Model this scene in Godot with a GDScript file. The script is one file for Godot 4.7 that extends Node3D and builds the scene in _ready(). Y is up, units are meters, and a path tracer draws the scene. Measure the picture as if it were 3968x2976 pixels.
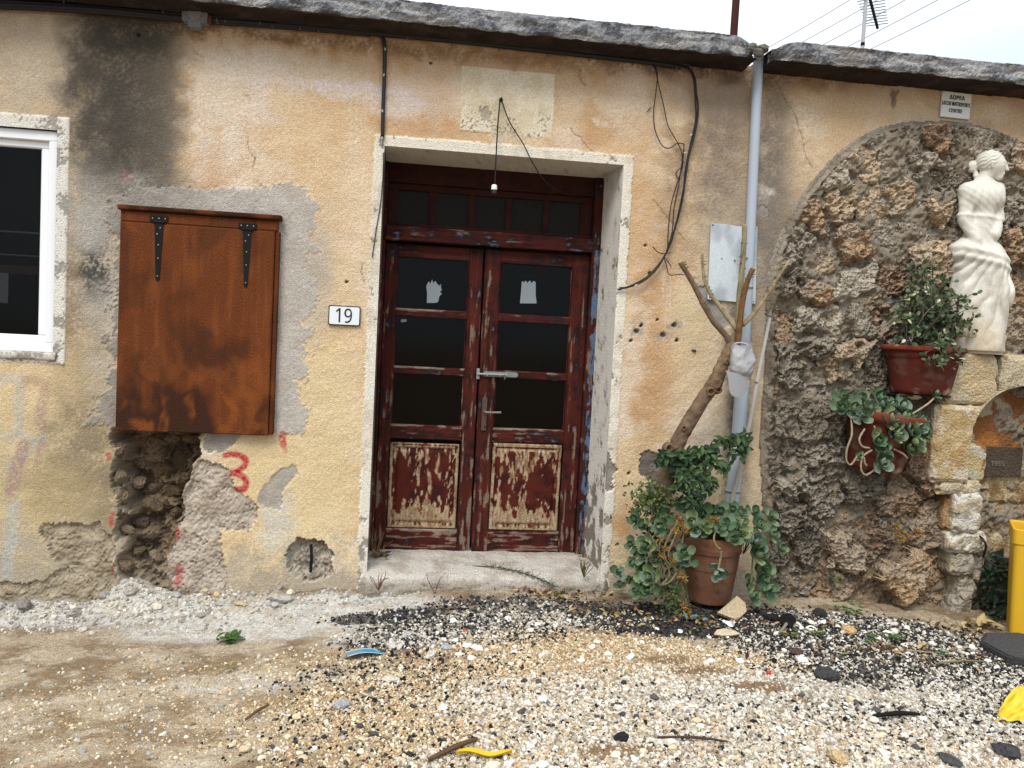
extends Node3D

var rng = RandomNumberGenerator.new()
var na = FastNoiseLite.new()   # broad
var nb = FastNoiseLite.new()   # middling
var nc = FastNoiseLite.new()   # fine
var nd = FastNoiseLite.new()   # cells
var ne = FastNoiseLite.new()   # small cells
var M = {}


# ---------- shape buffer ----------
class Buf:
	var v = PackedVector3Array()
	var c = PackedColorArray()
	var i = PackedInt32Array()
	var uv = PackedVector2Array()
	func p(at: Vector3, col = Color.WHITE) -> int:
		v.append(at)
		c.append(col)
		return v.size() - 1
	func q(a, b, d, e):
		i.append_array([a, b, d, a, d, e])
	func t(a, b, d):
		i.append_array([a, b, d])
	func box(at: Vector3, size: Vector3, turn = Basis(), ch = 0.004, col = Color.WHITE):
		# a box with its edges taken off
		var h = size / 2
		ch = minf(ch, minf(h.x, minf(h.y, h.z)) * 0.8)
		var id = {}
		for sx in [-1, 1]:
			for sy in [-1, 1]:
				for sz in [-1, 1]:
					for ax in 3:
						var l = Vector3(sx * (h.x - ch), sy * (h.y - ch), sz * (h.z - ch))
						l[ax] = [sx, sy, sz][ax] * h[ax]
						id[[sx, sy, sz, ax]] = p(at + turn * l, col)
		for ax in 3:
			var a1 = (ax + 1) % 3
			var a2 = (ax + 2) % 3
			for s in [-1, 1]:
				var k = []
				for w in [[-1, -1], [1, -1], [1, 1], [-1, 1]]:
					var g = [0, 0, 0]
					g[ax] = s
					g[a1] = w[0]
					g[a2] = w[1]
					k.append(id[[g[0], g[1], g[2], ax]])
				if s < 0:
					q(k[0], k[1], k[2], k[3])
				else:
					q(k[3], k[2], k[1], k[0])
			# edges along ax
			for s1 in [-1, 1]:
				for s2 in [-1, 1]:
					var lo = [0, 0, 0]
					var hi = [0, 0, 0]
					lo[ax] = -1
					hi[ax] = 1
					for gg in [lo, hi]:
						gg[a1] = s1
						gg[a2] = s2
					var e = [id[lo + [a1]], id[hi + [a1]], id[hi + [a2]], id[lo + [a2]]]
					if s1 * s2 > 0:
						q(e[3], e[2], e[1], e[0])
					else:
						q(e[0], e[1], e[2], e[3])
		for sx in [-1, 1]:
			for sy in [-1, 1]:
				for sz in [-1, 1]:
					var k0 = id[[sx, sy, sz, 0]]
					var k1 = id[[sx, sy, sz, 1]]
					var k2 = id[[sx, sy, sz, 2]]
					if sx * sy * sz > 0:
						t(k0, k2, k1)
					else:
						t(k0, k1, k2)
	func tube(pts: Array, radii, sides = 8, col = Color.WHITE, caps = true, wob = 0.0):
		var n = pts.size()
		var side = Vector3.RIGHT
		var first = v.size()
		for k in n:
			var d: Vector3 = (pts[mini(k + 1, n - 1)] - pts[maxi(k - 1, 0)]).normalized()
			if k == 0:
				side = d.cross(Vector3.UP if absf(d.y) < 0.9 else Vector3.FORWARD).normalized()
			side = (side - d * side.dot(d)).normalized()
			var up = d.cross(side)
			var r = radii[k] if radii is Array else radii
			for s in sides:
				var a = TAU * s / sides
				var rr = r * (1.0 + wob * sin(s * 7.3 + k * 3.1) * cos(k * 1.7 + s))
				p(pts[k] + (side * cos(a) + up * sin(a)) * rr, col[k] if col is Array else col)
		for k in n - 1:
			for s in sides:
				var s2 = (s + 1) % sides
				q(first + k * sides + s, first + k * sides + s2, first + (k + 1) * sides + s2, first + (k + 1) * sides + s)
		if caps:
			for e in [0, n - 1]:
				var mid = p(pts[e], col[e] if col is Array else col)
				for s in sides:
					var a = first + e * sides + s
					var b = first + e * sides + (s + 1) % sides
					if e == 0:
						t(mid, b, a)
					else:
						t(mid, a, b)
	func lathe(prof: Array, sides: int, xf = Transform3D(), col = Color.WHITE):
		var first = v.size()
		for k in prof.size():
			for s in sides:
				var a = TAU * s / sides
				p(xf * Vector3(prof[k].x * cos(a), prof[k].y, prof[k].x * sin(a)), col[k] if col is Array else col)
		for k in prof.size() - 1:
			for s in sides:
				var s2 = (s + 1) % sides
				q(first + k * sides + s, first + (k + 1) * sides + s, first + (k + 1) * sides + s2, first + k * sides + s2)
	func ball(at: Vector3, r: Vector3, col = Color.WHITE, rings = 6, sides = 10):
		var pr = []
		for k in rings + 1:
			var a = PI * k / rings
			pr.append(Vector2(maxf(sin(a), 0.001), -cos(a)))
		lathe(pr, sides, Transform3D(Basis.from_scale(r), at), col)
	func patch(nu: int, nv: int):
		# joins the last nu*nv points, laid out row by row, as a sheet
		var f = v.size() - nu * nv
		for b in nv - 1:
			for a in nu - 1:
				var k = f + b * nu + a
				q(k, k + nu, k + nu + 1, k + 1)
	func flat(pts: Array, z0: float, z1: float, col = Color.WHITE, xf = Transform3D()):
		# a flat shape of an outline, between two depths
		var poly = PackedVector2Array(pts)
		var tri = Geometry2D.triangulate_polygon(poly)
		for z in [z1, z0]:
			var f = v.size()
			for w in poly:
				p(xf * Vector3(w.x, w.y, z), col)
			for k in range(0, tri.size(), 3):
				if z == z1:
					t(f + tri[k], f + tri[k + 2], f + tri[k + 1])
				else:
					t(f + tri[k], f + tri[k + 1], f + tri[k + 2])
		var n = poly.size()
		for k in n:
			var k2 = (k + 1) % n
			var a = p(xf * Vector3(poly[k].x, poly[k].y, z1), col)
			var b = p(xf * Vector3(poly[k2].x, poly[k2].y, z1), col)
			var d = p(xf * Vector3(poly[k2].x, poly[k2].y, z0), col)
			var e = p(xf * Vector3(poly[k].x, poly[k].y, z0), col)
			q(a, b, d, e)
	func mesh(smooth = false) -> ArrayMesh:
		var arr = []
		arr.resize(Mesh.ARRAY_MAX)
		arr[Mesh.ARRAY_VERTEX] = v
		arr[Mesh.ARRAY_COLOR] = c
		arr[Mesh.ARRAY_INDEX] = i
		if uv.size() == v.size():
			arr[Mesh.ARRAY_TEX_UV] = uv
		if smooth:
			var n = PackedVector3Array()
			n.resize(v.size())
			for k in range(0, i.size(), 3):
				var a = i[k]
				var b = i[k + 1]
				var d = i[k + 2]
				var w = (v[d] - v[a]).cross(v[b] - v[a])
				n[a] += w
				n[b] += w
				n[d] += w
			for k in n.size():
				n[k] = n[k].normalized() if n[k].length_squared() > 1e-20 else Vector3.UP
			arr[Mesh.ARRAY_NORMAL] = n
		var m = ArrayMesh.new()
		m.add_surface_from_arrays(Mesh.PRIMITIVE_TRIANGLES, arr)
		return m


func put(called: String, what, m: Material, parent: Node = self, smooth = false) -> MeshInstance3D:
	var o = MeshInstance3D.new()
	o.name = called
	o.mesh = what.mesh(smooth) if what is Buf else what
	o.material_override = m
	parent.add_child(o, true)
	return o


func tag(o: Node, label: String, category: String, group = "", kind = ""):
	o.set_meta("label", label)
	o.set_meta("category", category)
	if group:
		o.set_meta("group", group)
	if kind:
		o.set_meta("kind", kind)
	return o


func thing(called: String, label: String, category: String, at = Vector3.ZERO, group = "") -> Node3D:
	var o = Node3D.new()
	o.name = called
	o.position = at
	add_child(o, true)
	return tag(o, label, category, group)


func node(called: String, parent: Node, at = Vector3.ZERO) -> Node3D:
	var o = Node3D.new()
	o.name = called
	o.position = at
	parent.add_child(o, true)
	return o


func S(r, g, b) -> Color:   # a base colour as the eye names it, in linear values
	return Color(r / 255.0, g / 255.0, b / 255.0).srgb_to_linear()


func ss(a: float, b: float, x: float) -> float:
	return smoothstep(a, b, x)


func curve(pts: Array, each = 6) -> Array:   # a smooth line through points
	var out = []
	for k in pts.size() - 1:
		var p0 = pts[maxi(k - 1, 0)]
		var p3 = pts[mini(k + 2, pts.size() - 1)]
		for s in each:
			out.append(pts[k].cubic_interpolate(pts[k + 1], p0, p3, float(s) / each))
	out.append(pts[-1])
	return out


func lerps(a: Array, n: int) -> Array:   # a short list of radii stretched to n
	var out = []
	for k in n:
		var f = float(k) / maxi(n - 1, 1) * (a.size() - 1)
		var j = mini(int(f), a.size() - 2)
		out.append(lerpf(a[j], a[j + 1], f - j))
	return out


func tex(im: Image) -> ImageTexture:
	return ImageTexture.create_from_image(im)


func noise_image(sd: int, freq: float, size = 512, kind = FastNoiseLite.TYPE_SIMPLEX_SMOOTH, oct = 4, gain = 0.5) -> Image:
	var n = FastNoiseLite.new()
	n.seed = sd
	n.noise_type = kind
	n.frequency = freq
	n.fractal_octaves = oct
	n.fractal_gain = gain
	n.fractal_type = FastNoiseLite.FRACTAL_FBM
	return n.get_seamless_image(size, size)


func tinted(im: Image, a: Color, b: Color, lo = 0.0, hi = 1.0) -> Image:   # grey picture to a run between two colours (sRGB)
	var src = im.get_data()
	var n = im.get_width() * im.get_height()
	var out = PackedByteArray()
	out.resize(n * 3)
	var step = src.size() / n
	var lut = []
	for k in 256:
		var f = ss(lo, hi, k / 255.0)
		var cc = a.lerp(b, f)
		lut.append([int(cc.r * 255), int(cc.g * 255), int(cc.b * 255)])
	for k in n:
		var l = lut[src[k * step]]
		out[k * 3] = l[0]
		out[k * 3 + 1] = l[1]
		out[k * 3 + 2] = l[2]
	return Image.create_from_data(im.get_width(), im.get_height(), false, Image.FORMAT_RGB8, out)


func mat(col: Color, rough = 0.85, spec = 0.4) -> StandardMaterial3D:
	var m = StandardMaterial3D.new()
	m.albedo_color = col
	m.roughness = rough
	m.metallic_specular = spec
	return m


func grainy(rough: float, grain: ImageTexture, bump: ImageTexture, scale: float, height: float, spec = 0.35) -> StandardMaterial3D:
	# takes its colour from the shape, with a fine grain over it
	var m = mat(Color.WHITE, rough, spec)
	m.vertex_color_use_as_albedo = true
	m.albedo_texture = grain
	m.uv1_triplanar = true
	m.uv1_world_triplanar = true
	m.uv1_scale = Vector3.ONE * scale
	if bump:
		m.heightmap_enabled = true
		m.heightmap_texture = bump
		m.heightmap_scale = height
	return m


func rock(r: Vector3, seedv: int, rough = 0.25, sub = 2, col = Color.WHITE, var2 = 0.1) -> Buf:
	# an angular lump: a ball cut by a few random planes
	var b = Buf.new()
	var ico = IcoBall.make(sub)
	var rg = RandomNumberGenerator.new()
	rg.seed = seedv
	var cuts = []
	for k in 9:
		cuts.append([Vector3(rg.randf_range(-1, 1), rg.randf_range(-1, 1), rg.randf_range(-1, 1)).normalized(), rg.randf_range(0.55, 0.92)])
	for w in ico[0]:
		var k = 1.0
		for cu in cuts:
			var d = w.dot(cu[0])
			if d > 0.01:
				k = minf(k, cu[1] / d)
		k *= 1.0 + rough * nb.get_noise_3d(w.x * 0.4 + seedv, w.y * 0.4, w.z * 0.4) * 0.6
		b.p(w * k * r, col * (1.0 + var2 * nb.get_noise_3d(w.x * 0.6 - seedv, w.y * 0.6, w.z * 0.6) * 2.0))
	b.i = ico[1]
	return b


class IcoBall:
	static var kept = {}
	static func make(sub: int) -> Array:
		if kept.has(sub):
			return kept[sub]
		var f = (1.0 + sqrt(5.0)) / 2.0
		var v = PackedVector3Array()
		for w in [[-1, f, 0], [1, f, 0], [-1, -f, 0], [1, -f, 0], [0, -1, f], [0, 1, f], [0, -1, -f], [0, 1, -f], [f, 0, -1], [f, 0, 1], [-f, 0, -1], [-f, 0, 1]]:
			v.append(Vector3(w[0], w[1], w[2]).normalized())
		var t = PackedInt32Array([0, 5, 11, 0, 1, 5, 0, 7, 1, 0, 10, 7, 0, 11, 10, 1, 9, 5, 5, 4, 11, 11, 2, 10, 10, 6, 7, 7, 8, 1, 3, 4, 9, 3, 2, 4, 3, 6, 2, 3, 8, 6, 3, 9, 8, 4, 5, 9, 2, 11, 4, 6, 10, 2, 8, 7, 6, 9, 1, 8])
		for s in sub:
			var mid = {}
			var n = PackedInt32Array()
			for k in range(0, t.size(), 3):
				var e = []
				for w in 3:
					var a = t[k + w]
					var b = t[k + (w + 1) % 3]
					var key = Vector2i(mini(a, b), maxi(a, b))
					if not mid.has(key):
						v.append((v[a] + v[b]).normalized())
						mid[key] = v.size() - 1
					e.append(mid[key])
				n.append_array([t[k], e[0], e[2], t[k + 1], e[1], e[0], t[k + 2], e[2], e[1], e[0], e[1], e[2]])
			t = n
		kept[sub] = [v, t]
		return kept[sub]


func nets(lo: Vector3, hi: Vector3, cell: float, f: Callable, b: Buf, col = Color.WHITE):
	# the surface where f is nought: one point in each cell that it crosses
	var n = Vector3i(((hi - lo) / cell).ceil()) + Vector3i.ONE
	var vals = PackedFloat32Array()
	vals.resize(n.x * n.y * n.z)
	var k = 0
	# far from the surface one value stands for a whole clump of points
	var st = 4
	var cn = n / st + Vector3i.ONE
	for cz in cn.z:
		for cy in cn.y:
			for cx in cn.x:
				var a = Vector3i(cx, cy, cz) * st
				var mid = f.call(lo + (Vector3(a) + Vector3.ONE * (st - 1) * 0.5) * cell)
				var near = absf(mid) < cell * st * 1.5 + 0.012
				for z in range(a.z, mini(a.z + st, n.z)):
					for y in range(a.y, mini(a.y + st, n.y)):
						for x in range(a.x, mini(a.x + st, n.x)):
							vals[x + y * n.x + z * n.x * n.y] = f.call(lo + Vector3(x, y, z) * cell) if near else mid
	var at = {}
	var sx = 1
	var sy = n.x
	var sz = n.x * n.y
	var offs = [0, sx, sy, sx + sy, sz, sz + sx, sz + sy, sz + sx + sy]
	for z in n.z - 1:
		for y in n.y - 1:
			for x in n.x - 1:
				k = x + y * sy + z * sz
				var neg = 0
				for o in offs:
					if vals[k + o] < 0.0:
						neg += 1
				if neg == 0 or neg == 8:
					continue
				var sum = Vector3.ZERO
				var cnt = 0
				for e in [[0, 1], [2, 3], [4, 5], [6, 7], [0, 2], [1, 3], [4, 6], [5, 7], [0, 4], [1, 5], [2, 6], [3, 7]]:
					var va = vals[k + offs[e[0]]]
					var vb = vals[k + offs[e[1]]]
					if (va < 0.0) != (vb < 0.0):
						var pa = Vector3(e[0] & 1, (e[0] >> 1) & 1, e[0] >> 2)
						var pb = Vector3(e[1] & 1, (e[1] >> 1) & 1, e[1] >> 2)
						sum += pa.lerp(pb, va / (va - vb))
						cnt += 1
				at[k] = b.p(lo + (Vector3(x, y, z) + sum / cnt) * cell, col)
	for z in range(1, n.z - 1):
		for y in range(1, n.y - 1):
			for x in range(1, n.x - 1):
				k = x + y * sy + z * sz
				var a = vals[k] < 0.0
				if a != (vals[k + sx] < 0.0):
					var w = [at[k - sy - sz], at[k - sz], at[k], at[k - sy]]
					if a:
						b.q(w[3], w[2], w[1], w[0])
					else:
						b.q(w[0], w[1], w[2], w[3])
				if a != (vals[k + sy] < 0.0):
					var w = [at[k - sx - sz], at[k - sx], at[k], at[k - sz]]
					if a:
						b.q(w[3], w[2], w[1], w[0])
					else:
						b.q(w[0], w[1], w[2], w[3])
				if a != (vals[k + sz] < 0.0):
					var w = [at[k - sx - sy], at[k - sy], at[k], at[k - sx]]
					if a:
						b.q(w[3], w[2], w[1], w[0])
					else:
						b.q(w[0], w[1], w[2], w[3])


func cap(p: Vector3, a: Vector3, b: Vector3, ra: float, rb: float) -> float:
	var d = b - a
	var h = clampf((p - a).dot(d) / d.length_squared(), 0.0, 1.0)
	return p.distance_to(a + d * h) - lerpf(ra, rb, h)


func smin(a: float, b: float, k: float) -> float:
	var h = clampf(0.5 + 0.5 * (b - a) / k, 0.0, 1.0)
	return lerpf(b, a, h) - k * h * (1.0 - h)



func _ready():
	# ---- camera, sky, sun, exposure
	var cam = Camera3D.new()
	cam.name = "camera"
	cam.position = Vector3(-0.45, 1.53, 4.8)
	cam.rotation_degrees = Vector3(-3.0, -7.4, 2.9)
	cam.fov = 51.36
	cam.near = 0.05
	cam.far = 400.0
	add_child(cam)
	cam.current = true
	var env = Environment.new()
	env.background_mode = Environment.BG_SKY
	env.sky = Sky.new()
	env.sky.sky_material = overcast()
	env.tonemap_mode = Environment.TONE_MAPPER_LINEAR
	env.tonemap_exposure = 1.8
	env.sdfgi_enabled = true
	env.ssao_enabled = true
	env.ssil_enabled = true
	var we = WorldEnvironment.new()
	we.name = "world_environment"
	we.environment = env
	add_child(we)
	var sun = DirectionalLight3D.new()
	sun.name = "overcast_sun"
	sun.light_energy = 0.5
	sun.light_angular_distance = 25.0
	sun.light_color = Color(1.0, 0.97, 0.92)
	sun.shadow_enabled = true
	sun.rotation_degrees = Vector3(-52, -28, 0)
	add_child(sun)
	# ---- noise and materials
	rng.seed = 19
	noises()
	materials()
	# ---- the place
	ground()
	house()
	grotto()
	fountain()
	sky_line()
	# ---- objects
	wall_fittings()
	cables()
	statue()
	pots()
	tree()
	plants()
	bin_corner()
	litter()
	gravel()


func overcast() -> PanoramaSkyMaterial:
	var n = FastNoiseLite.new()
	n.seed = 4
	n.frequency = 1.1
	n.fractal_octaves = 4
	var im = Image.create(512, 256, false, Image.FORMAT_RGBF)
	for y in 256:
		var el = PI * (0.5 - (y + 0.5) / 256.0)
		for x in 512:
			var a = TAU * (x + 0.5) / 512.0
			var d = Vector3(cos(el) * sin(a), sin(el), -cos(el) * cos(a))
			var cloud = ss(-0.35, 0.35, n.get_noise_3d(d.x * 1.3, d.y * 2.6, d.z * 1.3))
			var up = maxf(d.y, 0.0)
			var l = 1.18 * (1.0 + 2.0 * up) / 3.0
			var c = Color(0.80, 0.92, 1.04).lerp(Color(0.93, 0.99, 1.02), cloud) * l * lerpf(0.94, 1.05, cloud)
			if d.y < 0.0:
				c = Color(0.34, 0.32, 0.29)
			im.set_pixel(x, y, c)
	var m = PanoramaSkyMaterial.new()
	m.panorama = tex(im)
	return m


func noises():
	var k = 0
	for n in [na, nb, nc, nd, ne]:
		n.seed = 31 + k * 7
		n.noise_type = FastNoiseLite.TYPE_SIMPLEX_SMOOTH
		n.fractal_type = FastNoiseLite.FRACTAL_FBM
		n.fractal_octaves = 3
		k += 1
	na.frequency = 1.3
	nb.frequency = 6.0
	nc.frequency = 38.0
	for n in [nd, ne]:
		n.noise_type = FastNoiseLite.TYPE_CELLULAR
		n.cellular_return_type = FastNoiseLite.RETURN_DISTANCE
		n.fractal_type = FastNoiseLite.FRACTAL_NONE
	nd.frequency = 26.0
	ne.frequency = 55.0


func materials():
	var fine = noise_image(5, 0.06, 512, FastNoiseLite.TYPE_SIMPLEX_SMOOTH, 4, 0.65)
	var grit = noise_image(8, 0.035, 512, FastNoiseLite.TYPE_SIMPLEX_SMOOTH, 5, 0.7)
	var speck = noise_image(12, 0.12, 512, FastNoiseLite.TYPE_SIMPLEX_SMOOTH, 3, 0.7)
	var gf = tex(tinted(fine, Color(0.87, 0.86, 0.85), Color(1, 1, 1), 0.25, 0.7))
	var gs = tex(tinted(speck, Color(0.78, 0.76, 0.74), Color(1, 1, 1), 0.3, 0.62))
	var bf = tex(fine)
	var bg = tex(grit)
	M.plaster = grainy(0.95, gf, bf, 3.2, 0.5, 0.25)
	M.paint = grainy(0.8, gs, bf, 1.9, 0.25, 0.3)
	M.rock = grainy(0.95, gs, bg, 2.2, 1.6, 0.25)
	var pit = FastNoiseLite.new()
	pit.seed = 3
	pit.noise_type = FastNoiseLite.TYPE_CELLULAR
	pit.cellular_return_type = FastNoiseLite.RETURN_DISTANCE
	pit.frequency = 0.035
	pit.fractal_type = FastNoiseLite.FRACTAL_FBM
	pit.fractal_octaves = 2
	var ph = pit.get_seamless_image(512, 512)
	M.tufa = grainy(0.97, tex(tinted(ph, Color(0.76, 0.74, 0.72), Color(1, 1, 1), 0.15, 0.5)), tex(ph), 2.4, 3.4, 0.2)
	M.soil = grainy(0.98, gs, bg, 2.0, 1.0, 0.2)
	M.concrete = grainy(0.95, gs, bg, 1.7, 1.2, 0.25)
	M.plain = mat(Color.WHITE, 0.8, 0.3)
	M.plain.vertex_color_use_as_albedo = true
	M.satin = mat(Color.WHITE, 0.45, 0.45)
	M.satin.vertex_color_use_as_albedo = true
	M.stone = mat(Color.WHITE, 0.95, 0.25)
	M.stone.vertex_color_use_as_albedo = true
	M.leaf = grainy(0.6, gs, null, 9.0, 0.0, 0.4)
	M.leaf.backlight_enabled = true
	M.leaf.backlight = Color(0.12, 0.18, 0.06)
	M.bark = grainy(0.9, gs, bf, 5.0, 0.4, 0.25)
	M.cloth = grainy(0.95, gs, bf, 6.0, 0.15, 0.2)
	M.marble = grainy(0.62, gs, bf, 3.0, 0.08, 0.4)
	M.clay = grainy(0.85, gs, bf, 3.0, 0.12, 0.3)
	M.clay.clearcoat_enabled = false
	M.cable = mat(Color(0.045, 0.045, 0.05), 0.55, 0.4)
	M.steel = mat(Color(0.62, 0.62, 0.62), 0.38, 0.5)
	M.steel.metallic = 0.9
	M.iron = mat(Color(0.10, 0.10, 0.105), 0.7, 0.25)
	M.pipe = mat(Color.WHITE, 0.5, 0.4)
	M.pipe.vertex_color_use_as_albedo = true
	M.glass = mat(Color(0.014, 0.016, 0.018, 0.4), 0.06, 0.25)
	M.glass.transparency = BaseMaterial3D.TRANSPARENCY_ALPHA
	M.dusty = mat(Color(0.15, 0.14, 0.13, 0.8), 0.2, 0.15)
	M.dusty.transparency = BaseMaterial3D.TRANSPARENCY_ALPHA
	M.dark = mat(Color(0.42, 0.40, 0.38), 0.95, 0.2)
	M.upvc = mat(Color(0.90, 0.91, 0.93), 0.35, 0.45)





# ---------- ground ----------
var beds = {}


func lie(x: float, z: float) -> float:   # the lie of the land
	var y = -0.005 - 0.055 * maxf(0.0, -x - 0.2) - 0.05 * maxf(0.0, x - 2.2) - 0.02 * z
	y += 0.045 * exp(-pow((x - 0.1) / 0.8, 2.0)) * maxf(0.0, 1.0 - maxf(z, 0.0) / 0.7)
	return y


func land(x: float, z: float) -> float:
	var y = lie(x, z) + na.get_noise_2d(x * 0.9, z * 1.2) * 0.012 + nb.get_noise_2d(x, z) * 0.008
	if x < -0.6:
		y += 0.055 * exp(-pow((z - 0.05) / 0.16, 2.0)) * (1.0 + 0.8 * nb.get_noise_2d(x * 0.6, 3.0)) * ss(-0.6, -0.9, x)
		y += 0.10 * exp(-pow((x + 1.95) / 0.14, 2.0)) * exp(-pow(z / 0.14, 2.0))
	return y


func bed(kind: String, x: float, z: float) -> float:
	var t = 0.0
	for s in beds[kind]:
		var dx = (x - s[0].x) / s[1]
		var dz = (z - s[0].y) / s[2]
		if dx * dx + dz * dz < 4.0:
			t = maxf(t, s[3] * (1.0 - ss(0.6, 1.3, sqrt(dx * dx + dz * dz))))
	return t


func ground():
	# where each kind of gravel lies, in metres (place, reach across, reach out from the wall, how thick)
	beds.white = [[Vector2(1.038, 1.378), .8, .3, 1.0], [Vector2(1.645, 1.648), .9, .22, 1.0], [Vector2(0.567, 1.773), .7, .2, .9], [Vector2(0.35, 1.456), .6, .3, .8], [Vector2(2.14, 0.852), .9, .35, .42], [Vector2(2.413, 1.375), .6, .3, .8], [Vector2(-0.229, 0.677), .5, .18, .5], [Vector2(0.288, 0.505), .6, .12, .35], [Vector2(1.066, 1.959), 1.2, .2, .9], [Vector2(-1.911, 0.115), .5, .16, .25], [Vector2(2.058, 0.52), .7, .2, .3], [Vector2(-0.011, 1.892), .4, .14, .6]]
	beds.cream = [[Vector2(0.441, 1.025), .75, .4, 1.0], [Vector2(-0.256, 1.439), .7, .45, .9], [Vector2(0.103, 1.725), .9, .3, 1.0], [Vector2(1.034, 1.026), .6, .2, .9], [Vector2(-0.573, 1.704), .4, .25, .6], [Vector2(-0.845, 1.523), .45, .3, .3], [Vector2(-1.303, 1.303), .8, .5, .10], [Vector2(1.051, 1.787), .9, .25, .7], [Vector2(1.657, 1.945), .6, .2, .6], [Vector2(-0.789, 0.998), .4, .2, .3]]
	beds.black = [[Vector2(-0.104, 0.624), .55, .22, .7], [Vector2(0.316, 0.317), .7, .16, .5], [Vector2(1.238, 0.465), .8, .25, 1.0], [Vector2(2.14, 0.852), .8, .5, 1.0], [Vector2(2.636, 1.095), .5, .5, .9], [Vector2(-0.468, 0.764), .3, .12, .6], [Vector2(0.024, 1.612), 1.0, .5, .17], [Vector2(0.786, 1.706), 1.1, .4, .22], [Vector2(1.859, 1.652), .7, .2, .5], [Vector2(-0.353, 1.155), .6, .3, .26], [Vector2(-0.476, 0.405), .35, .1, .7]]
	beds.grey = [[Vector2(-2.015, 0.173), .7, .2, 1.0], [Vector2(-1.017, 0.097), .5, .15, .8], [Vector2(-2.42, 0.19), .5, .2, 1.0], [Vector2(-0.617, 0.103), .3, .12, .7], [Vector2(-1.357, 0.331), .6, .2, .6], [Vector2(-1.508, 1.19), 1.2, .6, .09], [Vector2(0.041, 0.389), .8, .2, .35]]
	beds.dust = [[Vector2(-1.193, 0.421), .7, .22, 1.0], [Vector2(-0.715, 0.227), .5, .16, 1.0], [Vector2(-0.469, 0.704), .35, .14, .6], [Vector2(-2.144, 0.156), .9, .18, .9], [Vector2(-0.984, 1.121), .5, .1, .5]]
	beds.path = [[Vector2(0.898, 0.998), .16, .06, .9], [Vector2(1.042, 1.134), .22, .07, 1.0], [Vector2(1.247, 1.31), .2, .07, 1.0], [Vector2(1.36, 1.451), .15, .06, .8], [Vector2(0.412, 1.856), .22, .05, 1.0], [Vector2(0.721, 1.882), .2, .05, .6]]
	var patch_col = func(x: float, z: float) -> Color:
		var w1 = na.get_noise_2d(x * 1.4, z * 2.2 + 5.0)
		var b1 = nb.get_noise_2d(x * 0.8, z * 1.6)
		var f1 = nc.get_noise_2d(x, z)
		var c = S(176, 161, 139).lerp(S(142, 123, 100), ss(-0.25, 0.35, w1 + b1 * 0.6)).lerp(S(196, 184, 166), ss(0.12, 0.45, b1 - w1 * 0.5) * 0.7)
		c = c.lerp(S(204, 201, 196), minf(1.0, bed("dust", x, z) * (1.0 + b1 * 1.2)))
		c = c.lerp(S(190, 170, 138), bed("cream", x, z) * 0.8)
		c = c.lerp(S(196, 190, 178), bed("white", x, z) * 0.6)
		c = c.lerp(S(64, 62, 61).lerp(S(112, 108, 104), ss(0.0, 0.35, b1 * 0.8 + f1 * 0.6)), ss(0.25, 0.7, bed("black", x, z) + b1 * 0.5 + f1 * 0.2 - bed("white", x, z) * 0.3))
		c = c.lerp(S(140, 116, 90), bed("path", x, z))
		var g = 1.0 + f1 * 0.36 + nc.get_noise_2d(x * 2.7, z * 2.7) * 0.25
		return Color(c.r * g, c.g * g, c.b * g)
	var xs = steps(-3.9, 4.9, 0.0125)
	var zs = steps(2.75, -0.45, 0.0125) if false else steps(-2.75, 0.45, 0.0125)
	var v = PackedVector3Array()
	var c = PackedColorArray()
	for zz in zs:
		for x in xs:
			var z = -zz
			var rim = ss(0.25, 0.0, minf(minf(x + 3.9, 4.9 - x), 2.75 - z))
			v.append(Vector3(x, land(x, z) + nc.get_noise_2d(x, z) * 0.005 - rim * 0.06, z))
			c.append(patch_col.call(x, z))
	var g = put("ground", knit(v, c, xs.size(), zs.size(), func(_a, _b): return true), M.soil)
	g.set_meta("kind", "structure")
	var b = Buf.new()   # the same ground, on to the horizon
	var far = [-90.0, -30.0, -12.0, -6.0, -3.7, 0.0, 4.7, 7.0, 12.0, 30.0, 90.0]
	for zz in far:
		for x in far:
			b.p(Vector3(x, lie(clampf(x, -4.5, 5.5), clampf(-zz, -0.5, 3.0)) - 0.10, -zz), S(150, 130, 106))
	b.patch(far.size(), far.size())
	put("ground", b, M.soil).set_meta("kind", "structure")


func drop(px: Vector3, sink = 0.0) -> Vector3:
	return Vector3(px.x, land(px.x, px.z) - sink, px.z)


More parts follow.
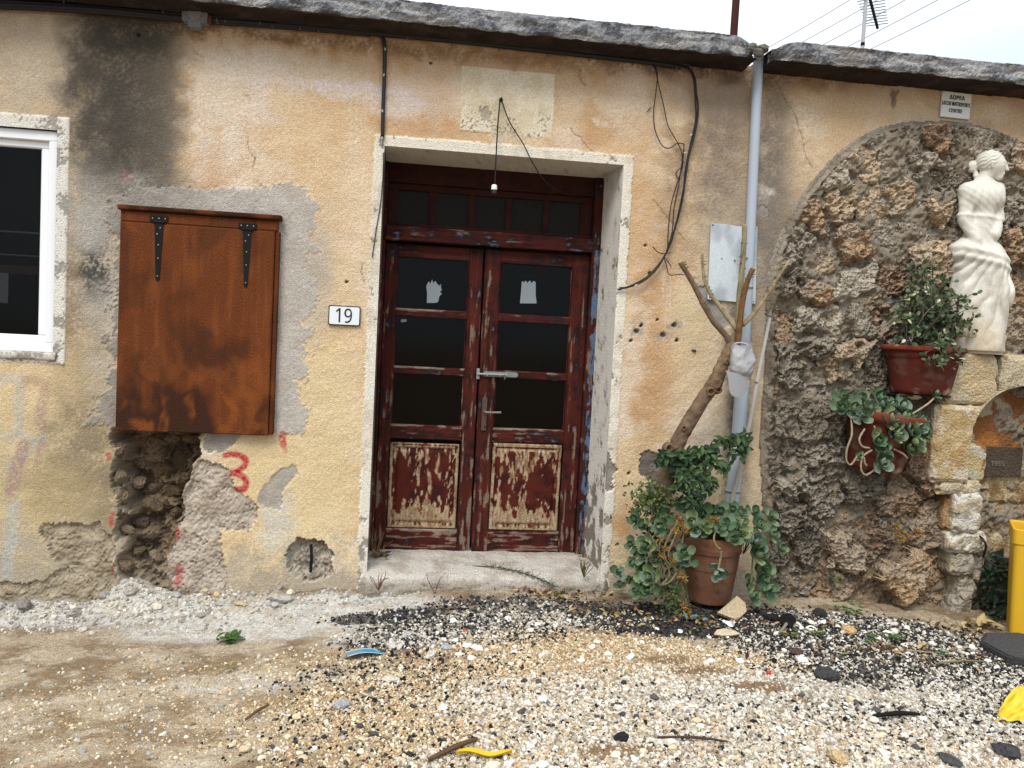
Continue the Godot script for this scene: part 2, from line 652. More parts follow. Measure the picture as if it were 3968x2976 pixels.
func gravel():
	var kinds = [
		["white", "white_gravel", 44000, 0.0040, 0.0118, [S(204, 197, 185), S(222, 218, 210), S(182, 170, 152), S(194, 187, 178), S(146, 136, 122)]],
		["cream", "cream_gravel", 52000, 0.0030, 0.0092, [S(206, 172, 134), S(216, 198, 166), S(178, 152, 114), S(220, 212, 194), S(136, 120, 100)]],
		["black", "black_gravel", 34000, 0.0035, 0.011, [S(44, 43, 44), S(58, 57, 58), S(34, 33, 34), S(78, 74, 72)]],
		["grey", "grey_rubble_chips", 9000, 0.004, 0.014, [S(176, 172, 166), S(196, 192, 186), S(150, 144, 136), S(206, 200, 188)]],
	]
	var rg = RandomNumberGenerator.new()
	rg.seed = 77
	for kd in kinds:
		var where = []
		var tint = []
		var tries = 0
		while where.size() < kd[2] and tries < kd[2] * 7:
			tries += 1
			var x = rg.randf_range(-3.6, 4.7)
			var z = rg.randf_range(0.02, 2.55)
			var d = bed(kd[0], x, z) * (1.0 - 0.85 * bed("path", x, z))
			d *= clampf(0.85 + 0.9 * nb.get_noise_2d(x * 1.1 + 3.0, z * 1.1), 0.1, 1.0)
			if rg.randf() > d:
				continue
			var r = lerpf(kd[3], kd[4], pow(rg.randf(), 2.2)) * (1.6 if rg.randf() < 0.02 else 1.0)
			var t = Transform3D(Basis.from_euler(Vector3(rg.randf() * TAU, rg.randf() * TAU, rg.randf() * TAU)) * Basis.from_scale(Vector3(r * rg.randf_range(0.8, 1.35), r * rg.randf_range(0.6, 1.0), r)), Vector3(x, land(x, z) + r * rg.randf_range(-0.25, 0.42), z))
			where.append(t)
			tint.append(kd[5][rg.randi() % kd[5].size()] * rg.randf_range(0.72, 1.06))
		for half in 2:
			var mm = MultiMesh.new()
			mm.transform_format = MultiMesh.TRANSFORM_3D
			mm.use_colors = true
			mm.mesh = rock(Vector3.ONE, 300 + half * 7 + kd[2] % 11, 0.75, 1, Color.WHITE, 0.12).mesh()
			var n = where.size() / 2
			mm.instance_count = n
			for k in n:
				mm.set_instance_transform(k, where[k * 2 + half])
				mm.set_instance_color(k, tint[k * 2 + half])
			var o = MultiMeshInstance3D.new()
			o.name = kd[1]
			o.multimesh = mm
			o.material_override = M.stone
			add_child(o, true)
			tag(o, "loose " + kd[1].replace("_", " ") + " strewn over the ground before the house", "gravel", "", "stuff")



# ---------- the plaster wall: every mark has its place on it ----------
var wz = 0.0
var wc = Color.WHITE
var stains = []
var losses = []
var strokes = []
var hole = PackedVector2Array()
var band = PackedVector2Array()
var panel_patch = PackedVector2Array()
const DL = -0.648
const DR = 0.788
const DT = 2.637
const WINR = -2.444
const WINT = 2.576
const WINB = 1.335
const REV = 0.36


func stain(at: Vector2, rx: float, ry: float, soft: float, col: Color, much: float, mottle = 0.5):
	stains.append([at, rx, ry, soft, col, much, mottle, at.x - rx * (1 + soft) - 0.12, at.x + rx * (1 + soft) + 0.12, at.y - ry * (1 + soft) - 0.12, at.y + ry * (1 + soft) + 0.12])


func loss(poly: Array, depth: float, rough: float, col: Color, col2: Color):
	var pp = PackedVector2Array(poly)
	var r = Rect2(pp[0], Vector2.ZERO)
	for w in pp:
		r = r.expand(w)
	losses.append([pp, depth, rough, col, col2, r.grow(0.06)])


func stroke(pts: Array, wide: float, col: Color, much: float, deep = 0.0, wobble = 0.0):
	var r = Rect2(pts[0], Vector2.ZERO)
	for w in pts:
		r = r.expand(w)
	strokes.append([pts, wide, col, much, deep, r.grow(wide + 0.04), wobble])


func wall_marks():
	var ochre = S(222, 188, 140)
	var orange = S(204, 158, 108)
	var peach = S(234, 212, 184)
	var pale = S(230, 218, 204)
	var lilac = S(226, 214, 212)
	var soot = S(78, 74, 68)
	var mould = S(118, 108, 96)
	var grey = S(186, 182, 176)
	var butter = S(228, 203, 154)
	# warm patches and rain streaks
	stain(Vector2(-1.368, 2.931), .33, .28, .8, peach, .8)
	stain(Vector2(-1.475, 3.051), .30, .10, .7, pale, .5)
	stain(Vector2(-1.114, 3.033), .40, .10, .6, pale, .45, .8)
	stain(Vector2(-1.679, 2.254), .14, .30, .7, orange, .4)
	stain(Vector2(-1.562, 2.602), .14, .32, .8, pale, .55)
	stain(Vector2(-1.617, 2.311), .08, .16, .7, orange, .55, .7)
	stain(Vector2(-0.997, 2.702), .36, .30, .9, ochre, .5)
	stain(Vector2(-1.171, 3.171), .6, .07, .8, orange, .55, .8)
	stain(Vector2(-0.216, 3.209), .9, .09, .8, orange, .6, .9)
	stain(Vector2(-0.849, 2.952), .34, .045, .7, lilac, .9, .4)
	stain(Vector2(-0.528, 2.914), .17, .07, .8, lilac, .85, .3)
	stain(Vector2(-1.365, 2.841), .06, .17, .8, lilac, .5, .5)
	stain(Vector2(-0.467, 2.759), .28, .07, .8, orange, .6, .7)
	stain(Vector2(-0.615, 3.079), .25, .12, .8, orange, .3, .8)
	stain(Vector2(-0.365, 2.888), .10, .22, .8, orange, .35, .7)
	stain(Vector2(0.525, 3.13), .24, .10, .8, orange, .55, .9)
	stain(Vector2(0.612, 2.849), .12, .10, .6, orange, .75, .6)
	stain(Vector2(0.639, 2.887), .045, .035, .6, peach, .9, .3)
	stain(Vector2(0.432, 3.012), .1, .25, .8, peach, .35, .9)
	stain(Vector2(0.832, 3.02), .12, .2, .8, peach, .5, .8)
	stain(Vector2(0.909, 2.47), .1, .4, .8, orange, .35, .9)
	stain(Vector2(1.02, 1.856), .10, .34, .7, orange, .7, .7)
	stain(Vector2(1.093, 1.401), .09, .36, .7, orange, .8, .8)
	stain(Vector2(1.018, 1.167), .09, .22, .8, orange, .75, .6)
	stain(Vector2(0.928, 0.438), .09, .12, .8, orange, .75, .8)
	stain(Vector2(1.296, 1.728), .16, .3, .8, butter, .6, .6)
	stain(Vector2(1.242, 2.097), .12, .14, .8, orange, .45, .7)
	stain(Vector2(1.372, 1.933), .10, .06, .6, S(176, 172, 168), .6, .7)
	stain(Vector2(-0.795, 2.264), .09, .6, .8, peach, .5, .4)
	stain(Vector2(-1, 2.063), .2, .35, .9, ochre, .6, .5)
	# right of the pipe
	stain(Vector2(1.952, 3.175), .2, .12, .9, orange, .45, .9)
	stain(Vector2(2.115, 3.046), .22, .18, .8, ochre, .6, .6)
	stain(Vector2(1.934, 3.003), .12, .14, .7, peach, .7, .7)
	stain(Vector2(2.258, 3.202), .18, .06, .8, S(196, 164, 140), .5, .9)
	stain(Vector2(2.606, 3.161), .4, .10, .9, ochre, .45, .7)
	stain(Vector2(3.216, 3.17), .12, .06, .6, peach, .8, .3)
	# grey damp either side of the pipe
	stain(Vector2(1.407, 2.761), .17, .62, .7, S(140, 126, 112), .8, .3)
	stain(Vector2(1.32, 3.174), .26, .2, .8, S(166, 146, 128), .6, .35)
	stain(Vector2(1.739, 2.531), .11, .75, .7, S(126, 118, 109), .88, .3)
	stain(Vector2(1.836, 2.25), .16, .4, .8, S(140, 128, 116), .7, .35)
	stain(Vector2(1.587, 1.888), .08, .5, .7, S(110, 104, 96), .6, .6)
	stain(Vector2(1.154, 2.544), .12, .4, .9, S(150, 126, 100), .5, .8)
	stain(Vector2(1.638, 1.133), .09, .6, .7, S(116, 106, 96), .65, .7)
	stain(Vector2(1.708, 2.543), .05, .04, .6, S(202, 198, 192), .9, .4)
	stain(Vector2(1.7, 2.442), .06, .05, .5, S(160, 152, 146), .8, .4)
	stain(Vector2(2.51, 3.181), .02, .06, .4, S(122, 112, 104), .9, .2)
	# under the eave
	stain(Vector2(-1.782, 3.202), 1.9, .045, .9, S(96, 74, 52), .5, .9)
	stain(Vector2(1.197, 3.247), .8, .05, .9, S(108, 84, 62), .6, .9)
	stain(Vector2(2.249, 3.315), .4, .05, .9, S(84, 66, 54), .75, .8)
	# the tall soot stain with its grey foot
	stain(Vector2(-2.604, 2.845), .5, .6, .8, S(192, 176, 152), .85, .5)
	stain(Vector2(-2.57, 2.923), .14, .2, .8, S(206, 190, 168), .6, .7)
	stain(Vector2(-2.099, 2.84), .32, .74, .34, mould, .97, .12)
	stain(Vector2(-2.037, 2.486), .25, .36, .4, mould, .92, .2)
	stain(Vector2(-2.146, 2.937), .2, .4, .9, soot, .7, .6)
	stain(Vector2(-2.138, 2.607), .22, .3, .9, soot, .6, .5)
	stain(Vector2(-2.004, 3.154), .22, .10, .8, soot, .7, .7)
	stain(Vector2(-2.183, 2.423), .16, .14, .7, soot, .5, .9)
	stain(Vector2(-2.24, 2.213), .14, .14, .8, mould, .8, .8)
	stain(Vector2(-1.907, 2.276), .3, .07, .8, S(112, 106, 98), .75, .7)
	stain(Vector2(-2.255, 1.772), .2, .5, .6, grey, .92, .35)
	stain(Vector2(-2.233, 1.877), .11, .2, .7, S(84, 82, 76), .85, 1.0)
	stain(Vector2(-2.273, 2.03), .12, .1, .7, S(186, 182, 176), .7, .8)
	stain(Vector2(-2.257, 1.301), .16, .28, .7, S(160, 144, 118), .7, .8)
	stain(Vector2(-2.361, 1.505), .07, .5, .7, S(156, 132, 98), .7, .8)
	stain(Vector2(-2.167, 1.173), .10, .16, .6, S(190, 186, 180), .8, .6)
	stain(Vector2(-2.071, 2.355), .045, .035, .6, S(150, 60, 66), .6, .7)
	stain(Vector2(-2.033, 2.345), .09, .05, .8, S(178, 172, 166), .5, .9)
	# the lower left: butter yellow, then dirt
	stain(Vector2(-2.547, 0.973), .40, .36, .8, butter, .75, .4)
	stain(Vector2(-2.489, 0.499), .42, .42, .8, S(190, 172, 134), .75, .5)
	stain(Vector2(-2.232, 0.719), .26, .42, .6, S(150, 134, 108), .9, .5)
	stain(Vector2(-2.177, 0.48), .16, .2, .7, S(126, 114, 96), .6, .8)
	stain(Vector2(-2.561, 0.364), .34, .3, .8, S(206, 186, 140), .7, .6)
	stain(Vector2(-2.391, 0.554), .22, .16, .8, S(176, 154, 112), .6, .8)
	stain(Vector2(-0.988, 1.033), .24, .7, .7, butter, .8, .3)
	stain(Vector2(-1.073, 0.423), .26, .26, .7, butter, .7, .5)
	stain(Vector2(-1.297, 0.748), .2, .14, .6, butter, .85, .3)
	stain(Vector2(-1.18, 0.421), .09, .2, .6, S(206, 204, 196), .7, .5)
	stain(Vector2(-0.992, 1.848), .08, .3, .7, S(186, 178, 170), .7, .8)
	# washed-off lettering, pale blue and mauve
	var blue = S(176, 186, 190)
	var mauve = S(168, 128, 136)
	stroke([Vector2(-2.721, 1.17), Vector2(-2.612, 1.185), Vector2(-2.624, 0.891)], .028, blue, .5, 0, 1.0)
	stroke([Vector2(-2.716, 0.862), Vector2(-2.483, 0.849), Vector2(-2.664, 0.679)], .026, blue, .4, 0, 1.0)
	stroke([Vector2(-2.575, 1.181), Vector2(-2.477, 1.16), Vector2(-2.51, 0.974), Vector2(-2.492, 0.922)], .03, mauve, .38, 0, 1.0)
	stroke([Vector2(-2.588, 0.813), Vector2(-2.62, 0.681), Vector2(-2.65, 0.548)], .034, mauve, .6, 0, .9)
	stroke([Vector2(-2.49, 0.843), Vector2(-2.518, 0.71)], .02, mauve, .4, 0, .6)
	stroke([Vector2(-2.636, 0.468), Vector2(-2.652, 0.229), Vector2(-2.669, 0.068)], .035, blue, .55, 0, .8)
	# red paint
	var red = S(196, 52, 58)
	stroke(curve([Vector2(-1.492, 0.785), Vector2(-1.429, 0.798), Vector2(-1.384, 0.773), Vector2(-1.38, 0.729), Vector2(-1.413, 0.695), Vector2(-1.441, 0.683), Vector2(-1.394, 0.668), Vector2(-1.367, 0.636), Vector2(-1.376, 0.598), Vector2(-1.423, 0.586)], 5), .019, red, .92, 0, .25)
	stroke([Vector2(-1.165, 0.922), Vector2(-1.169, 0.895), Vector2(-1.16, 0.862)], .022, red, .8, 0, .5)
	stroke([Vector2(-1.158, 0.857), Vector2(-1.151, 0.821)], .012, S(212, 120, 110), .6, 0, .6)
	stroke([Vector2(-1.743, 0.348), Vector2(-1.749, 0.283)], .012, red, .8, 0, .4)
	stroke([Vector2(-1.727, 0.113), Vector2(-1.737, 0.02)], .02, S(200, 90, 92), .8, 0, .6)
	stroke([Vector2(-2.138, 0.775), Vector2(-2.14, 0.738)], .012, red, .6, 0, .5)
	stroke([Vector2(-2.103, 0.427), Vector2(-2.106, 0.363)], .012, red, .7, 0, .5)
	stroke([Vector2(-2.09, 0.114), Vector2(-2.092, 0.081)], .014, red, .7, 0, .5)
	# cracks
	var dark = S(88, 68, 50)
	for cr in [[Vector2(1.694, 3.248), Vector2(1.737, 3.206), Vector2(1.77, 3.158), Vector2(1.794, 3.121), Vector2(1.858, 3.042), Vector2(1.881, 2.975), Vector2(1.924, 2.888), Vector2(1.936, 2.814), Vector2(1.977, 2.749), Vector2(2.004, 2.717)], [Vector2(0.448, 2.833), Vector2(0.472, 2.802), Vector2(0.519, 2.784), Vector2(0.544, 2.747), Vector2(0.568, 2.716), Vector2(0.604, 2.697)], [Vector2(-1.422, 2.601), Vector2(-1.413, 2.557), Vector2(-1.391, 2.522), Vector2(-1.373, 2.508)], [Vector2(-1.733, 3.083), Vector2(-1.697, 3.061), Vector2(-1.677, 3.048)], [Vector2(-1.453, 2.861), Vector2(-1.417, 2.834)], [Vector2(0.491, 3.181), Vector2(0.487, 3.148), Vector2(0.506, 3.112), Vector2(0.53, 3.092)], [Vector2(0.99, 2.442), Vector2(1.046, 2.39), Vector2(1.09, 2.342), Vector2(1.148, 2.267), Vector2(1.205, 2.208)], [Vector2(-1.375, 2.508), Vector2(-1.384, 2.475), Vector2(-1.388, 2.433)], [Vector2(-0.74, 1.955), Vector2(-0.754, 1.9), Vector2(-0.736, 1.842)], [Vector2(1.651, 2.45), Vector2(1.698, 2.465), Vector2(1.737, 2.439), Vector2(1.74, 2.387)]]:
		stroke(cr, .0034, dark, .62, .003, .6)
	# pale drips
	for dr in [[Vector2(-0.872, 2.858), Vector2(-0.848, 2.793), Vector2(-0.828, 2.543)], [Vector2(-0.823, 2.822), Vector2(-0.808, 2.584)], [Vector2(-0.795, 2.798), Vector2(-0.785, 2.666)], [Vector2(1.081, 2.016), Vector2(1.085, 1.859)], [Vector2(1.125, 1.976), Vector2(1.13, 1.805)]]:
		stroke(dr, .005, S(232, 214, 188), .6, 0, .6)
	# plugs and little holes
	for h in [Vector2(-0.408, 3.135), Vector2(-2.028, 3.137), Vector2(0.957, 2.164), Vector2(1.31, 3.318), Vector2(0.955, 1.67), Vector2(0.896, 1.575), Vector2(1.185, 1.593), Vector2(0.93, 0.75), Vector2(0.994, 1.996), Vector2(1.058, 1.715), Vector2(0.789, 2.293), Vector2(-0.837, 1.83)]:
		stroke([h, h + Vector2(0.003, 0.002)], .009, S(30, 26, 24), .95, .012)
	for h in [Vector2(0.927, 1.64), Vector2(1.099, 1.626), Vector2(1.167, 1.687)]:
		stain(h, .035, .028, .3, S(170, 162, 152), .9, .2)
		stroke([h, h + Vector2(0.004, -0.003)], .014, S(96, 88, 80), .9, .02)
	# places where the render has come away
	hole = PackedVector2Array([Vector2(-2.135, 0.936), Vector2(-1.615, 0.928), Vector2(-1.633, 0.84), Vector2(-1.616, 0.798), Vector2(-1.661, 0.731), Vector2(-1.668, 0.628), Vector2(-1.713, 0.567), Vector2(-1.715, 0.442), Vector2(-1.754, 0.354), Vector2(-1.761, 0.25), Vector2(-1.796, 0.189), Vector2(-1.782, 0.08), Vector2(-1.743, -0.057), Vector2(-1.812, -0.168), Vector2(-2.043, -0.169), Vector2(-2.076, -0.06), Vector2(-2.087, 0.087), Vector2(-2.077, 0.212), Vector2(-2.1, 0.32), Vector2(-2.067, 0.401), Vector2(-2.096, 0.562), Vector2(-2.119, 0.696), Vector2(-2.106, 0.803), Vector2(-2.143, 0.871)])
	loss([Vector2(-1.615, 0.914), Vector2(-1.408, 0.935), Vector2(-1.441, 0.847), Vector2(-1.513, 0.796), Vector2(-1.612, 0.83)], .004, .002, S(176, 170, 164), S(158, 150, 142))
	loss([Vector2(-1.636, 0.765), Vector2(-1.453, 0.716), Vector2(-1.433, 0.585), Vector2(-1.321, 0.533), Vector2(-1.302, 0.446), Vector2(-1.336, 0.335), Vector2(-1.499, 0.342), Vector2(-1.464, 0.056), Vector2(-1.426, -0.165), Vector2(-1.817, -0.168), Vector2(-1.782, 0.08), Vector2(-1.796, 0.189), Vector2(-1.754, 0.354), Vector2(-1.713, 0.567)], .010, .012, S(196, 183, 168), S(170, 154, 138))
	loss([Vector2(-1.271, 0.606), Vector2(-1.19, 0.718), Vector2(-1.084, 0.727), Vector2(-1.062, 0.7), Vector2(-1.159, 0.587), Vector2(-1.171, 0.476), Vector2(-1.256, 0.474), Vector2(-1.299, 0.512)], .006, .003, S(182, 174, 162), S(168, 158, 146))
	loss([Vector2(-2.501, 0.328), Vector2(-2.462, 0.36), Vector2(-2.237, 0.36), Vector2(-2.177, 0.372), Vector2(-2.11, 0.292), Vector2(-2.079, 0.076), Vector2(-2.074, -0.17), Vector2(-2.797, -0.214), Vector2(-2.8, 0.013), Vector2(-2.48, 0.028), Vector2(-2.382, 0.099), Vector2(-2.434, 0.206)], .010, .012, S(182, 168, 144), S(156, 140, 116))
	loss([Vector2(-1.13, 0.228), Vector2(-1.069, 0.312), Vector2(-0.993, 0.291), Vector2(-0.908, 0.304), Vector2(-0.861, 0.215), Vector2(-0.845, 0.092), Vector2(-0.952, 0.046), Vector2(-1.061, 0.067), Vector2(-1.122, 0.127)], .030, .022, S(190, 180, 166), S(140, 128, 114))
	loss([Vector2(0.73, 0.897), Vector2(0.8, 0.911), Vector2(0.822, 0.842), Vector2(0.855, 0.78), Vector2(0.822, 0.64), Vector2(0.741, 0.603)], .010, .005, S(156, 148, 140), S(134, 126, 118))
	loss([Vector2(1.004, 0.866), Vector2(1.05, 0.89), Vector2(1.17, 0.883), Vector2(1.221, 0.65), Vector2(1.194, 0.503), Vector2(1.068, 0.5), Vector2(0.996, 0.592), Vector2(1.063, 0.675), Vector2(1.085, 0.705), Vector2(0.998, 0.761)], .010, .006, S(138, 130, 122), S(116, 108, 100))
	loss([Vector2(-0.092, 2.896), Vector2(-0.049, 2.916), Vector2(-0.03, 2.88), Vector2(-0.045, 2.84), Vector2(-0.094, 2.836)], .003, .001, S(196, 186, 166), S(184, 174, 154))
	loss([Vector2(1.282, 1.939), Vector2(1.371, 1.956), Vector2(1.47, 1.824), Vector2(1.526, 1.711), Vector2(1.481, 1.663), Vector2(1.383, 1.762)], .004, .003, S(170, 166, 162), S(150, 146, 142))
	band = PackedVector2Array([Vector2(-2.164, 2.245), Vector2(-2.007, 2.298), Vector2(-1.706, 2.309), Vector2(-1.349, 2.346), Vector2(-1.143, 2.378), Vector2(-1.055, 2.273), Vector2(-1.037, 2.06), Vector2(-1.046, 1.737), Vector2(-1.045, 1.412), Vector2(-1.067, 1.139), Vector2(-1.065, 0.931), Vector2(-1.25, 0.924), Vector2(-1.973, 0.915), Vector2(-2.25, 0.937), Vector2(-2.262, 1.037), Vector2(-2.139, 1.148), Vector2(-2.134, 1.779)])
	panel_patch = PackedVector2Array([Vector2(-0.216, 3.137), Vector2(0.338, 3.137), Vector2(0.339, 2.758), Vector2(-0.212, 2.762)])


func wall_at(x: float, y: float):
	var p = Vector2(x, y)
	var b1 = nb.get_noise_2d(x, y)
	var b2 = nb.get_noise_2d(x + 31.0, y - 17.0)
	var f1 = nc.get_noise_2d(x, y)
	var f2 = nc.get_noise_2d(x - 9.0, y + 5.0)
	var w1 = na.get_noise_2d(x, y)
	var w2 = na.get_noise_2d(x * 1.0 + 12.0, y * 0.55)
	var q = Vector2(x + b1 * 0.055 + f1 * 0.014, y + b2 * 0.055 + f2 * 0.014)
	var c = S(220, 186, 144).lerp(S(230, 206, 172), ss(-0.35, 0.35, w1)).lerp(S(208, 166, 118), ss(0.05, 0.55, w2) * 0.6)
	c = c.lerp(S(228, 203, 156), ss(1.5, 0.6, y + b1 * 0.3) * 0.5)
	c = c.lerp(S(236, 222, 206), ss(0.12, 0.5, w2 + b2 * 0.4) * 0.55)
	c = c.lerp(S(196, 146, 98), ss(0.1, 0.5, w1 - w2 * 0.5 + b1 * 0.5) * ss(2.2, 2.9, y) * 0.45)
	for s in stains:
		if q.x < s[7] or q.x > s[8] or q.y < s[9] or q.y > s[10]:
			continue
		var dx = (q.x - s[0].x) / s[1]
		var dy = (q.y - s[0].y) / s[2]
		var k = sqrt(dx * dx + dy * dy)
		if k > 1.0 + s[3]:
			continue
		k = 1.0 - ss(1.0 - s[3], 1.0 + s[3], k)
		k *= s[5] * clampf(1.0 + s[6] * (b1 * 1.1 + f1 * 1.5 + b2 * 0.5), 0.0, 1.35)
		c = c.lerp(s[4], minf(k, 1.0))
	var z = f1 * 0.0022 + b1 * 0.004 + w1 * 0.008
	# cement round the hatch
	var qb = Vector2(x + b1 * 0.09 + f1 * 0.05, y + b2 * 0.03 + f2 * 0.02)
	if x < -0.7 and y < 2.5 and y > 0.7 and Geometry2D.is_point_in_polygon(qb, band):
		var pl = ss(0.2, -0.3, b2) * 0.25
		c = c.lerp(S(192, 187, 182).lerp(S(152, 143, 133), ss(-1.45, -2.1, x) * 0.75 + pl), clampf(0.93 + f2 * 0.3, 0, 1))
		z += 0.005 + f2 * 0.001
	# splash of dirt at the foot
	c = c.lerp(S(176, 164, 146), ss(0.32, 0.02, y + 0.05 * (x + 0.6) * ss(-0.6, -1.0, x) + b1 * 0.22 + f1 * 0.12) * 0.8)
	# plaster panel over the door
	if Geometry2D.is_point_in_polygon(p + Vector2(b1, b2) * 0.006, panel_patch):
		c = S(240, 228, 204).lerp(S(230, 214, 182), ss(-0.2, 0.4, b1 + w1)).lerp(S(140, 130, 116), ss(0.25, 0.5, f1 + b2 * 0.5) * ss(2.98, 2.84, y))
		z = 0.004 + b1 * 0.001 + f1 * 0.0006
	for l in losses:
		if not (l[5] as Rect2).has_point(p):
			continue
		if Geometry2D.is_point_in_polygon(Vector2(x + b1 * 0.022 + f1 * 0.012, y + b2 * 0.022 + f2 * 0.012), l[0]):
			c = (l[3] as Color).lerp(l[4], ss(-0.4, 0.4, b1 + f2 * 0.6 + f1 * 0.3))
			z = -l[1] + l[2] * (b1 * 1.4 + f1 * 0.7 - absf(b2) * 1.2)
			if l[2] > 0.01:
				var seam = ss(0.035, 0.0, absf(b1 * 0.8 + nb.get_noise_2d(x * 0.5, y * 1.6)))
				z -= seam * 0.012
				c = c.lerp(S(120, 106, 92), seam * 0.35)
	# whitewashed borders
	var edge = f1 * 0.006 + b1 * 0.008
	if x > DL - 0.058 + edge and x < DR + 0.06 - edge and y < DT + 0.062 - edge and y > -0.1:
		var gone = ss(0.38, 0.5, b1 * 0.8 + f2 * 0.3 + ss(0.9, 0.1, y) * 0.25)
		c = S(234, 228, 214).lerp(S(218, 208, 190), ss(0.0, 0.5, w1 + b2)).lerp(S(160, 152, 142), gone)
		z = 0.006 - gone * 0.005 + f1 * 0.0008
		if x > DR - 0.02 and y < 1.0 and y > 0.45 and Geometry2D.is_point_in_polygon(q, losses[5][0]):
			c = S(150, 143, 135)
			z = -0.006 + b1 * 0.008
	if x < -2.381 + edge * 0.6 and y < 2.648 - edge * 0.5 and y > 1.278 + edge:
		var gone = ss(0.2, 0.27, b1 + f1 * 0.5 + f2 * 0.3)
		c = S(230, 228, 220).lerp(S(166, 160, 152), gone)
		z = 0.006 - gone * 0.004
	for s in strokes:
		if not (s[5] as Rect2).has_point(p):
			continue
		var dd = 9.0
		var pts = s[0]
		var pw = p + Vector2(b1, b2) * 0.01 + Vector2(f1, f2) * 0.004
		for k in pts.size() - 1:
			dd = minf(dd, pw.distance_to(Geometry2D.get_closest_point_to_segment(pw, pts[k], pts[k + 1])))
		var k = 1.0 - ss(s[1] * 0.55, s[1] * 1.35, dd)
		if k > 0.0:
			c = c.lerp(s[2], k * s[3] * clampf(1.0 + s[6] * (f1 * 2.2 + f2 * 1.6), 0.0, 1.2))
			z -= s[4] * k
	# the hole broken through below the hatch
	if x < -1.45 and y < 1.0 and Geometry2D.is_point_in_polygon(Vector2(x + b1 * 0.016 + f1 * 0.01, y + b2 * 0.016 + f2 * 0.01), hole):
		var deep = lerpf(0.05, 0.24, ss(-0.12, 0.5, y))
		var rim = 9.0
		for k in hole.size():
			rim = minf(rim, p.distance_to(Geometry2D.get_closest_point_to_segment(p, hole[k], hole[(k + 1) % hole.size()])))
		rim = ss(-0.01, lerpf(0.075, 0.035, ss(-2.0, -1.8, x)), rim + b2 * 0.05 + f1 * 0.02 + b1 * 0.02)
		deep *= rim
		c = S(96, 80, 65).lerp(S(136, 116, 92), ss(-0.3, 0.4, b1 + f1 * 0.5)).lerp(S(158, 145, 125), ss(0.25, 0.0, y) * 0.6)
		c = S(172, 158, 138).lerp(c, rim)
		z = -deep + (b1 * 0.055 + f1 * 0.022 + absf(b2) * 0.05) * ss(0.0, 0.4, rim)
	var g = 1.0 + f1 * 0.13 + f2 * 0.08
	var lum = (c.r + c.g + c.b) / 3.0
	c = c.lerp(Color(lum * 1.04, lum, lum * 0.94), 0.15 + 0.08 * ss(0.9, 1.6, x))
	wc = Color(c.r * g, c.g * g, c.b * g)
	wz = z


func sheet(xs: PackedFloat32Array, ys: PackedFloat32Array, keep: Callable) -> ArrayMesh:
	# the wall's own surface, a point every few millimetres
	var w = xs.size()
	var h = ys.size()
	var v = PackedVector3Array()
	var c = PackedColorArray()
	v.resize(w * h)
	c.resize(w * h)
	var k = 0
	for y in ys:
		for x in xs:
			wall_at(x, y)
			v[k] = Vector3(x, y, wz)
			c[k] = wc
			k += 1
	return knit(v, c, w, h, keep)


func knit(v: PackedVector3Array, c: PackedColorArray, w: int, h: int, keep: Callable) -> ArrayMesh:
	var n = PackedVector3Array()
	n.resize(w * h)
	for b in h:
		var up = mini(b + 1, h - 1) * w
		var dn = maxi(b - 1, 0) * w
		for a in w:
			n[b * w + a] = (v[b * w + mini(a + 1, w - 1)] - v[b * w + maxi(a - 1, 0)]).cross(v[up + a] - v[dn + a]).normalized()
	var t = PackedInt32Array()
	for b in h - 1:
		for a in w - 1:
			var q = b * w + a
			if keep.call(v[q], v[q + w + 1]):
				t.append_array([q, q + w, q + w + 1, q, q + w + 1, q + 1])
	var arr = []
	arr.resize(Mesh.ARRAY_MAX)
	arr[Mesh.ARRAY_VERTEX] = v
	arr[Mesh.ARRAY_NORMAL] = n
	arr[Mesh.ARRAY_COLOR] = c
	arr[Mesh.ARRAY_INDEX] = t
	var m = ArrayMesh.new()
	m.add_surface_from_arrays(Mesh.PRIMITIVE_TRIANGLES, arr)
	return m


func steps(a: float, b: float, d: float, snaps = []) -> PackedFloat32Array:
	var out = PackedFloat32Array()
	var n = int(ceil((b - a) / d))
	for k in n + 1:
		out.append(lerpf(a, b, float(k) / n))
	for s in snaps:
		var best = 0
		for k in out.size():
			if absf(out[k] - s) < absf(out[best] - s):
				best = k
		out[best] = s
	return out


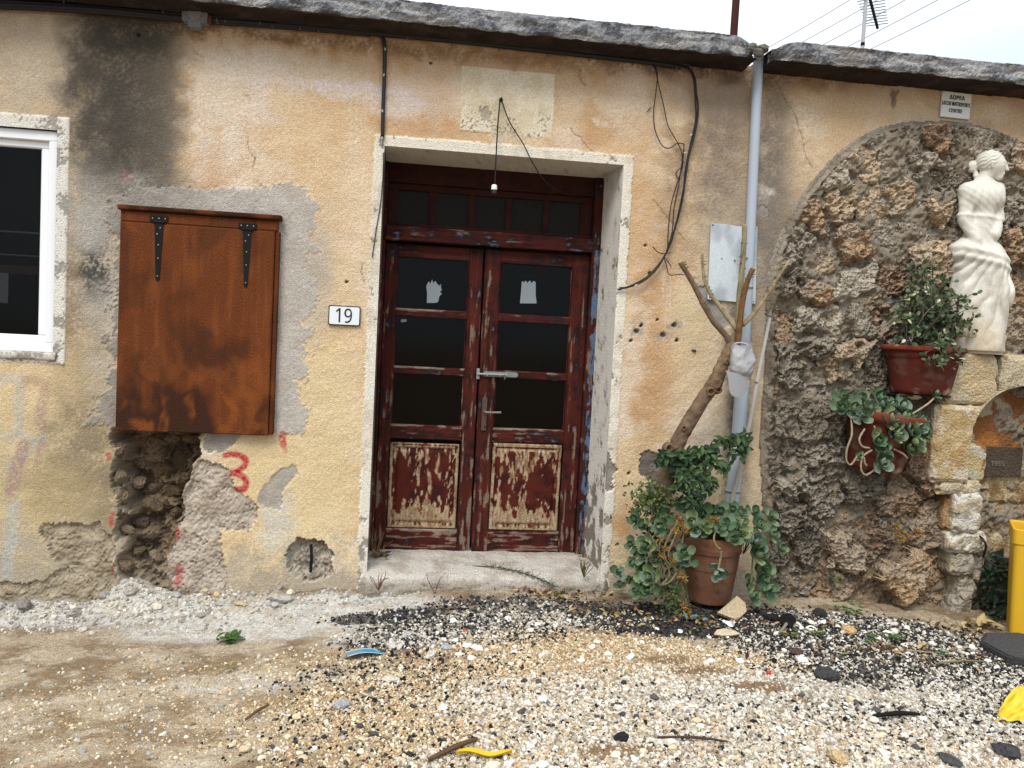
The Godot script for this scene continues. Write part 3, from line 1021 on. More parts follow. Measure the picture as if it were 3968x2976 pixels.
func house():
	wall_marks()
	var hs = thing("old_house", "single storey old house with flaking ochre plaster, concrete eave and red glazed door", "house")
	var step = 0.0066
	var open = func(a: Vector3, b: Vector3):
		var x = (a.x + b.x) / 2
		var y = (a.y + b.y) / 2
		return not ((x > DL and x < DR and y < DT) or (x < WINR and x > -3.42 and y > WINB and y < WINT) or (x > 1.95 and x < 3.6 and y < 2.2) or (x > 2.35 and x < 3.5 and y < 2.75))
	put("plaster_wall", sheet(steps(-2.86, 3.75, step, [DL, DR, WINR]), steps(-0.34, 3.3, step, [DT, WINB, WINT]), open), M.plaster, hs)
	put("plaster_wall", sheet(steps(-6.5, -2.86, 0.04, [-3.42]), steps(-0.34, 3.3, 0.03, [WINB, WINT]), open), M.plaster, hs)
	put("plaster_wall", sheet(steps(3.75, 7.5, 0.04), steps(-0.34, 3.3, 0.04), open), M.plaster, hs)
	# the room behind, shut on every side
	var b = Buf.new()
	b.box(Vector3(0.5, 1.5, -3.6), Vector3(14, 4, 0.2))
	b.box(Vector3(-6.4, 1.5, -1.9), Vector3(0.2, 4, 3.3))
	b.box(Vector3(7.4, 1.5, -1.9), Vector3(0.2, 4, 3.3))
	put("inner_wall", b, M.dark, hs)
	b = Buf.new()
	b.box(Vector3(0.5, 0.05, -2.0), Vector3(14, 0.1, 3.2))
	put("inner_floor", b, M.dark, hs)
	b = Buf.new()   # the thickness of the front wall round its openings
	for k in [[-6.3, -3.42, -0.3, 3.25], [-3.42, WINR, WINT, 3.25], [-3.42, WINR, -0.3, WINB], [WINR, DL - 0.004, 1.0, 3.25], [DL - 0.004, DR + 0.004, DT + 0.004, 3.25], [DR + 0.004, 7.3, 1.0, 3.25], [WINR, DL - 0.004, -0.3, 1.0], [DR + 0.004, 7.3, -0.3, 1.0]]:
		var deep = 0.27 if k[1] < 0 and k[3] <= 1.0 else 0.05
		b.box(Vector3((k[0] + k[1]) / 2, (k[2] + k[3]) / 2, -(deep + 0.45) / 2), Vector3(k[1] - k[0], k[3] - k[2], 0.45 - deep), Basis(), 0.001)
	put("wall_core", b, M.dark, hs)
	reveals(hs)
	eave(hs)
	hole_stones(hs)
	door(hs)
	window(hs)
	hatch(hs)


func reveals(hs):
	# the whitewashed sides of the doorway, flaking; and its shelf of a threshold
	var f = func(p: Vector3, low: float) -> Array:
		var s = p.x * 3.0 + p.z
		var b1 = nb.get_noise_3d(s, p.y, p.z)
		var f1 = nc.get_noise_3d(s, p.y, p.z)
		var gone = ss(0.12, 0.24, b1 * 0.7 + f1 * 0.2 - 0.16 + low * ss(1.1, 0.1, p.y) * 0.4)
		var c = S(230, 227, 222).lerp(S(212, 206, 198), ss(-0.1, 0.5, b1)).lerp(S(142, 134, 124), gone)
		return [c, -gone * 0.006 + f1 * 0.001]
	for side in [0, 1]:
		var b = Buf.new()
		var nu = 50
		var nv = 330
		for v in nv:
			for u in nu:
				var p = Vector3([DL, DR][side], lerpf(-0.2, DT, v / (nv - 1.0)), lerpf(0.006, -REV - 0.06, u / (nu - 1.0)))
				var r = f.call(p, [0.5, 1.2][side])
				p.x += r[1] * [1, -1][side] + [-0.02, -0.045][side] * u / (nu - 1.0)
				b.p(p, r[0])
		b.patch(nu, nv)
		put("door_jamb", b, M.paint, hs, true)
	var b = Buf.new()
	for v in 50:
		for u in 160:
			var p = Vector3(lerpf(DL, DR, u / 159.0), DT, lerpf(0.006, -REV - 0.06, v / 49.0))
			var r = f.call(p, 0.0)
			p.y += r[1] * 0.5 - 0.02 * v / 49.0
			b.p(p, r[0].lerp(S(206, 198, 184), 0.5))
	b.patch(160, 50)
	put("door_lintel", b, M.paint, hs, true)
	# doorstep
	b = Buf.new()
	var prof = [Vector2(-REV - 0.1, 0.150), Vector2(-0.3, 0.146), Vector2(-0.2, 0.138), Vector2(-0.1, 0.128), Vector2(-0.02, 0.118), Vector2(0.03, 0.106), Vector2(0.06, 0.09), Vector2(0.08, 0.062), Vector2(0.09, 0.03), Vector2(0.096, -0.02), Vector2(0.10, -0.1), Vector2(0.1, -0.3)]
	var pr = []
	for k in prof.size() - 1:
		for j in 5:
			pr.append(prof[k].lerp(prof[k + 1], j / 5.0))
	pr.append(prof[-1])
	for k in pr.size():
		for u in 200:
			var x = lerpf(DL - 0.05, DR + 0.07, u / 199.0)
			var b1 = nb.get_noise_3d(x, pr[k].y * 2.0, pr[k].x)
			var f1 = nc.get_noise_3d(x, pr[k].y, pr[k].x)
			var front = ss(0.05, 0.09, pr[k].x)
			var end = ss(0.06, 0.0, minf(x - DL + 0.05, DR + 0.07 - x)) * ss(-0.02, 0.04, pr[k].x)
			var p = Vector3(x, pr[k].y + b1 * 0.012 + f1 * 0.003 - end * 0.02, pr[k].x + front * (b1 * 0.02 + f1 * 0.008) - end * 0.08)
			var c = S(204, 198, 191).lerp(S(178, 170, 160), ss(-0.2, 0.4, b1 + f1 * 0.4)).lerp(S(140, 130, 116), front * 0.7)
			b.p(p, c)
	b.patch(200, pr.size())
	put("doorstep", b, M.concrete, hs, true).set_meta("label", "worn pale concrete doorstep")


func eave(hs):
	# a rough concrete slab with a broken gap where the pipe comes down
	for seg in [[-6.6, 1.505], [1.60, 7.6]]:
		var b = Buf.new()
		var path = [Vector2(-0.06, 3.262), Vector2(0.06, 3.264), Vector2(0.14, 3.268), Vector2(0.205, 3.270), Vector2(0.226, 3.272), Vector2(0.233, 3.285), Vector2(0.235, 3.33), Vector2(0.234, 3.374), Vector2(0.222, 3.388), Vector2(0.12, 3.392), Vector2(-0.3, 3.39), Vector2(-4.0, 3.42)]
		var pr = []
		for k in path.size() - 1:
			var m = 2 if k > 8 else 4
			for j in m:
				pr.append(path[k].lerp(path[k + 1], j / float(m)))
		pr.append(path[-1])
		var xs = PackedFloat32Array()
		var x = seg[0]
		while x < seg[1]:
			xs.append(x)
			x += 0.012 if x > -3.0 and x < 3.8 else 0.06
		xs.append(seg[1])
		for k in pr.size():
			for xx in xs:
				var n1 = nb.get_noise_3d(xx, pr[k].y * 1.5, pr[k].x * 0.6)
				var n2 = nc.get_noise_3d(xx, pr[k].y, pr[k].x)
				var n3 = nb.get_noise_3d(xx * 0.5 + 7.0, pr[k].y * 3.0, pr[k].x)
				var face = ss(0.212, 0.228, pr[k].x)
				var top = ss(3.380, 3.389, pr[k].y)
				var near = ss(0.16, 0.0, absf(xx - (1.505 if seg[0] < 0 else 1.60))) 
				var broke = near * face
				var crag = ss(0.04, 0.09, n3) * 0.010
				var y = pr[k].y + n1 * 0.007 * (1.0 - top) + n2 * 0.003 - broke * top * 0.045 * (1.0 + n1) - near * near * 0.05 * ss(3.30, 3.36, pr[k].y)
				if k > 4 * 3 and face > 0.5 and top < 0.5:
					y += (n1 * 0.006 + n3 * 0.008) * ss(3.31, 3.275, pr[k].y)
				var z = pr[k].x + face * (n1 * 0.008 + n2 * 0.006 - crag - near * near * 0.09)
				var c = S(150, 153, 160).lerp(S(94, 97, 104), ss(-0.15, 0.3, n1 + n2 * 0.7)).lerp(S(190, 190, 190), ss(0.12, 0.4, n3 + n2 * 0.6) * 0.8)
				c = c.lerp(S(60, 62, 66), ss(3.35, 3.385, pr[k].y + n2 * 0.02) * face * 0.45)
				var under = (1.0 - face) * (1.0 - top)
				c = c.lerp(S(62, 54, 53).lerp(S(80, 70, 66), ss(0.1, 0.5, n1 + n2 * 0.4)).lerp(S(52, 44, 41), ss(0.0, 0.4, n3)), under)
				if seg[0] > 0:
					c = c.lerp(S(140, 132, 124), ss(0.2, 0.0, absf(xx - 2.08)) * face * (1 - top) * 0.5)
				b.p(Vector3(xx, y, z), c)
		b.patch(xs.size(), pr.size())
		put("eave_slab", b, M.concrete, hs, true).set_meta("label", "crumbling grey concrete eave" if seg[0] < 0 else "lower eave length beyond the drainpipe")
	# rubble in the gap
	for w in [[Vector3(1.477, 3.341, 0.17), 0.035], [Vector3(1.517, 3.313, 0.2), 0.03], [Vector3(1.544, 3.344, 0.15), 0.04], [Vector3(1.45, 3.317, 0.17), 0.03]]:
		var o = put("broken_concrete", rock(Vector3(w[1] * 1.3, w[1], w[1]), 5 + int(w[1] * 1000), 0.3, 2, S(118, 114, 108)), M.rock, hs)
		o.position = w[0]


func hole_stones(hs):
	var n = 0
	for w in [[Vector3(-2.096, 0.81, -0.15), .075, .05], [Vector3(-1.966, 0.826, -0.15), .08, .045], [Vector3(-1.793, 0.737, -0.15), .06, .10], [Vector3(-2.016, 0.702, -0.15), .07, .045], [Vector3(-1.896, 0.65, -0.15), .06, .05], [Vector3(-1.73, 0.85, -0.15), .06, .035], [Vector3(-2.065, 0.59, -0.15), .05, .05], [Vector3(-1.959, 0.537, -0.15), .075, .035], [Vector3(-1.84, 0.526, -0.15), .06, .035], [Vector3(-2.075, 0.45, -0.15), .05, .03], [Vector3(-1.903, 0.427, -0.15), .07, .03], [Vector3(-2.007, 0.34, -0.15), .05, .03], [Vector3(-1.81, 0.401, -0.15), .03, .03], [Vector3(-2.105, 0.283, -0.15), .035, .03], [Vector3(-1.952, 0.258, -0.15), .06, .022], [Vector3(-2.115, 0.699, -0.15), .035, .06]]:
		var z = -0.24 + 0.13 * ss(0.55, 0.05, w[0].y)
		var col = [S(110, 92, 72), S(128, 108, 86), S(92, 78, 64), S(120, 104, 90)][n % 4]
		var o = put("stone", rock(Vector3(w[1] * 1.15, w[2] * 1.2, 0.05), 60 + n, 0.35, 3, col, 0.25), M.rock, hs)
		o.position = Vector3(w[0].x, w[0].y, z)
		o.rotation = Vector3(0, 0, rng.randf_range(-0.15, 0.15))
		n += 1
	for w in [[Vector3(-2.108, 0.783, -0.05), .045, .05], [Vector3(-2.093, 0.632, -0.06), .04, .06], [Vector3(-2.073, 0.508, -0.07), .05, .04], [Vector3(-2.084, 0.417, -0.05), .035, .035], [Vector3(-2.046, 0.328, -0.08), .05, .03], [Vector3(-2.069, 0.226, -0.05), .045, .04], [Vector3(-1.987, 0.186, -0.1), .05, .03], [Vector3(-1.879, 0.163, -0.09), .045, .03], [Vector3(-2.046, 0.116, -0.05), .05, .035], [Vector3(-1.93, 0.454, -0.15), .06, .04], [Vector3(-2.019, 0.587, -0.17), .05, .04]]:
		var o = put("stone", rock(Vector3(w[1], w[2], 0.045), 160 + n, 0.4, 3, [S(128, 112, 92), S(112, 98, 80), S(140, 126, 108)][n % 3], 0.25), M.rock, hs)
		o.position = w[0]
		o.rotation = Vector3(0, 0, rng.randf_range(-0.6, 0.6))
		n += 1
	# reinforcing bar left in the crumbled patch
	var b = Buf.new()
	b.tube([Vector3(-0.982, 0.269, 0), Vector3(-0.976, 0.203, 0.004), Vector3(-0.978, 0.102, 0.002)], 0.009, 6)
	put("rusty_bar", b, M.iron, hs)





# ---------- joinery ----------
func board(b: Buf, lo: Vector3, hi: Vector3, step: float, look: Callable, shape = null):
	# a plank whose face is fine enough to carry worn paint; look(p) gives a colour, shape(u, v) a rise
	var nu = maxi(2, int(ceil((hi.x - lo.x) / step)) + 1)
	var nv = maxi(2, int(ceil((hi.y - lo.y) / step)) + 1)
	var first = b.v.size()
	for v in nv:
		for u in nu:
			var fu = u / (nu - 1.0)
			var fv = v / (nv - 1.0)
			var p = Vector3(lerpf(lo.x, hi.x, fu), lerpf(lo.y, hi.y, fv), hi.z)
			var e = minf(minf(fu, 1.0 - fu) * (hi.x - lo.x), minf(fv, 1.0 - fv) * (hi.y - lo.y))
			p.z -= 0.004 * ss(0.004, 0.0, e)
			if shape:
				p.z += shape.call(fu, fv, e)
			b.p(p, look.call(p))
	b.patch(nu, nv)
	# sides
	for s in 4:
		var n = nu if s < 2 else nv
		for k in n:
			var src = first + (k if s == 0 else (nv - 1) * nu + k if s == 1 else k * nu if s == 2 else k * nu + nu - 1)
			b.p(b.v[src], b.c[src] * 0.9)
			var back = b.v[src]
			back.z = lo.z
			b.p(back, b.c[src] * 0.9)
		b.patch(2, n)


func paint(p: Vector3, along: float, wear: float, blue = 0.0) -> Color:
	# red over blue over grey timber; along: 0 grain upright, 1 grain level
	var g = Vector3(p.x * lerpf(3.4, 0.16, along), p.y * lerpf(0.16, 3.4, along), 1.7)
	var s = nb.get_noise_3d(g.x * 1.4, g.y * 1.4, g.z)
	var f = nc.get_noise_3d(p.x * lerpf(1.0, 0.14, along), p.y * lerpf(0.14, 1.0, along), 0.3)
	var t = nb.get_noise_3d(p.x * 1.3, p.y * 1.3, 9.0)
	var c = S(74, 30, 26).lerp(S(48, 23, 21), ss(-0.25, 0.3, t)).lerp(S(96, 46, 33), ss(0.05, 0.4, s) * 0.5)
	var k = s * 0.55 + f * 0.5 + t * 0.3 + wear
	if blue > 0.0:
		c = c.lerp(S(94, 114, 142).lerp(S(44, 40, 46), ss(-0.05, 0.2, f)), ss(0.34, 0.40, t * 0.6 + f * 0.7 + blue))
	c = c.lerp(S(112, 60, 40), ss(0.28, 0.34, k) * 0.8)
	c = c.lerp(S(152, 134, 120).lerp(S(120, 104, 92), ss(-0.1, 0.2, f)), ss(0.36, 0.42, k))
	return c * (1.0 + f * 0.25)


func shaded_paint(p: Vector3, along: float) -> Color:   # head and fanlight: doorway shade mixed into the paint colour as darker brown
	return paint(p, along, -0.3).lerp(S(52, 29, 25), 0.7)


func door(hs):
	var z = -REV
	# frame: two posts, head, transom rail
	var fr = node("door_frame", hs)
	fr.set_meta("label", "dark red door frame with blue undercoat showing")
	for side in [0, 1]:
		var b = Buf.new()
		var x0 = [-0.690, 0.697][side]
		var x1 = [-0.632, 0.765][side]
		board(b, Vector3(x0, 0.10, z - 0.08), Vector3(x1, 2.63, z + 0.03), 0.0065, func(p):
			var out = ss(0.03, 0.0, p.x - x0) if side == 0 else ss(0.012, 0.022, p.x - x0)
			return paint(p, 0.0, ss(0.7, 0.1, p.y) * 0.1, out * (0.55 if p.y < 2.15 else 0.1) + 0.02))
		put("door_post", b, M.paint, fr)
	var b = Buf.new()
	board(b, Vector3(-0.632, 2.50, z - 0.08), Vector3(0.697, 2.63, z + 0.015), 0.0075, func(p): return shaded_paint(p, 1.0))
	put("frame_head", b, M.paint, fr)
	b = Buf.new()
	board(b, Vector3(-0.632, 2.135, z - 0.06), Vector3(0.697, 2.225, z + 0.045), 0.006, func(p): return paint(p, 1.0, ss(2.19, 2.14, p.y) * 0.06, 0.22 * ss(0.30, -0.05, absf(fposmod(p.x + 0.2, 0.55) - 0.25) - 0.05)), func(u, v, e): return -0.008 * ss(0.55, 0.62, v))
	put("transom_rail", b, M.paint, fr)
	# the light over the door: five panes
	var tw = node("transom_window", hs)
	b = Buf.new()
	board(b, Vector3(-0.632, 2.458, z - 0.05), Vector3(0.697, 2.50, z - 0.01), 0.01, func(p): return shaded_paint(p, 1.0))
	put("rail", b, M.paint, tw)
	b = Buf.new()
	board(b, Vector3(-0.632, 2.225, z - 0.05), Vector3(0.697, 2.250, z - 0.01), 0.01, func(p): return shaded_paint(p, 1.0))
	put("rail", b, M.paint, tw)
	var xs = [-0.632, -0.575, -0.367, -0.322, -0.118, -0.078, 0.124, 0.162, 0.369, 0.405, 0.617, 0.697]
	for k in 6:
		b = Buf.new()
		board(b, Vector3(xs[k * 2], 2.25, z - 0.05), Vector3(xs[k * 2 + 1], 2.458, z - 0.012), 0.01, func(p): return shaded_paint(p, 0.0))
		put("muntin", b, M.paint, tw)
		if k < 5:
			b = Buf.new()
			b.box(Vector3((xs[k * 2 + 1] + xs[k * 2 + 2]) / 2, 2.354, z - 0.032), Vector3(xs[k * 2 + 2] - xs[k * 2 + 1] + 0.01, 0.22, 0.003), Basis(), 0.0005)
			put("pane", b, M.dusty, tw)
	# two leaves
	var rails = [[0.146, 0.284, 0.22], [0.872, 0.966, 0.06], [1.292, 1.342, 0.03], [1.660, 1.712, 0.0], [2.036, 2.118, -0.25]]
	for side in [0, 1]:
		var leaf = node("door_leaf", hs)
		leaf.set_meta("label", ["left leaf of the flaking red double door", "right leaf with lever handle and sliding bolt"][side])
		var e0 = [-0.629, 0.006][side]
		var e1 = [-0.553, 0.110][side]
		var e2 = [-0.092, 0.585][side]
		var e3 = [-0.006, 0.694][side]
		var zz = z - [0.012, 0.004][side]
		for k in 2:
			b = Buf.new()
			var inner = (k == 1) == (side == 0)
			var lo = [e0, e2][k]
			var hi = [e1, e3][k]
			board(b, Vector3(lo, 0.148, zz - 0.04), Vector3(hi, 2.12, zz), 0.0055, func(p):
				var w = ss(1.3, 0.1, p.y) * 0.14 + ss(2.0, 2.1, p.y) * -0.2
				if inner:
					w += 0.04 + 0.22 * ss(0.018, 0.004, (hi - p.x) if side == 0 else 9.0) * ss(2.0, 1.8, p.y)
				return paint(p, 0.0, w, 0.04))
			put("stile", b, M.paint, leaf)
		for r in rails:
			b = Buf.new()
			board(b, Vector3(e1, r[0], zz - 0.038), Vector3(e2, r[1], zz - 0.003), 0.0055, func(p): return paint(p, 1.0, r[2] + ss(r[1] - 0.022, r[1] - 0.006, p.y) * (0.36 if r[1] < 2 else 0.0), 0.05))
			put("rail", b, M.paint, leaf)
		for r in [[0.966, 1.292], [1.342, 1.660], [1.712, 2.036]]:
			b = Buf.new()
			b.box(Vector3((e1 + e2) / 2, (r[0] + r[1]) / 2, zz - 0.026), Vector3(e2 - e1 + 0.012, r[1] - r[0] + 0.012, 0.004), Basis(), 0.0005)
			put("pane", b, M.glass, leaf)
			for s in [0, 1]:   # putty beads up the sides
				b = Buf.new()
				var bx = [e1, e2 - 0.009][s]
				board(b, Vector3(bx, r[0], zz - 0.024), Vector3(bx + 0.009, r[1], zz - 0.012), 0.009, func(p): return paint(p, 0.0, 0.08, 0.02))
				put("glazing_bead", b, M.paint, leaf)
		# fielded panel, sprung and flaking
		b = Buf.new()
		var x0 = e1 + 0.006
		var x1 = e2 - 0.012
		board(b, Vector3(x0, 0.29, zz - 0.034), Vector3(x1, 0.866 - 0.02 * (1 - side), zz - 0.01), 0.005, func(p):
			var u = (p.x - x0) / (x1 - x0)
			var v = (p.y - 0.29) / 0.57
			var n1 = nb.get_noise_3d(p.x * 2.6, p.y * 0.75, 3.0 + side * 5.0)
			var n2 = nc.get_noise_3d(p.x, p.y * 0.35, side * 2.0)
			var n3 = nb.get_noise_3d(p.x * 1.2, p.y * 1.2, 5.0)
			var e = minf(minf(u, 1 - u) * (x1 - x0), minf(v, 1 - v) * 0.57)
			var c = S(88, 34, 28).lerp(S(62, 26, 24), ss(-0.2, 0.3, n3))
			var k = n1 * 0.8 + n2 * 0.55 + ss(0.42, 0.08, v) * 0.62 + ss(0.76, 0.9, v) * 0.12 - 0.02 + ss(0.25, 0.0, absf(u - 0.5)) * 0.12
			if e < 0.042:
				k = n2 * 0.6 + (0.45 if e < 0.016 or (v > 0.86 and e > 0.026) else 0.05) + ss(0.35, 0.1, v) * 0.3
			var bare = S(172, 146, 116).lerp(S(140, 112, 86), ss(-0.2, 0.3, n1 + n2)).lerp(S(196, 178, 154), ss(0.05, 0.3, n2) * 0.7)
			c = c.lerp(S(128, 84, 58), ss(0.16, 0.22, k)).lerp(bare, ss(0.22, 0.28, k))
			return c, func(u, v, e):
			return 0.008 * ss(0.018, 0.03, e) * ss(0.06, 0.036, e) * -1.0 + 0.004 * ss(0.04, 0.05, e) + 0.012 * sin(v * 3.0) * v + 0.02 * v * v * v)
		put("panel", b, M.paint, leaf)
		# torn paper left on the glass
		b = Buf.new()
		var tears = [[Vector2(-0.355, 1.754), Vector2(-0.355, 1.813), Vector2(-0.363, 1.86), Vector2(-0.35, 1.893), Vector2(-0.337, 1.879), Vector2(-0.327, 1.909), Vector2(-0.32, 1.883), Vector2(-0.306, 1.899), Vector2(-0.293, 1.879), Vector2(-0.277, 1.868), Vector2(-0.269, 1.883), Vector2(-0.268, 1.854), Vector2(-0.261, 1.842), Vector2(-0.276, 1.83), Vector2(-0.26, 1.819), Vector2(-0.277, 1.8), Vector2(-0.282, 1.764), Vector2(-0.302, 1.757)], [Vector2(0.249, 1.785), Vector2(0.252, 1.854), Vector2(0.254, 1.932), Vector2(0.27, 1.921), Vector2(0.278, 1.937), Vector2(0.291, 1.92), Vector2(0.308, 1.939), Vector2(0.318, 1.921), Vector2(0.333, 1.937), Vector2(0.346, 1.926), Vector2(0.349, 1.854), Vector2(0.359, 1.791)]]
		b.flat(tears[side], zz - 0.0235, zz - 0.0225, S(128, 138, 146))
		put("torn_paper", b, M.plain, leaf)
		if side == 0:
			b = Buf.new()
			b.flat([Vector2(-0.515, 1.639), Vector2(-0.48, 1.644), Vector2(-0.479, 1.626), Vector2(-0.514, 1.621)], zz - 0.0235, zz - 0.0225, S(120, 130, 134))
			put("torn_paper", b, M.plain, leaf)
	# furniture of the right leaf
	var right = hs.get_node("door_leaf2")
	var fz = z - 0.004
	b = Buf.new()
	b.box(Vector3(0.048, 1.052, -0.36) + Vector3(0, 0, 0.003), Vector3(0.034, 0.215, 0.008), Basis(), 0.003, S(80, 62, 54))
	b.ball(Vector3(0.044, 1.139, -0.36) + Vector3(0, 0, 0.007), Vector3(0.005, 0.005, 0.004), S(70, 60, 55))
	b.box(Vector3(0.055, 0.97, -0.36) + Vector3(0, 0, 0.0075), Vector3(0.007, 0.02, 0.002), Basis(), 0.0005, S(12, 11, 10))
	put("lock_plate", b, M.satin, right)
	b = Buf.new()
	var h0 = Vector3(0.047, 1.07, -0.36)
	b.tube(curve([h0, h0 + Vector3(0, 0, 0.03), h0 + Vector3(0.006, 0.0, 0.048), h0 + Vector3(0.03, 0, 0.054), h0 + Vector3(0.06, 0.001, 0.054), h0 + Vector3(0.105, 0.003, 0.052)], 4), 0.0075, 8, S(112, 108, 102))
	put("handle", b, M.satin, right, true)
	var bolt = Buf.new()
	var k0 = Vector3(0.138, 1.316, -0.36) + Vector3(0, 0, 0.004)
	var tilt = Basis(Vector3(0, 0, 1), 0.012)
	bolt.box(k0, Vector3(0.215, 0.034, 0.006), tilt, 0.002, S(116, 122, 120))
	bolt.ball(k0 + Vector3(0.1, 0, 0.0), Vector3(0.02, 0.017, 0.004), S(120, 126, 124))
	bolt.tube([k0 + tilt * Vector3(-0.15, 0, 0.012), k0 + tilt * Vector3(0.05, 0, 0.012)], 0.006, 8, S(150, 154, 154))
	for dx in [-0.085, 0.0, 0.04]:
		bolt.box(k0 + tilt * Vector3(dx, 0, 0.010), Vector3(0.014, 0.03, 0.014), tilt, 0.004, S(124, 130, 128))
	bolt.box(k0 + tilt * Vector3(0.03, -0.014, 0.016), Vector3(0.009, 0.034, 0.006), tilt, 0.002, S(96, 92, 86))
	bolt.box(k0 + tilt * Vector3(-0.143, 0.0, -0.002), Vector3(0.02, 0.07, 0.01), tilt, 0.002, S(134, 138, 136))
	put("sliding_bolt", bolt, M.satin, right)


func window(hs):
	var w = node("window", hs)
	w.set_meta("label", "white plastic window, partly out of frame")
	var x1 = WINR - 0.004
	var x0 = -3.41
	var fw = 0.058
	for k in [[x0, x1, WINT - fw, WINT - 0.003], [x0, x1, WINB + 0.003, WINB + fw], [x1 - fw * 0.8, x1, WINB + fw, WINT - fw], [x0, x0 + fw, WINB + fw, WINT - fw]]:
		var b = Buf.new()
		b.box(Vector3((k[0] + k[1]) / 2, (k[2] + k[3]) / 2, -0.055), Vector3(k[1] - k[0], k[3] - k[2], 0.08), Basis(), 0.004)
		put("frame", b, M.upvc, w)
	var sx = x1 - fw * 0.8
	for k in [[x0 + fw, sx, WINT - fw - 0.04, WINT - fw], [x0 + fw, sx, WINB + fw, WINB + fw + 0.04], [sx - 0.05, sx, WINB + fw + 0.04, WINT - fw - 0.04]]:
		var b = Buf.new()
		b.box(Vector3((k[0] + k[1]) / 2, (k[2] + k[3]) / 2, -0.065), Vector3(k[1] - k[0], k[3] - k[2], 0.05), Basis(), 0.006)
		put("sash", b, M.upvc, w)
	var b = Buf.new()
	b.box(Vector3((x0 + fw + sx - 0.05) / 2, (WINB + WINT) / 2, -0.07), Vector3(sx - 0.04 - x0 - fw, WINT - WINB - 2 * fw - 0.06, 0.004), Basis(), 0.0005)
	put("pane", b, M.glass, w)
	for k in [[492, 0.012, S(88, 108, 124)], [541, 0.010, S(92, 100, 110)], [572, 0.05, S(70, 48, 40)], [713, 0.012, S(84, 96, 108)]]:
		b = Buf.new()
		b.box(Vector3(-2.95, shelf_height(k[0]), -0.2), Vector3(0.9, k[1], 0.02), Basis(Vector3(0, 0, 1), 0.0), 0.003, k[2])
		put("shelf_board", b, M.plain, w)
	b = Buf.new()
	b.box(Vector3(-2.771, 1.692, -0.12), Vector3(0.06, 0.17, 0.003), Basis(), 0.0005, S(118, 124, 128))
	put("paper", b, M.plain, w)
	b = Buf.new()   # painted sill below the frame
	for v in 8:
		for u in 110:
			var x = lerpf(-3.45, WINR + 0.02, u / 109.0)
			var f1 = nc.get_noise_2d(x, v * 0.02)
			var path = [Vector2(-0.02, 0.004), Vector2(0.0, 0.004), Vector2(0.016, 0.0), Vector2(0.02, -0.006), Vector2(0.02, -0.02), Vector2(0.018, -0.034), Vector2(0.012, -0.038), Vector2(0.0, -0.038)]
			b.p(Vector3(x, WINB + path[v].y + f1 * 0.002, path[v].x + f1 * 0.001), S(212, 208, 200).lerp(S(158, 150, 142), ss(0.1, 0.3, f1 + nb.get_noise_2d(x, 4.0))))
	b.patch(110, 8)
	put("sill", b, M.paint, w, true)


func shelf_height(py) -> float:   # heights of the shelf boards seen through the window
	return 2.02 - (py - 492.0) * 0.00272


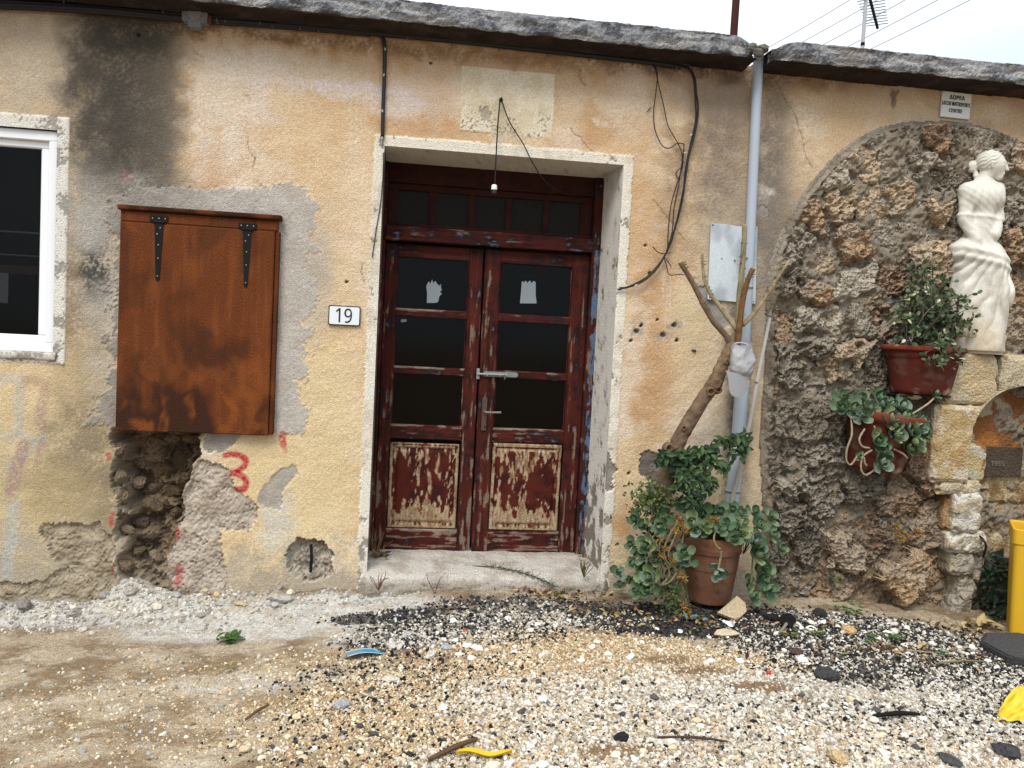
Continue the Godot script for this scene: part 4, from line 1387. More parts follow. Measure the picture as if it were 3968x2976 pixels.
func hatch(hs):
	var h = node("window_hatch", hs)
	h.set_meta("label", "dark stained plywood hatch hung on two strap hinges")
	var x0 = -2.082
	var x1 = -1.218
	var y0 = 0.918
	var y1 = 2.178
	var ply = func(p):
		var s = nb.get_noise_3d(p.x * 3.4, p.y * 0.22, 2.0)
		var f = nc.get_noise_3d(p.x * 1.1, p.y * 0.10, 1.0)
		var t = nb.get_noise_3d(p.x * 0.40, p.y * 0.30, 7.0)
		var t2 = nb.get_noise_3d(p.x * 0.95 + t * 0.1, p.y * 0.6, 11.0)
		var low = ss(1.75, 0.95, p.y)
		var c = S(108, 57, 28).lerp(S(124, 69, 34), ss(-0.2, 0.4, s * 0.7 + t2 * 0.5)).lerp(S(98, 52, 26), ss(0.0, 0.5, f) * 0.5)
		var burn = ss(-0.02, 0.40, t + t2 * 0.4 + low * 0.42 - 0.04) * lerpf(0.45, 0.92, low)
		c = c.lerp(S(54, 32, 21), burn)
		c = c.lerp(S(164, 92, 40), ss(-0.05, 0.4, t2 - t * 0.6) * low * 0.45)
		return c * (1.0 + f * 0.1)
	var b = Buf.new()
	board(b, Vector3(x0, y0, 0.012), Vector3(x1 - 0.026, y1 - 0.085, 0.058), 0.006, ply)
	put("hatch_board", b, M.paint, h)
	b = Buf.new()
	board(b, Vector3(x0, y1 - 0.083, 0.012), Vector3(x1 - 0.012, y1 - 0.022, 0.056), 0.006, ply)
	put("top_rail", b, M.paint, h)
	b = Buf.new()
	board(b, Vector3(x1 - 0.024, y0 + 0.005, 0.004), Vector3(x1, y1 - 0.085, 0.048), 0.007, func(p): return ply.call(p) * 0.75)
	put("side_rail", b, M.paint, h)
	b = Buf.new()
	board(b, Vector3(x0 - 0.012, y1 - 0.02, 0.004), Vector3(x1 + 0.006, y1 + 0.006, 0.078), 0.007, func(p): return ply.call(Vector3(p.y, p.x, 0)) * 0.85)
	put("top_board", b, M.paint, h)
	for k in 2:
		var hg = node("strap_hinge", h)
		var top = [Vector3(-1.875, 2.119, 0.058), Vector3(-1.395, 2.111, 0.058)][k]
		b = Buf.new()
		b.box(top + Vector3(0, 0, 0.003), Vector3(0.098, 0.034, 0.006), Basis(), 0.002)
		b.flat([Vector2(-0.024, -0.012), Vector2(-0.010, -0.338), Vector2(-0.005, -0.345), Vector2(0.005, -0.345), Vector2(0.010, -0.338), Vector2(0.024, -0.012)], 0.001, 0.005, Color.WHITE, Transform3D(Basis(), top))
		b.tube([top + Vector3(-0.03, -0.018, 0.005), top + Vector3(0.03, -0.018, 0.005)], 0.006, 8)
		put("strap", b, M.iron, hg)
		for s in [Vector2(-0.034, 0.002), Vector2(0, 0.002), Vector2(0.034, 0.002), Vector2(0.008, -0.05), Vector2(-0.008, -0.085), Vector2(0.0, -0.145), Vector2(0.0, -0.22), Vector2(0, -0.32)]:
			b = Buf.new()
			b.ball(top + Vector3(s.x, s.y, 0.006), Vector3(0.0042, 0.0042, 0.0025), Color.WHITE, 4, 6)
			put("screw", b, M.steel, hg)



# ---------- the rough rock wall that frames the niche ----------
var arch = PackedVector2Array()
var arch_in = PackedVector2Array()


func rock_colour(kind: String, x: float, y: float, s: float) -> Color:
	var n1 = nb.get_noise_3d(x * 1.3, y * 1.3, s)
	var n2 = nc.get_noise_3d(x, y, s)
	var n3 = nb.get_noise_3d(x * 0.5, y * 0.5, s + 40.0)
	var a: Color
	var b: Color
	match kind:
		"g":
			a = S(140, 133, 122)
			b = S(106, 99, 90)
		"d":
			a = S(112, 104, 93)
			b = S(80, 73, 66)
		"w":
			a = S(180, 173, 160)
			b = S(146, 137, 123)
		"t":
			a = S(176, 154, 128)
			b = S(142, 122, 100)
		"o":
			a = S(158, 126, 96)
			b = S(124, 98, 76)
		"r":
			a = S(140, 106, 84)
			b = S(106, 82, 68)
		_:
			a = S(178, 146, 108)
			b = S(146, 116, 84)
	var c = a.lerp(b, ss(-0.3, 0.35, n1))
	c = c.lerp(S(150, 141, 130), ss(-0.05, 0.35, n3) * (0.5 if kind != "g" and kind != "d" else 0.25))
	c = c.lerp(S(190, 178, 158), ss(0.18, 0.45, n2) * 0.4)
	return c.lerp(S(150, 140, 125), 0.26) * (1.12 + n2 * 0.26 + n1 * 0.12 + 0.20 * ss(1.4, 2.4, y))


func grotto():
	var pts = [Vector2(1.785, -0.191), Vector2(1.813, 0.127), Vector2(1.821, 0.547), Vector2(1.773, 0.962), Vector2(1.771, 1.432), Vector2(1.753, 1.782), Vector2(1.748, 2.013), Vector2(1.785, 2.189), Vector2(1.856, 2.395), Vector2(1.965, 2.576), Vector2(2.106, 2.759), Vector2(2.251, 2.891), Vector2(2.4, 2.984), Vector2(2.553, 3.038), Vector2(2.71, 3.065), Vector2(2.9, 3.079), Vector2(3.095, 3.071), Vector2(3.294, 3.029), Vector2(3.498, 2.963), Vector2(3.854, 2.746), Vector2(4.195, 2.406), Vector2(4.354, 1.861), Vector2(4.575, -0.29), Vector2(4.608, -0.616)]
	arch = PackedVector2Array(curve(pts, 4))
	arch.append(Vector2(1.55, -0.4))
	arch_in = Geometry2D.offset_polygon(arch, -0.035)[0]
	var gr = thing("rock_wall", "arched wall of rough porous grey and tan rocks behind the statue", "wall")
	# mortar
	var xs = steps(1.5, 4.6, 0.011)
	var ys = steps(-0.4, 3.12, 0.011)
	var v = PackedVector3Array()
	var c = PackedColorArray()
	var ins = {}
	for y in ys:
		for x in xs:
			var p = Vector2(x, y)
			var n1 = nb.get_noise_2d(x * 0.8 + 50.0, y * 0.8)
			var n2 = nc.get_noise_2d(x + 50.0, y)
			var inside = Geometry2D.is_point_in_polygon(p + Vector2(n2, n1) * 0.006, arch)
			var deep = Geometry2D.is_point_in_polygon(p + Vector2(n1, n2) * 0.012, arch_in)
			ins[Vector2i(int(round(x * 1000)), int(round(y * 1000)))] = inside
			v.append(Vector3(x, y, (0.046 + n1 * 0.05 + n2 * 0.008 - 0.02 * ss(-0.5, -0.95, nd.get_noise_2d(x, y)) if deep else 0.014 + n2 * 0.002) if inside else -0.02))
			var col = S(166, 158, 146).lerp(S(138, 128, 114), ss(-0.3, 0.3, n1 + n2 * 0.4)).lerp(S(150, 120, 88), ss(0.9, 0.0, y + n1) * 0.6)
			c.append(col * (1.0 + n2 * 0.2))
	put("mortar_bed", knit(v, c, xs.size(), ys.size(), func(a, b): return a.z > 0 or b.z > 0), M.concrete, gr)
	# rocks: place, colour, how proud, how riddled with holes
	var seeds = [[Vector2(2.386, 3), "g", .05, 1.0], [Vector2(2.523, 2.98), "d", .05, 1.2], [Vector2(2.606, 2.897), "g", .05, 1.2], [Vector2(2.783, 2.955), "r", .06, 1.4], [Vector2(2.943, 3), "d", .06, 1.2], [Vector2(3.09, 2.98), "g", .08, .5], [Vector2(3.237, 2.936), "g", .05, .8], [Vector2(2.331, 2.754), "t", .08, .9], [Vector2(2.115, 2.645), "w", .08, 1.0], [Vector2(2.157, 2.497), "t", .08, 1.0], [Vector2(2.529, 2.792), "g", .05, .6], [Vector2(2.717, 2.789), "g", .06, 1.2], [Vector2(2.809, 2.644), "d", .07, 1.6], [Vector2(2.583, 2.592), "t", .07, .9], [Vector2(2.829, 2.487), "t", .08, .7], [Vector2(2.719, 2.373), "g", .07, .3], [Vector2(2.382, 2.502), "t", .04, .2], [Vector2(1.999, 2.376), "o", .08, 1.2], [Vector2(1.946, 2.257), "g", .09, 1.2], [Vector2(2.265, 2.273), "o", .08, .9], [Vector2(2.503, 2.294), "g", .06, .6], [Vector2(1.843, 2.146), "g", .09, 1.0], [Vector2(1.875, 2.004), "d", .09, 1.0], [Vector2(2.052, 2.113), "t", .07, .8], [Vector2(2.012, 1.948), "o", .08, .8], [Vector2(2.32, 2.007), "w", .09, .3], [Vector2(2.588, 2.07), "r", .08, 1.5], [Vector2(2.783, 2.188), "t", .07, .8], [Vector2(2.459, 1.844), "o", .08, 1.8], [Vector2(3.35, 2.85), "t", .07, 1.0], [Vector2(3.363, 2.524), "g", .08, 1.4], [Vector2(3.294, 2.668), "g", .07, 1.0], [Vector2(3.4, 2.302), "o", .08, 1.3], [Vector2(3.443, 2.055), "o", .07, 1.2], [Vector2(3.438, 1.813), "t", .06, 1.0], [Vector2(3.638, 2.188), "t", .06, 1.0], [Vector2(3.632, 2.609), "g", .06, 1.0], [Vector2(3.644, 1.763), "g", .06, 1.0], [Vector2(3.138, 2.217), "g", .03, .6], [Vector2(3.096, 1.945), "g", .03, .6], [Vector2(2.987, 2.445), "d", .05, .8], [Vector2(1.84, 1.716), "o", .08, 1.0], [Vector2(2.011, 1.714), "w", .09, 1.3], [Vector2(2.178, 1.734), "w", .05, .4], [Vector2(2.359, 1.756), "g", .11, .3], [Vector2(2.057, 1.587), "g", .09, 1.4], [Vector2(1.926, 1.422), "g", .11, 1.3], [Vector2(2.174, 1.451), "t", .08, 1.0], [Vector2(2.334, 1.577), "t", .07, .5], [Vector2(2.487, 1.495), "d", .08, 1.3], [Vector2(1.757, 1.461), "g", .08, 1.4], [Vector2(1.787, 1.292), "o", .07, 1.2], [Vector2(2.107, 1.341), "g", .07, 1.0], [Vector2(1.768, 1.079), "g", .10, 1.2], [Vector2(2.08, 1.106), "d", .10, .5], [Vector2(1.911, 1.203), "d", .06, .8], [Vector2(2.252, 1.252), "d", .06, .8], [Vector2(1.83, 0.904), "d", .09, 1.2], [Vector2(1.975, 0.745), "g", .13, 1.5], [Vector2(2.183, 0.832), "g", .09, 1.4], [Vector2(2.221, 0.653), "g", .10, 1.5], [Vector2(2.861, 0.861), "r", .09, .9], [Vector2(2.715, 0.659), "o", .12, 1.3], [Vector2(2.44, 0.713), "d", .09, 1.2], [Vector2(2.559, 0.988), "d", .06, .8], [Vector2(2.917, 1.137), "o", .06, .8], [Vector2(1.961, 0.505), "d", .10, 1.2], [Vector2(2.424, 0.506), "o", .05, 1.2], [Vector2(2.101, 0.312), "d", .09, 1.3], [Vector2(2.324, 0.301), "t", .11, .6], [Vector2(2.607, 0.388), "r", .09, 1.5], [Vector2(2.742, 0.163), "y", .16, .5], [Vector2(2.959, 0.481), "o", .08, .7], [Vector2(2.092, 0.1), "d", .08, 1.3], [Vector2(2.305, 0.048), "o", .06, .7], [Vector2(3.053, 0.22), "o", .07, .9], [Vector2(1.882, 0.308), "d", .07, 1.1], [Vector2(1.901, 0.037), "d", .06, 1.0], [Vector2(2.936, -0.033), "o", .05, .6], [Vector2(2.515, -0.079), "t", .02, .2], [Vector2(3.62, 2.62), "g", .06, 1.0], [Vector2(3.70, 2.32), "o", .06, 1.0], [Vector2(3.86, 2.12), "g", .06, 1.0], [Vector2(3.72, 1.98), "t", .06, 1.0], [Vector2(3.90, 1.78), "d", .06, 1.0], [Vector2(3.72, 1.62), "g", .06, 1.0], [Vector2(3.95, 1.45), "o", .06, 1.0], [Vector2(3.9, 1.12), "g", .06, 1.0]]
	var n = 0
	var st = 0.0078
	for s in seeds:
		var at: Vector2 = s[0]
		var near = []
		for o in seeds:
			if o != s and at.distance_to(o[0]) < 0.62:
				near.append(o[0])
		var b = Buf.new()
		var lo = at - Vector2(0.34, 0.34)
		var w = int(0.68 / st)
		var id = PackedInt32Array()
		id.resize(w * w)
		id.fill(-1)
		var big = s[2] > 0.14
		var proud = s[2] + 0.035 * sin(n * 2.4) * ss(0.03, 0.07, s[2])
		for j in w:
			for i in w:
				var p = lo + Vector2(i, j) * st
				var n1 = nb.get_noise_3d(p.x, p.y, n * 3.0)
				var n2 = nb.get_noise_3d(p.x + 5.0, p.y, n * 3.0 + 20.0)
				var q = p + Vector2(n1, n2) * 0.085
				var e = 0.26
				for o in near:
					var d = o - at
					e = minf(e, 0.5 * d.length() - (q - at).dot(d) / d.length())
				e = minf(e, 0.26 - q.distance_to(at) * (0.6 if big else 0.72))
				e += 0.003 - 0.05 * maxf(0.0, n2 - 0.1)
				if e < 0.0 or not Geometry2D.is_point_in_polygon(p, arch_in):
					continue
				var f1 = nc.get_noise_3d(p.x, p.y, n * 2.0)
				var k = clampf(e / 0.042, 0.0, 1.0)
				var z = 0.004 + proud * 1.1 * sqrt(1.0 - (1.0 - k) * (1.0 - k)) + n1 * 0.03 + n2 * 0.02
				var h1 = nd.get_noise_3d(p.x + f1 * 0.006, p.y * 1.25, n * 0.7)
				var h2 = ne.get_noise_3d(p.x, p.y * 1.3, n * 0.9)
				z -= (s[3] - 0.35) * k * (0.048 * ss(-0.5, -0.95, h1) * ss(-0.1, 0.25, n2 + 0.15) + 0.018 * ss(-0.5, -0.9, h2))
				z += s[3] * 0.012 * absf(f1) * 2.0 + f1 * 0.004 - s[3] * 0.018 * ss(0.1, 0.35, absf(n1 - n2))
				if big:
					z += 0.012 * sin(p.y * 55.0 + n1 * 9.0) * (0.5 + n2) 
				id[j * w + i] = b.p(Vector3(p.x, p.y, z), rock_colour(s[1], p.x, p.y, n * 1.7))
		for j in w - 1:
			for i in w - 1:
				var k = j * w + i
				if id[k] >= 0 and id[k + 1] >= 0 and id[k + w] >= 0 and id[k + w + 1] >= 0:
					b.q(id[k], id[k + w], id[k + w + 1], id[k + 1])
		if b.i.size() > 30:
			put("stone", b, M.tufa, gr, true)
		n += 1



# ---------- the stone fountain under the statue ----------
func block(b: Buf, lo: Vector3, hi: Vector3, rough: float, s: float, look: Callable, cut = null):
	# a roughly dressed stone: a box whose faces are broken up
	var st = 0.0085
	var mid = (lo + hi) / 2
	for face in 5:
		var ax = [2, 0, 0, 1, 1][face]
		var sg = [1, 1, -1, 1, -1][face]
		var u = (ax + 1) % 3
		var w = (ax + 2) % 3
		var nu = maxi(2, int((hi[u] - lo[u]) / st) + 1)
		var nw = maxi(2, int((hi[w] - lo[w]) / st) + 1)
		for j in nw:
			for i in nu:
				var p = Vector3.ZERO
				p[ax] = hi[ax] if sg > 0 else lo[ax]
				p[u] = lerpf(lo[u], hi[u], i / (nu - 1.0))
				p[w] = lerpf(lo[w], hi[w], j / (nw - 1.0))
				var e = Vector3(minf(p.x - lo.x, hi.x - p.x), minf(p.y - lo.y, hi.y - p.y), hi.z - p.z)
				var r = Vector3(ss(0.03, 0.0, e.x), ss(0.03, 0.0, e.y), ss(0.03, 0.0, e.z))
				var n1 = nb.get_noise_3d(p.x * 1.4, p.y * 1.4, p.z * 1.4 + s)
				var n2 = nc.get_noise_3d(p.x, p.y, p.z + s)
				var n3 = nb.get_noise_3d(p.x * 0.7 + 8.0, p.y * 0.7, p.z * 0.7 + s)
				var sh = 0.012 * (r.x * r.y + r.y * r.z + r.x * r.z)
				var d = (p - mid).sign() * -sh
				p += d + (p - mid).normalized() * (rough * (n1 * 1.2 + absf(n3) * 0.8 + n2 * 0.35))
				b.p(p, look.call(p, n1, n2, n3))
		var f = b.v.size() - nu * nw
		for j in nw - 1:
			for i in nu - 1:
				var k = f + j * nu + i
				if cut and cut.call(b.v[k]):
					continue
				if sg > 0:
					b.q(k, k + nu, k + nu + 1, k + 1)
				else:
					b.q(k, k + 1, k + nu + 1, k + nu)


func fountain():
	var f = thing("stone_fountain", "pale limestone drinking fountain with an arched niche under the white statue", "fountain")
	var cream = func(_p, n1, n2, n3): return S(206, 194, 168).lerp(S(180, 166, 142), ss(-0.2, 0.3, n1)).lerp(S(208, 182, 136), ss(0.05, 0.35, n3) * 0.7).lerp(S(226, 216, 194), ss(0.1, 0.35, n2) * 0.6)
	var honey = func(_p, n1, n2, n3): return S(206, 184, 144).lerp(S(190, 160, 114), ss(-0.1, 0.35, n1)).lerp(S(220, 212, 194), ss(0.0, 0.28, n3 + n2 * 0.5) * 0.85)
	var brown = func(_p, n1, n2, n3): return S(160, 124, 86).lerp(S(128, 98, 72), ss(-0.1, 0.35, n1)).lerp(S(196, 168, 128), ss(0.1, 0.35, n3 + n2 * 0.5) * 0.7)
	var lime = func(p, n1, n2, n3): return S(226, 222, 212).lerp(S(190, 176, 152), ss(0.0, 0.3, n1 + n2 * 0.4)).lerp(S(158, 128, 94), ss(2.93, 2.86, p.x + n3 * 0.12))
	var greyish = func(_p, n1, n2, n3): return S(186, 180, 168).lerp(S(146, 136, 122), ss(-0.1, 0.3, n1 + n2 * 0.5)).lerp(S(204, 186, 150), ss(0.1, 0.4, n3) * 0.5)
	# the arch: centre and radius of the opening
	var c = Vector3(3.425, 1.059, 0.2)
	var rad = 3.425 - 3.069
	var in_arch = func(p): return (p.x > c.x - rad and p.y < c.y and p.y > c.y - 0.52 and p.x < c.x + rad) or (p.y >= c.y and Vector2(p.x - c.x, p.y - c.y).length() < rad)
	var x0 = 2.86
	var x1 = 2.829
	var top = 1.611
	var midy = 1.277
	var low = 0.78
	var b = Buf.new()
	block(b, Vector3(x0, midy + 0.004, 0.0), Vector3(3.239, top, 0.2), 0.012, 1.0, cream, in_arch)
	put("block", b, M.rock, f, true).set_meta("label", "pale rough block under the statue's base")
	b = Buf.new()
	block(b, Vector3(3.264, midy + 0.004, 0.0), Vector3(x0 + 0.95, top - 0.003, 0.2), 0.012, 4.0, cream, in_arch)
	put("block", b, M.rock, f, true)
	b = Buf.new()
	block(b, Vector3(x1, low + 0.004, 0.0), Vector3(c.x - 0.01, midy - 0.003, 0.21), 0.011, 7.0, honey, in_arch)
	put("block", b, M.rock, f, true).set_meta("label", "honey coloured jamb stone left of the niche")
	b = Buf.new()
	block(b, Vector3(c.x + rad - 0.02, low + 0.004, 0.0), Vector3(c.x + rad + 0.3, midy - 0.003, 0.21), 0.011, 9.0, honey)
	put("block", b, M.rock, f, true)
	# thickness of the arch
	b = Buf.new()
	var outline = [Vector2(c.x - rad, low)]
	for k in 25:
		var a = PI - PI * k / 24.0
		outline.append(Vector2(c.x + cos(a) * rad, c.y + sin(a) * rad))
	outline.append(Vector2(c.x + rad, low))
	for k in outline.size():
		for z in 9:
			var n1 = nb.get_noise_3d(outline[k].x, outline[k].y, z * 0.03)
			b.p(Vector3(outline[k].x, outline[k].y, lerpf(0.212, 0.02, z / 8.0)) + Vector3(n1, n1, 0) * 0.01, honey.call(Vector3.ZERO, n1, 0.0, n1))
	b.patch(9, outline.size())
	put("arch_soffit", b, M.rock, f, true)
	# the back of the niche: orange slabs cemented together
	b = Buf.new()
	var nu = 90
	var nv = 80
	for j in nv:
		for i in nu:
			var p = Vector3(lerpf(c.x - rad - 0.02, c.x + rad + 0.02, i / (nu - 1.0)), lerpf(low - 0.05, c.y + rad + 0.02, j / (nv - 1.0)), 0.05)
			var n1 = nb.get_noise_2d(p.x, p.y)
			var n2 = nc.get_noise_2d(p.x, p.y)
			var cell = nb.get_noise_2d(p.x * 0.55 + 3.0, p.y * 0.5)
			var col = S(178, 122, 66).lerp(S(150, 104, 70), ss(-0.2, 0.2, cell)).lerp(S(188, 178, 154), ss(0.10, 0.14, nb.get_noise_2d(p.x * 0.6 + 9.0, p.y * 0.6)))
			col = col.lerp(S(196, 184, 152), ss(c.y - 0.05, c.y - 0.1, p.y + n1 * 0.05) * ss(0.0, 0.1, n1 + 0.1))
			p.z += n1 * 0.012 + n2 * 0.003
			b.p(p, col * (1 + n2 * 0.15))
	b.patch(nu, nv)
	put("niche_back", b, M.rock, f, true)
	b = Buf.new()
	block(b, Vector3(c.x - rad + 0.004, low, 0.02), Vector3(3.248, 1.039, 0.15), 0.006, 3.0, func(_p, n1, n2, n3): return S(202, 186, 142).lerp(S(160, 108, 66), ss(0.12, 0.2, n3 + n1 * 0.5)).lerp(S(206, 202, 186), ss(0.1, 0.3, n1)))
	put("niche_stone", b, M.rock, f, true)
	# the dark recess with its dated plate
	b = Buf.new()
	var r0 = Vector3(3.27, 1.01, 0.12)
	var r1 = Vector3(3.494, 0.818, 0.12)
	b.box(Vector3((r0.x + r1.x) / 2 + 0.02, (r0.y + r1.y) / 2, 0.075), Vector3(r1.x - r0.x + 0.06, r0.y - r1.y, 0.02), Basis(), 0.002, S(92, 82, 72))
	put("date_plate", b, M.rock, f)
	var t = TextMesh.new()
	t.text = "1955"
	t.font = font(700)
	t.font_size = 32
	t.pixel_size = 0.0014
	t.depth = 0.006
	t.curve_step = 1.5
	var o = put("lettering", t, mat(Color(0.40, 0.37, 0.34), 0.9), f)
	o.position = Vector3((r0.x + r1.x) / 2 - 0.015, (r0.y + r1.y) / 2 - 0.012, 0.087)
	# tap
	var tap = node("tap", f)
	b = Buf.new()
	var t0 = Vector3(3.521, 1.096, 0.06)
	b.tube(curve([t0, t0 + Vector3(-0.005, 0.004, 0.06), t0 + Vector3(-0.02, 0.006, 0.10), t0 + Vector3(-0.05, 0.012, 0.12), t0 + Vector3(-0.072, 0.02, 0.125)], 4), lerps([0.016, 0.017, 0.016, 0.012, 0.012], 17), 10, S(104, 96, 86))
	b.tube([t0 + Vector3(-0.02, 0.01, 0.10), t0 + Vector3(-0.02, 0.045, 0.10)], 0.013, 8, S(108, 100, 92))
	put("spout", b, M.satin, tap, true)
	b = Buf.new()
	b.tube([t0 + Vector3(-0.055, 0.048, 0.105), t0 + Vector3(-0.02, 0.05, 0.10), t0 + Vector3(0.006, 0.046, 0.096)], [0.007, 0.011, 0.007], 8, S(84, 62, 50))
	put("handle", b, M.satin, tap, true)
	# lower courses, limewashed on the front
	var rows = [[Vector2(2.877, 0.709), Vector2(3.194, 0.800), 0.2, 0.016, 0], [Vector2(2.978, 0.459), Vector2(3.039, 0.711), 0.16, 0.012, 2], [Vector2(3.007, 0.467), Vector2(3.194, 0.732), 0.215, 0.016, 1], [Vector2(2.998, 0.333), Vector2(3.255, 0.475), 0.2, 0.022, 1], [Vector2(3.037, 0.181), Vector2(3.196, 0.351), 0.19, 0.02, 3], [Vector2(3.220, 0.126), Vector2(3.273, 0.332), 0.16, 0.02, 3], [Vector2(3.112, 0.013), Vector2(3.226, 0.184), 0.17, 0.022, 3], [Vector2(3.086, -0.138), Vector2(3.226, 0.045), 0.17, 0.02, 3]]
	var looks = [cream, lime, brown, greyish]
	var k = 0
	for r in rows:
		b = Buf.new()
		var lo = r[0]
		var hi = r[1]
		block(b, Vector3(lo.x, lo.y, -0.02), Vector3(hi.x, hi.y, r[2]), r[3], 11.0 + k * 3.0, looks[r[4]])
		put("block", b, M.rock, f, true)
		k += 1
	# the wall that goes on to the right of it
	var right = [[Vector2(3.326, 0.624), Vector2(3.758, 0.882), 0.05, 1], [Vector2(3.364, 0.437), Vector2(3.546, 0.639), 0.04, 0], [Vector2(3.566, 0.413), Vector2(3.876, 0.643), 0.05, 1], [Vector2(3.388, 0.192), Vector2(3.644, 0.444), 0.045, 2], [Vector2(3.676, 0.166), Vector2(3.999, 0.434), 0.05, 1], [Vector2(3.374, -0.059), Vector2(3.723, 0.188), 0.04, 2], [Vector2(3.759, -0.119), Vector2(4.068, 0.168), 0.04, 1], [Vector2(3.338, -0.313), Vector2(3.992, -0.026), 0.03, 2], [Vector2(3.791, 0.604), Vector2(4.135, 0.799), 0.05, 0]]
	for r in right:
		b = Buf.new()
		var lo = r[0]
		var hi = r[1]
		block(b, Vector3(lo.x + 0.005, lo.y + 0.005, -0.06), Vector3(hi.x - 0.005, hi.y - 0.005, r[2]), 0.016, 51.0 + k * 3.0, func(_p, n1, n2, n3): return S(172, 150, 112).lerp(S(138, 112, 82), ss(-0.15, 0.3, n1)).lerp(S(204, 190, 156), ss(0.05, 0.3, n3 + n2 * 0.4)))
		put("block", b, M.rock, f, true)
		k += 1



# ---------- roof line ----------
func sky_line():
	var b = Buf.new()
	var p = Vector3(1.412, 3.553, 0.05)
	b.tube([Vector3(p.x, 3.30, 0.05), Vector3(p.x + 0.003, 3.9, 0.05), Vector3(p.x + 0.004, 4.6, 0.05)], 0.023, 12, [S(78, 48, 46), S(88, 54, 52), S(74, 46, 46)])
	tag(put("iron_pole", b, M.bark, self, true), "rust brown iron pole rising from the roof edge", "pole")
	# aerial
	var an = thing("tv_antenna", "grey aerial mast with a toothed antenna above the roof", "antenna")
	b = Buf.new()
	p = Vector3(3.072, 4.207, -1.4)
	b.tube([Vector3(p.x, 3.3, -1.4), Vector3(p.x, 4.9, -1.4)], 0.0145, 10, S(170, 170, 176))
	put("mast", b, M.plain, an, true)
	b = Buf.new()
	var y0 = 4.076
	b.tube([Vector3(p.x, y0 - 0.013, -1.4), Vector3(p.x, y0 + 0.013, -1.4)], 0.0165, 10)
	put("collar", b, M.iron, an, true)
	var a0 = Vector3(3.079, 4.471, -1.4) + Vector3(0.0, 0, 0.02)
	b = Buf.new()
	var dir = Vector3(0.60, 0.0, -0.80)
	var ln = 0.76
	b.box(a0 + dir * ln / 2, Vector3(0.02, 0.022, ln), Basis.looking_at(dir), 0.002)
	put("boom", b, M.iron, an)
	var side = dir.cross(Vector3.UP).normalized()
	for k in 12:
		b = Buf.new()
		var c = a0 + dir * (0.04 + k * 0.062) + Vector3(0, 0.016, 0)
		var w = 0.105 - k * 0.0015
		b.tube([c - side * w, c + side * w], 0.0035, 6, S(90, 94, 100))
		put("element", b, M.plain, an, true)
	b = Buf.new()
	b.box(a0 + Vector3(-0.035, 0.03, 0.0), Vector3(0.04, 0.1, 0.05), Basis(), 0.004)
	put("junction_box", b, M.iron, an)
	# overhead wires
	var ends = [[Vector3(5.173, 6.5, -7.388), Vector3(5.394, 6.5, -5.889), "topmost at the skyline"], [Vector3(5.511, 6.5, -7.416), Vector3(5.746, 6.5, -5.801), "second from the iron pole"], [Vector3(5.867, 6.5, -7.441), Vector3(6.097, 6.5, -5.758), "third from the iron pole"], [Vector3(6.267, 6.5, -7.454), Vector3(6.516, 6.5, -5.606), "fourth from the iron pole, passing low behind the mast"], [Vector3(6.66, 6.5, -7.45), Vector3(6.923, 6.5, -5.504), "on the far side of the mast, lowest of five"]]
	var names = ["overhead wire, the one of five running next to the iron pole", "overhead wire second from the iron pole, passing behind the antenna", "overhead wire third from the iron pole, crossing the antenna's boom", "overhead wire fourth from the iron pole, lowest behind the mast", "overhead wire beyond the antenna mast, farthest from the iron pole"]
	for k in 5:
		b = Buf.new()
		var e = ends[k]
		var d = e[1] - e[0]
		var line = []
		for j in 9:
			var f = lerpf(-0.35, 1.6, j / 8.0)
			line.append(e[0] + d * f + Vector3(0, 0.02 * pow(f - 0.5, 2.0), 0))
		b.tube(line, 0.0048, 5, S(108, 118, 124), false)
		tag(put("overhead_wire", b, M.plain, self, true), names[k], "wire", "overhead wires above the roof")


func font(weight: int) -> SystemFont:
	var f = SystemFont.new()
	f.font_names = PackedStringArray(["Droid Sans"])
	f.font_weight = weight
	return f


func words(parent: Node, text: String, at: Vector3, tall: float, squeeze: float, col: Color, bold = 700, turn = 0.0):
	var t = TextMesh.new()
	t.text = text
	t.font = font(bold)
	t.font_size = 64
	t.pixel_size = tall / 46.0
	t.depth = 0.002
	t.curve_step = 2.0
	var o = put("lettering", t, mat(col, 0.7), parent)
	o.position = at
	o.rotation.z = turn
	o.scale = Vector3(squeeze, 1, 1)
	return o


func rounded(w: float, h: float, r: float) -> Array:
	var out = []
	for k in 4:
		var c = Vector2([1, -1, -1, 1][k] * (w / 2 - r), [1, 1, -1, -1][k] * (h / 2 - r))
		for j in 5:
			var a = PI / 2 * (k + j / 4.0)
			out.append(c + Vector2(cos(a), sin(a)) * r)
	return out


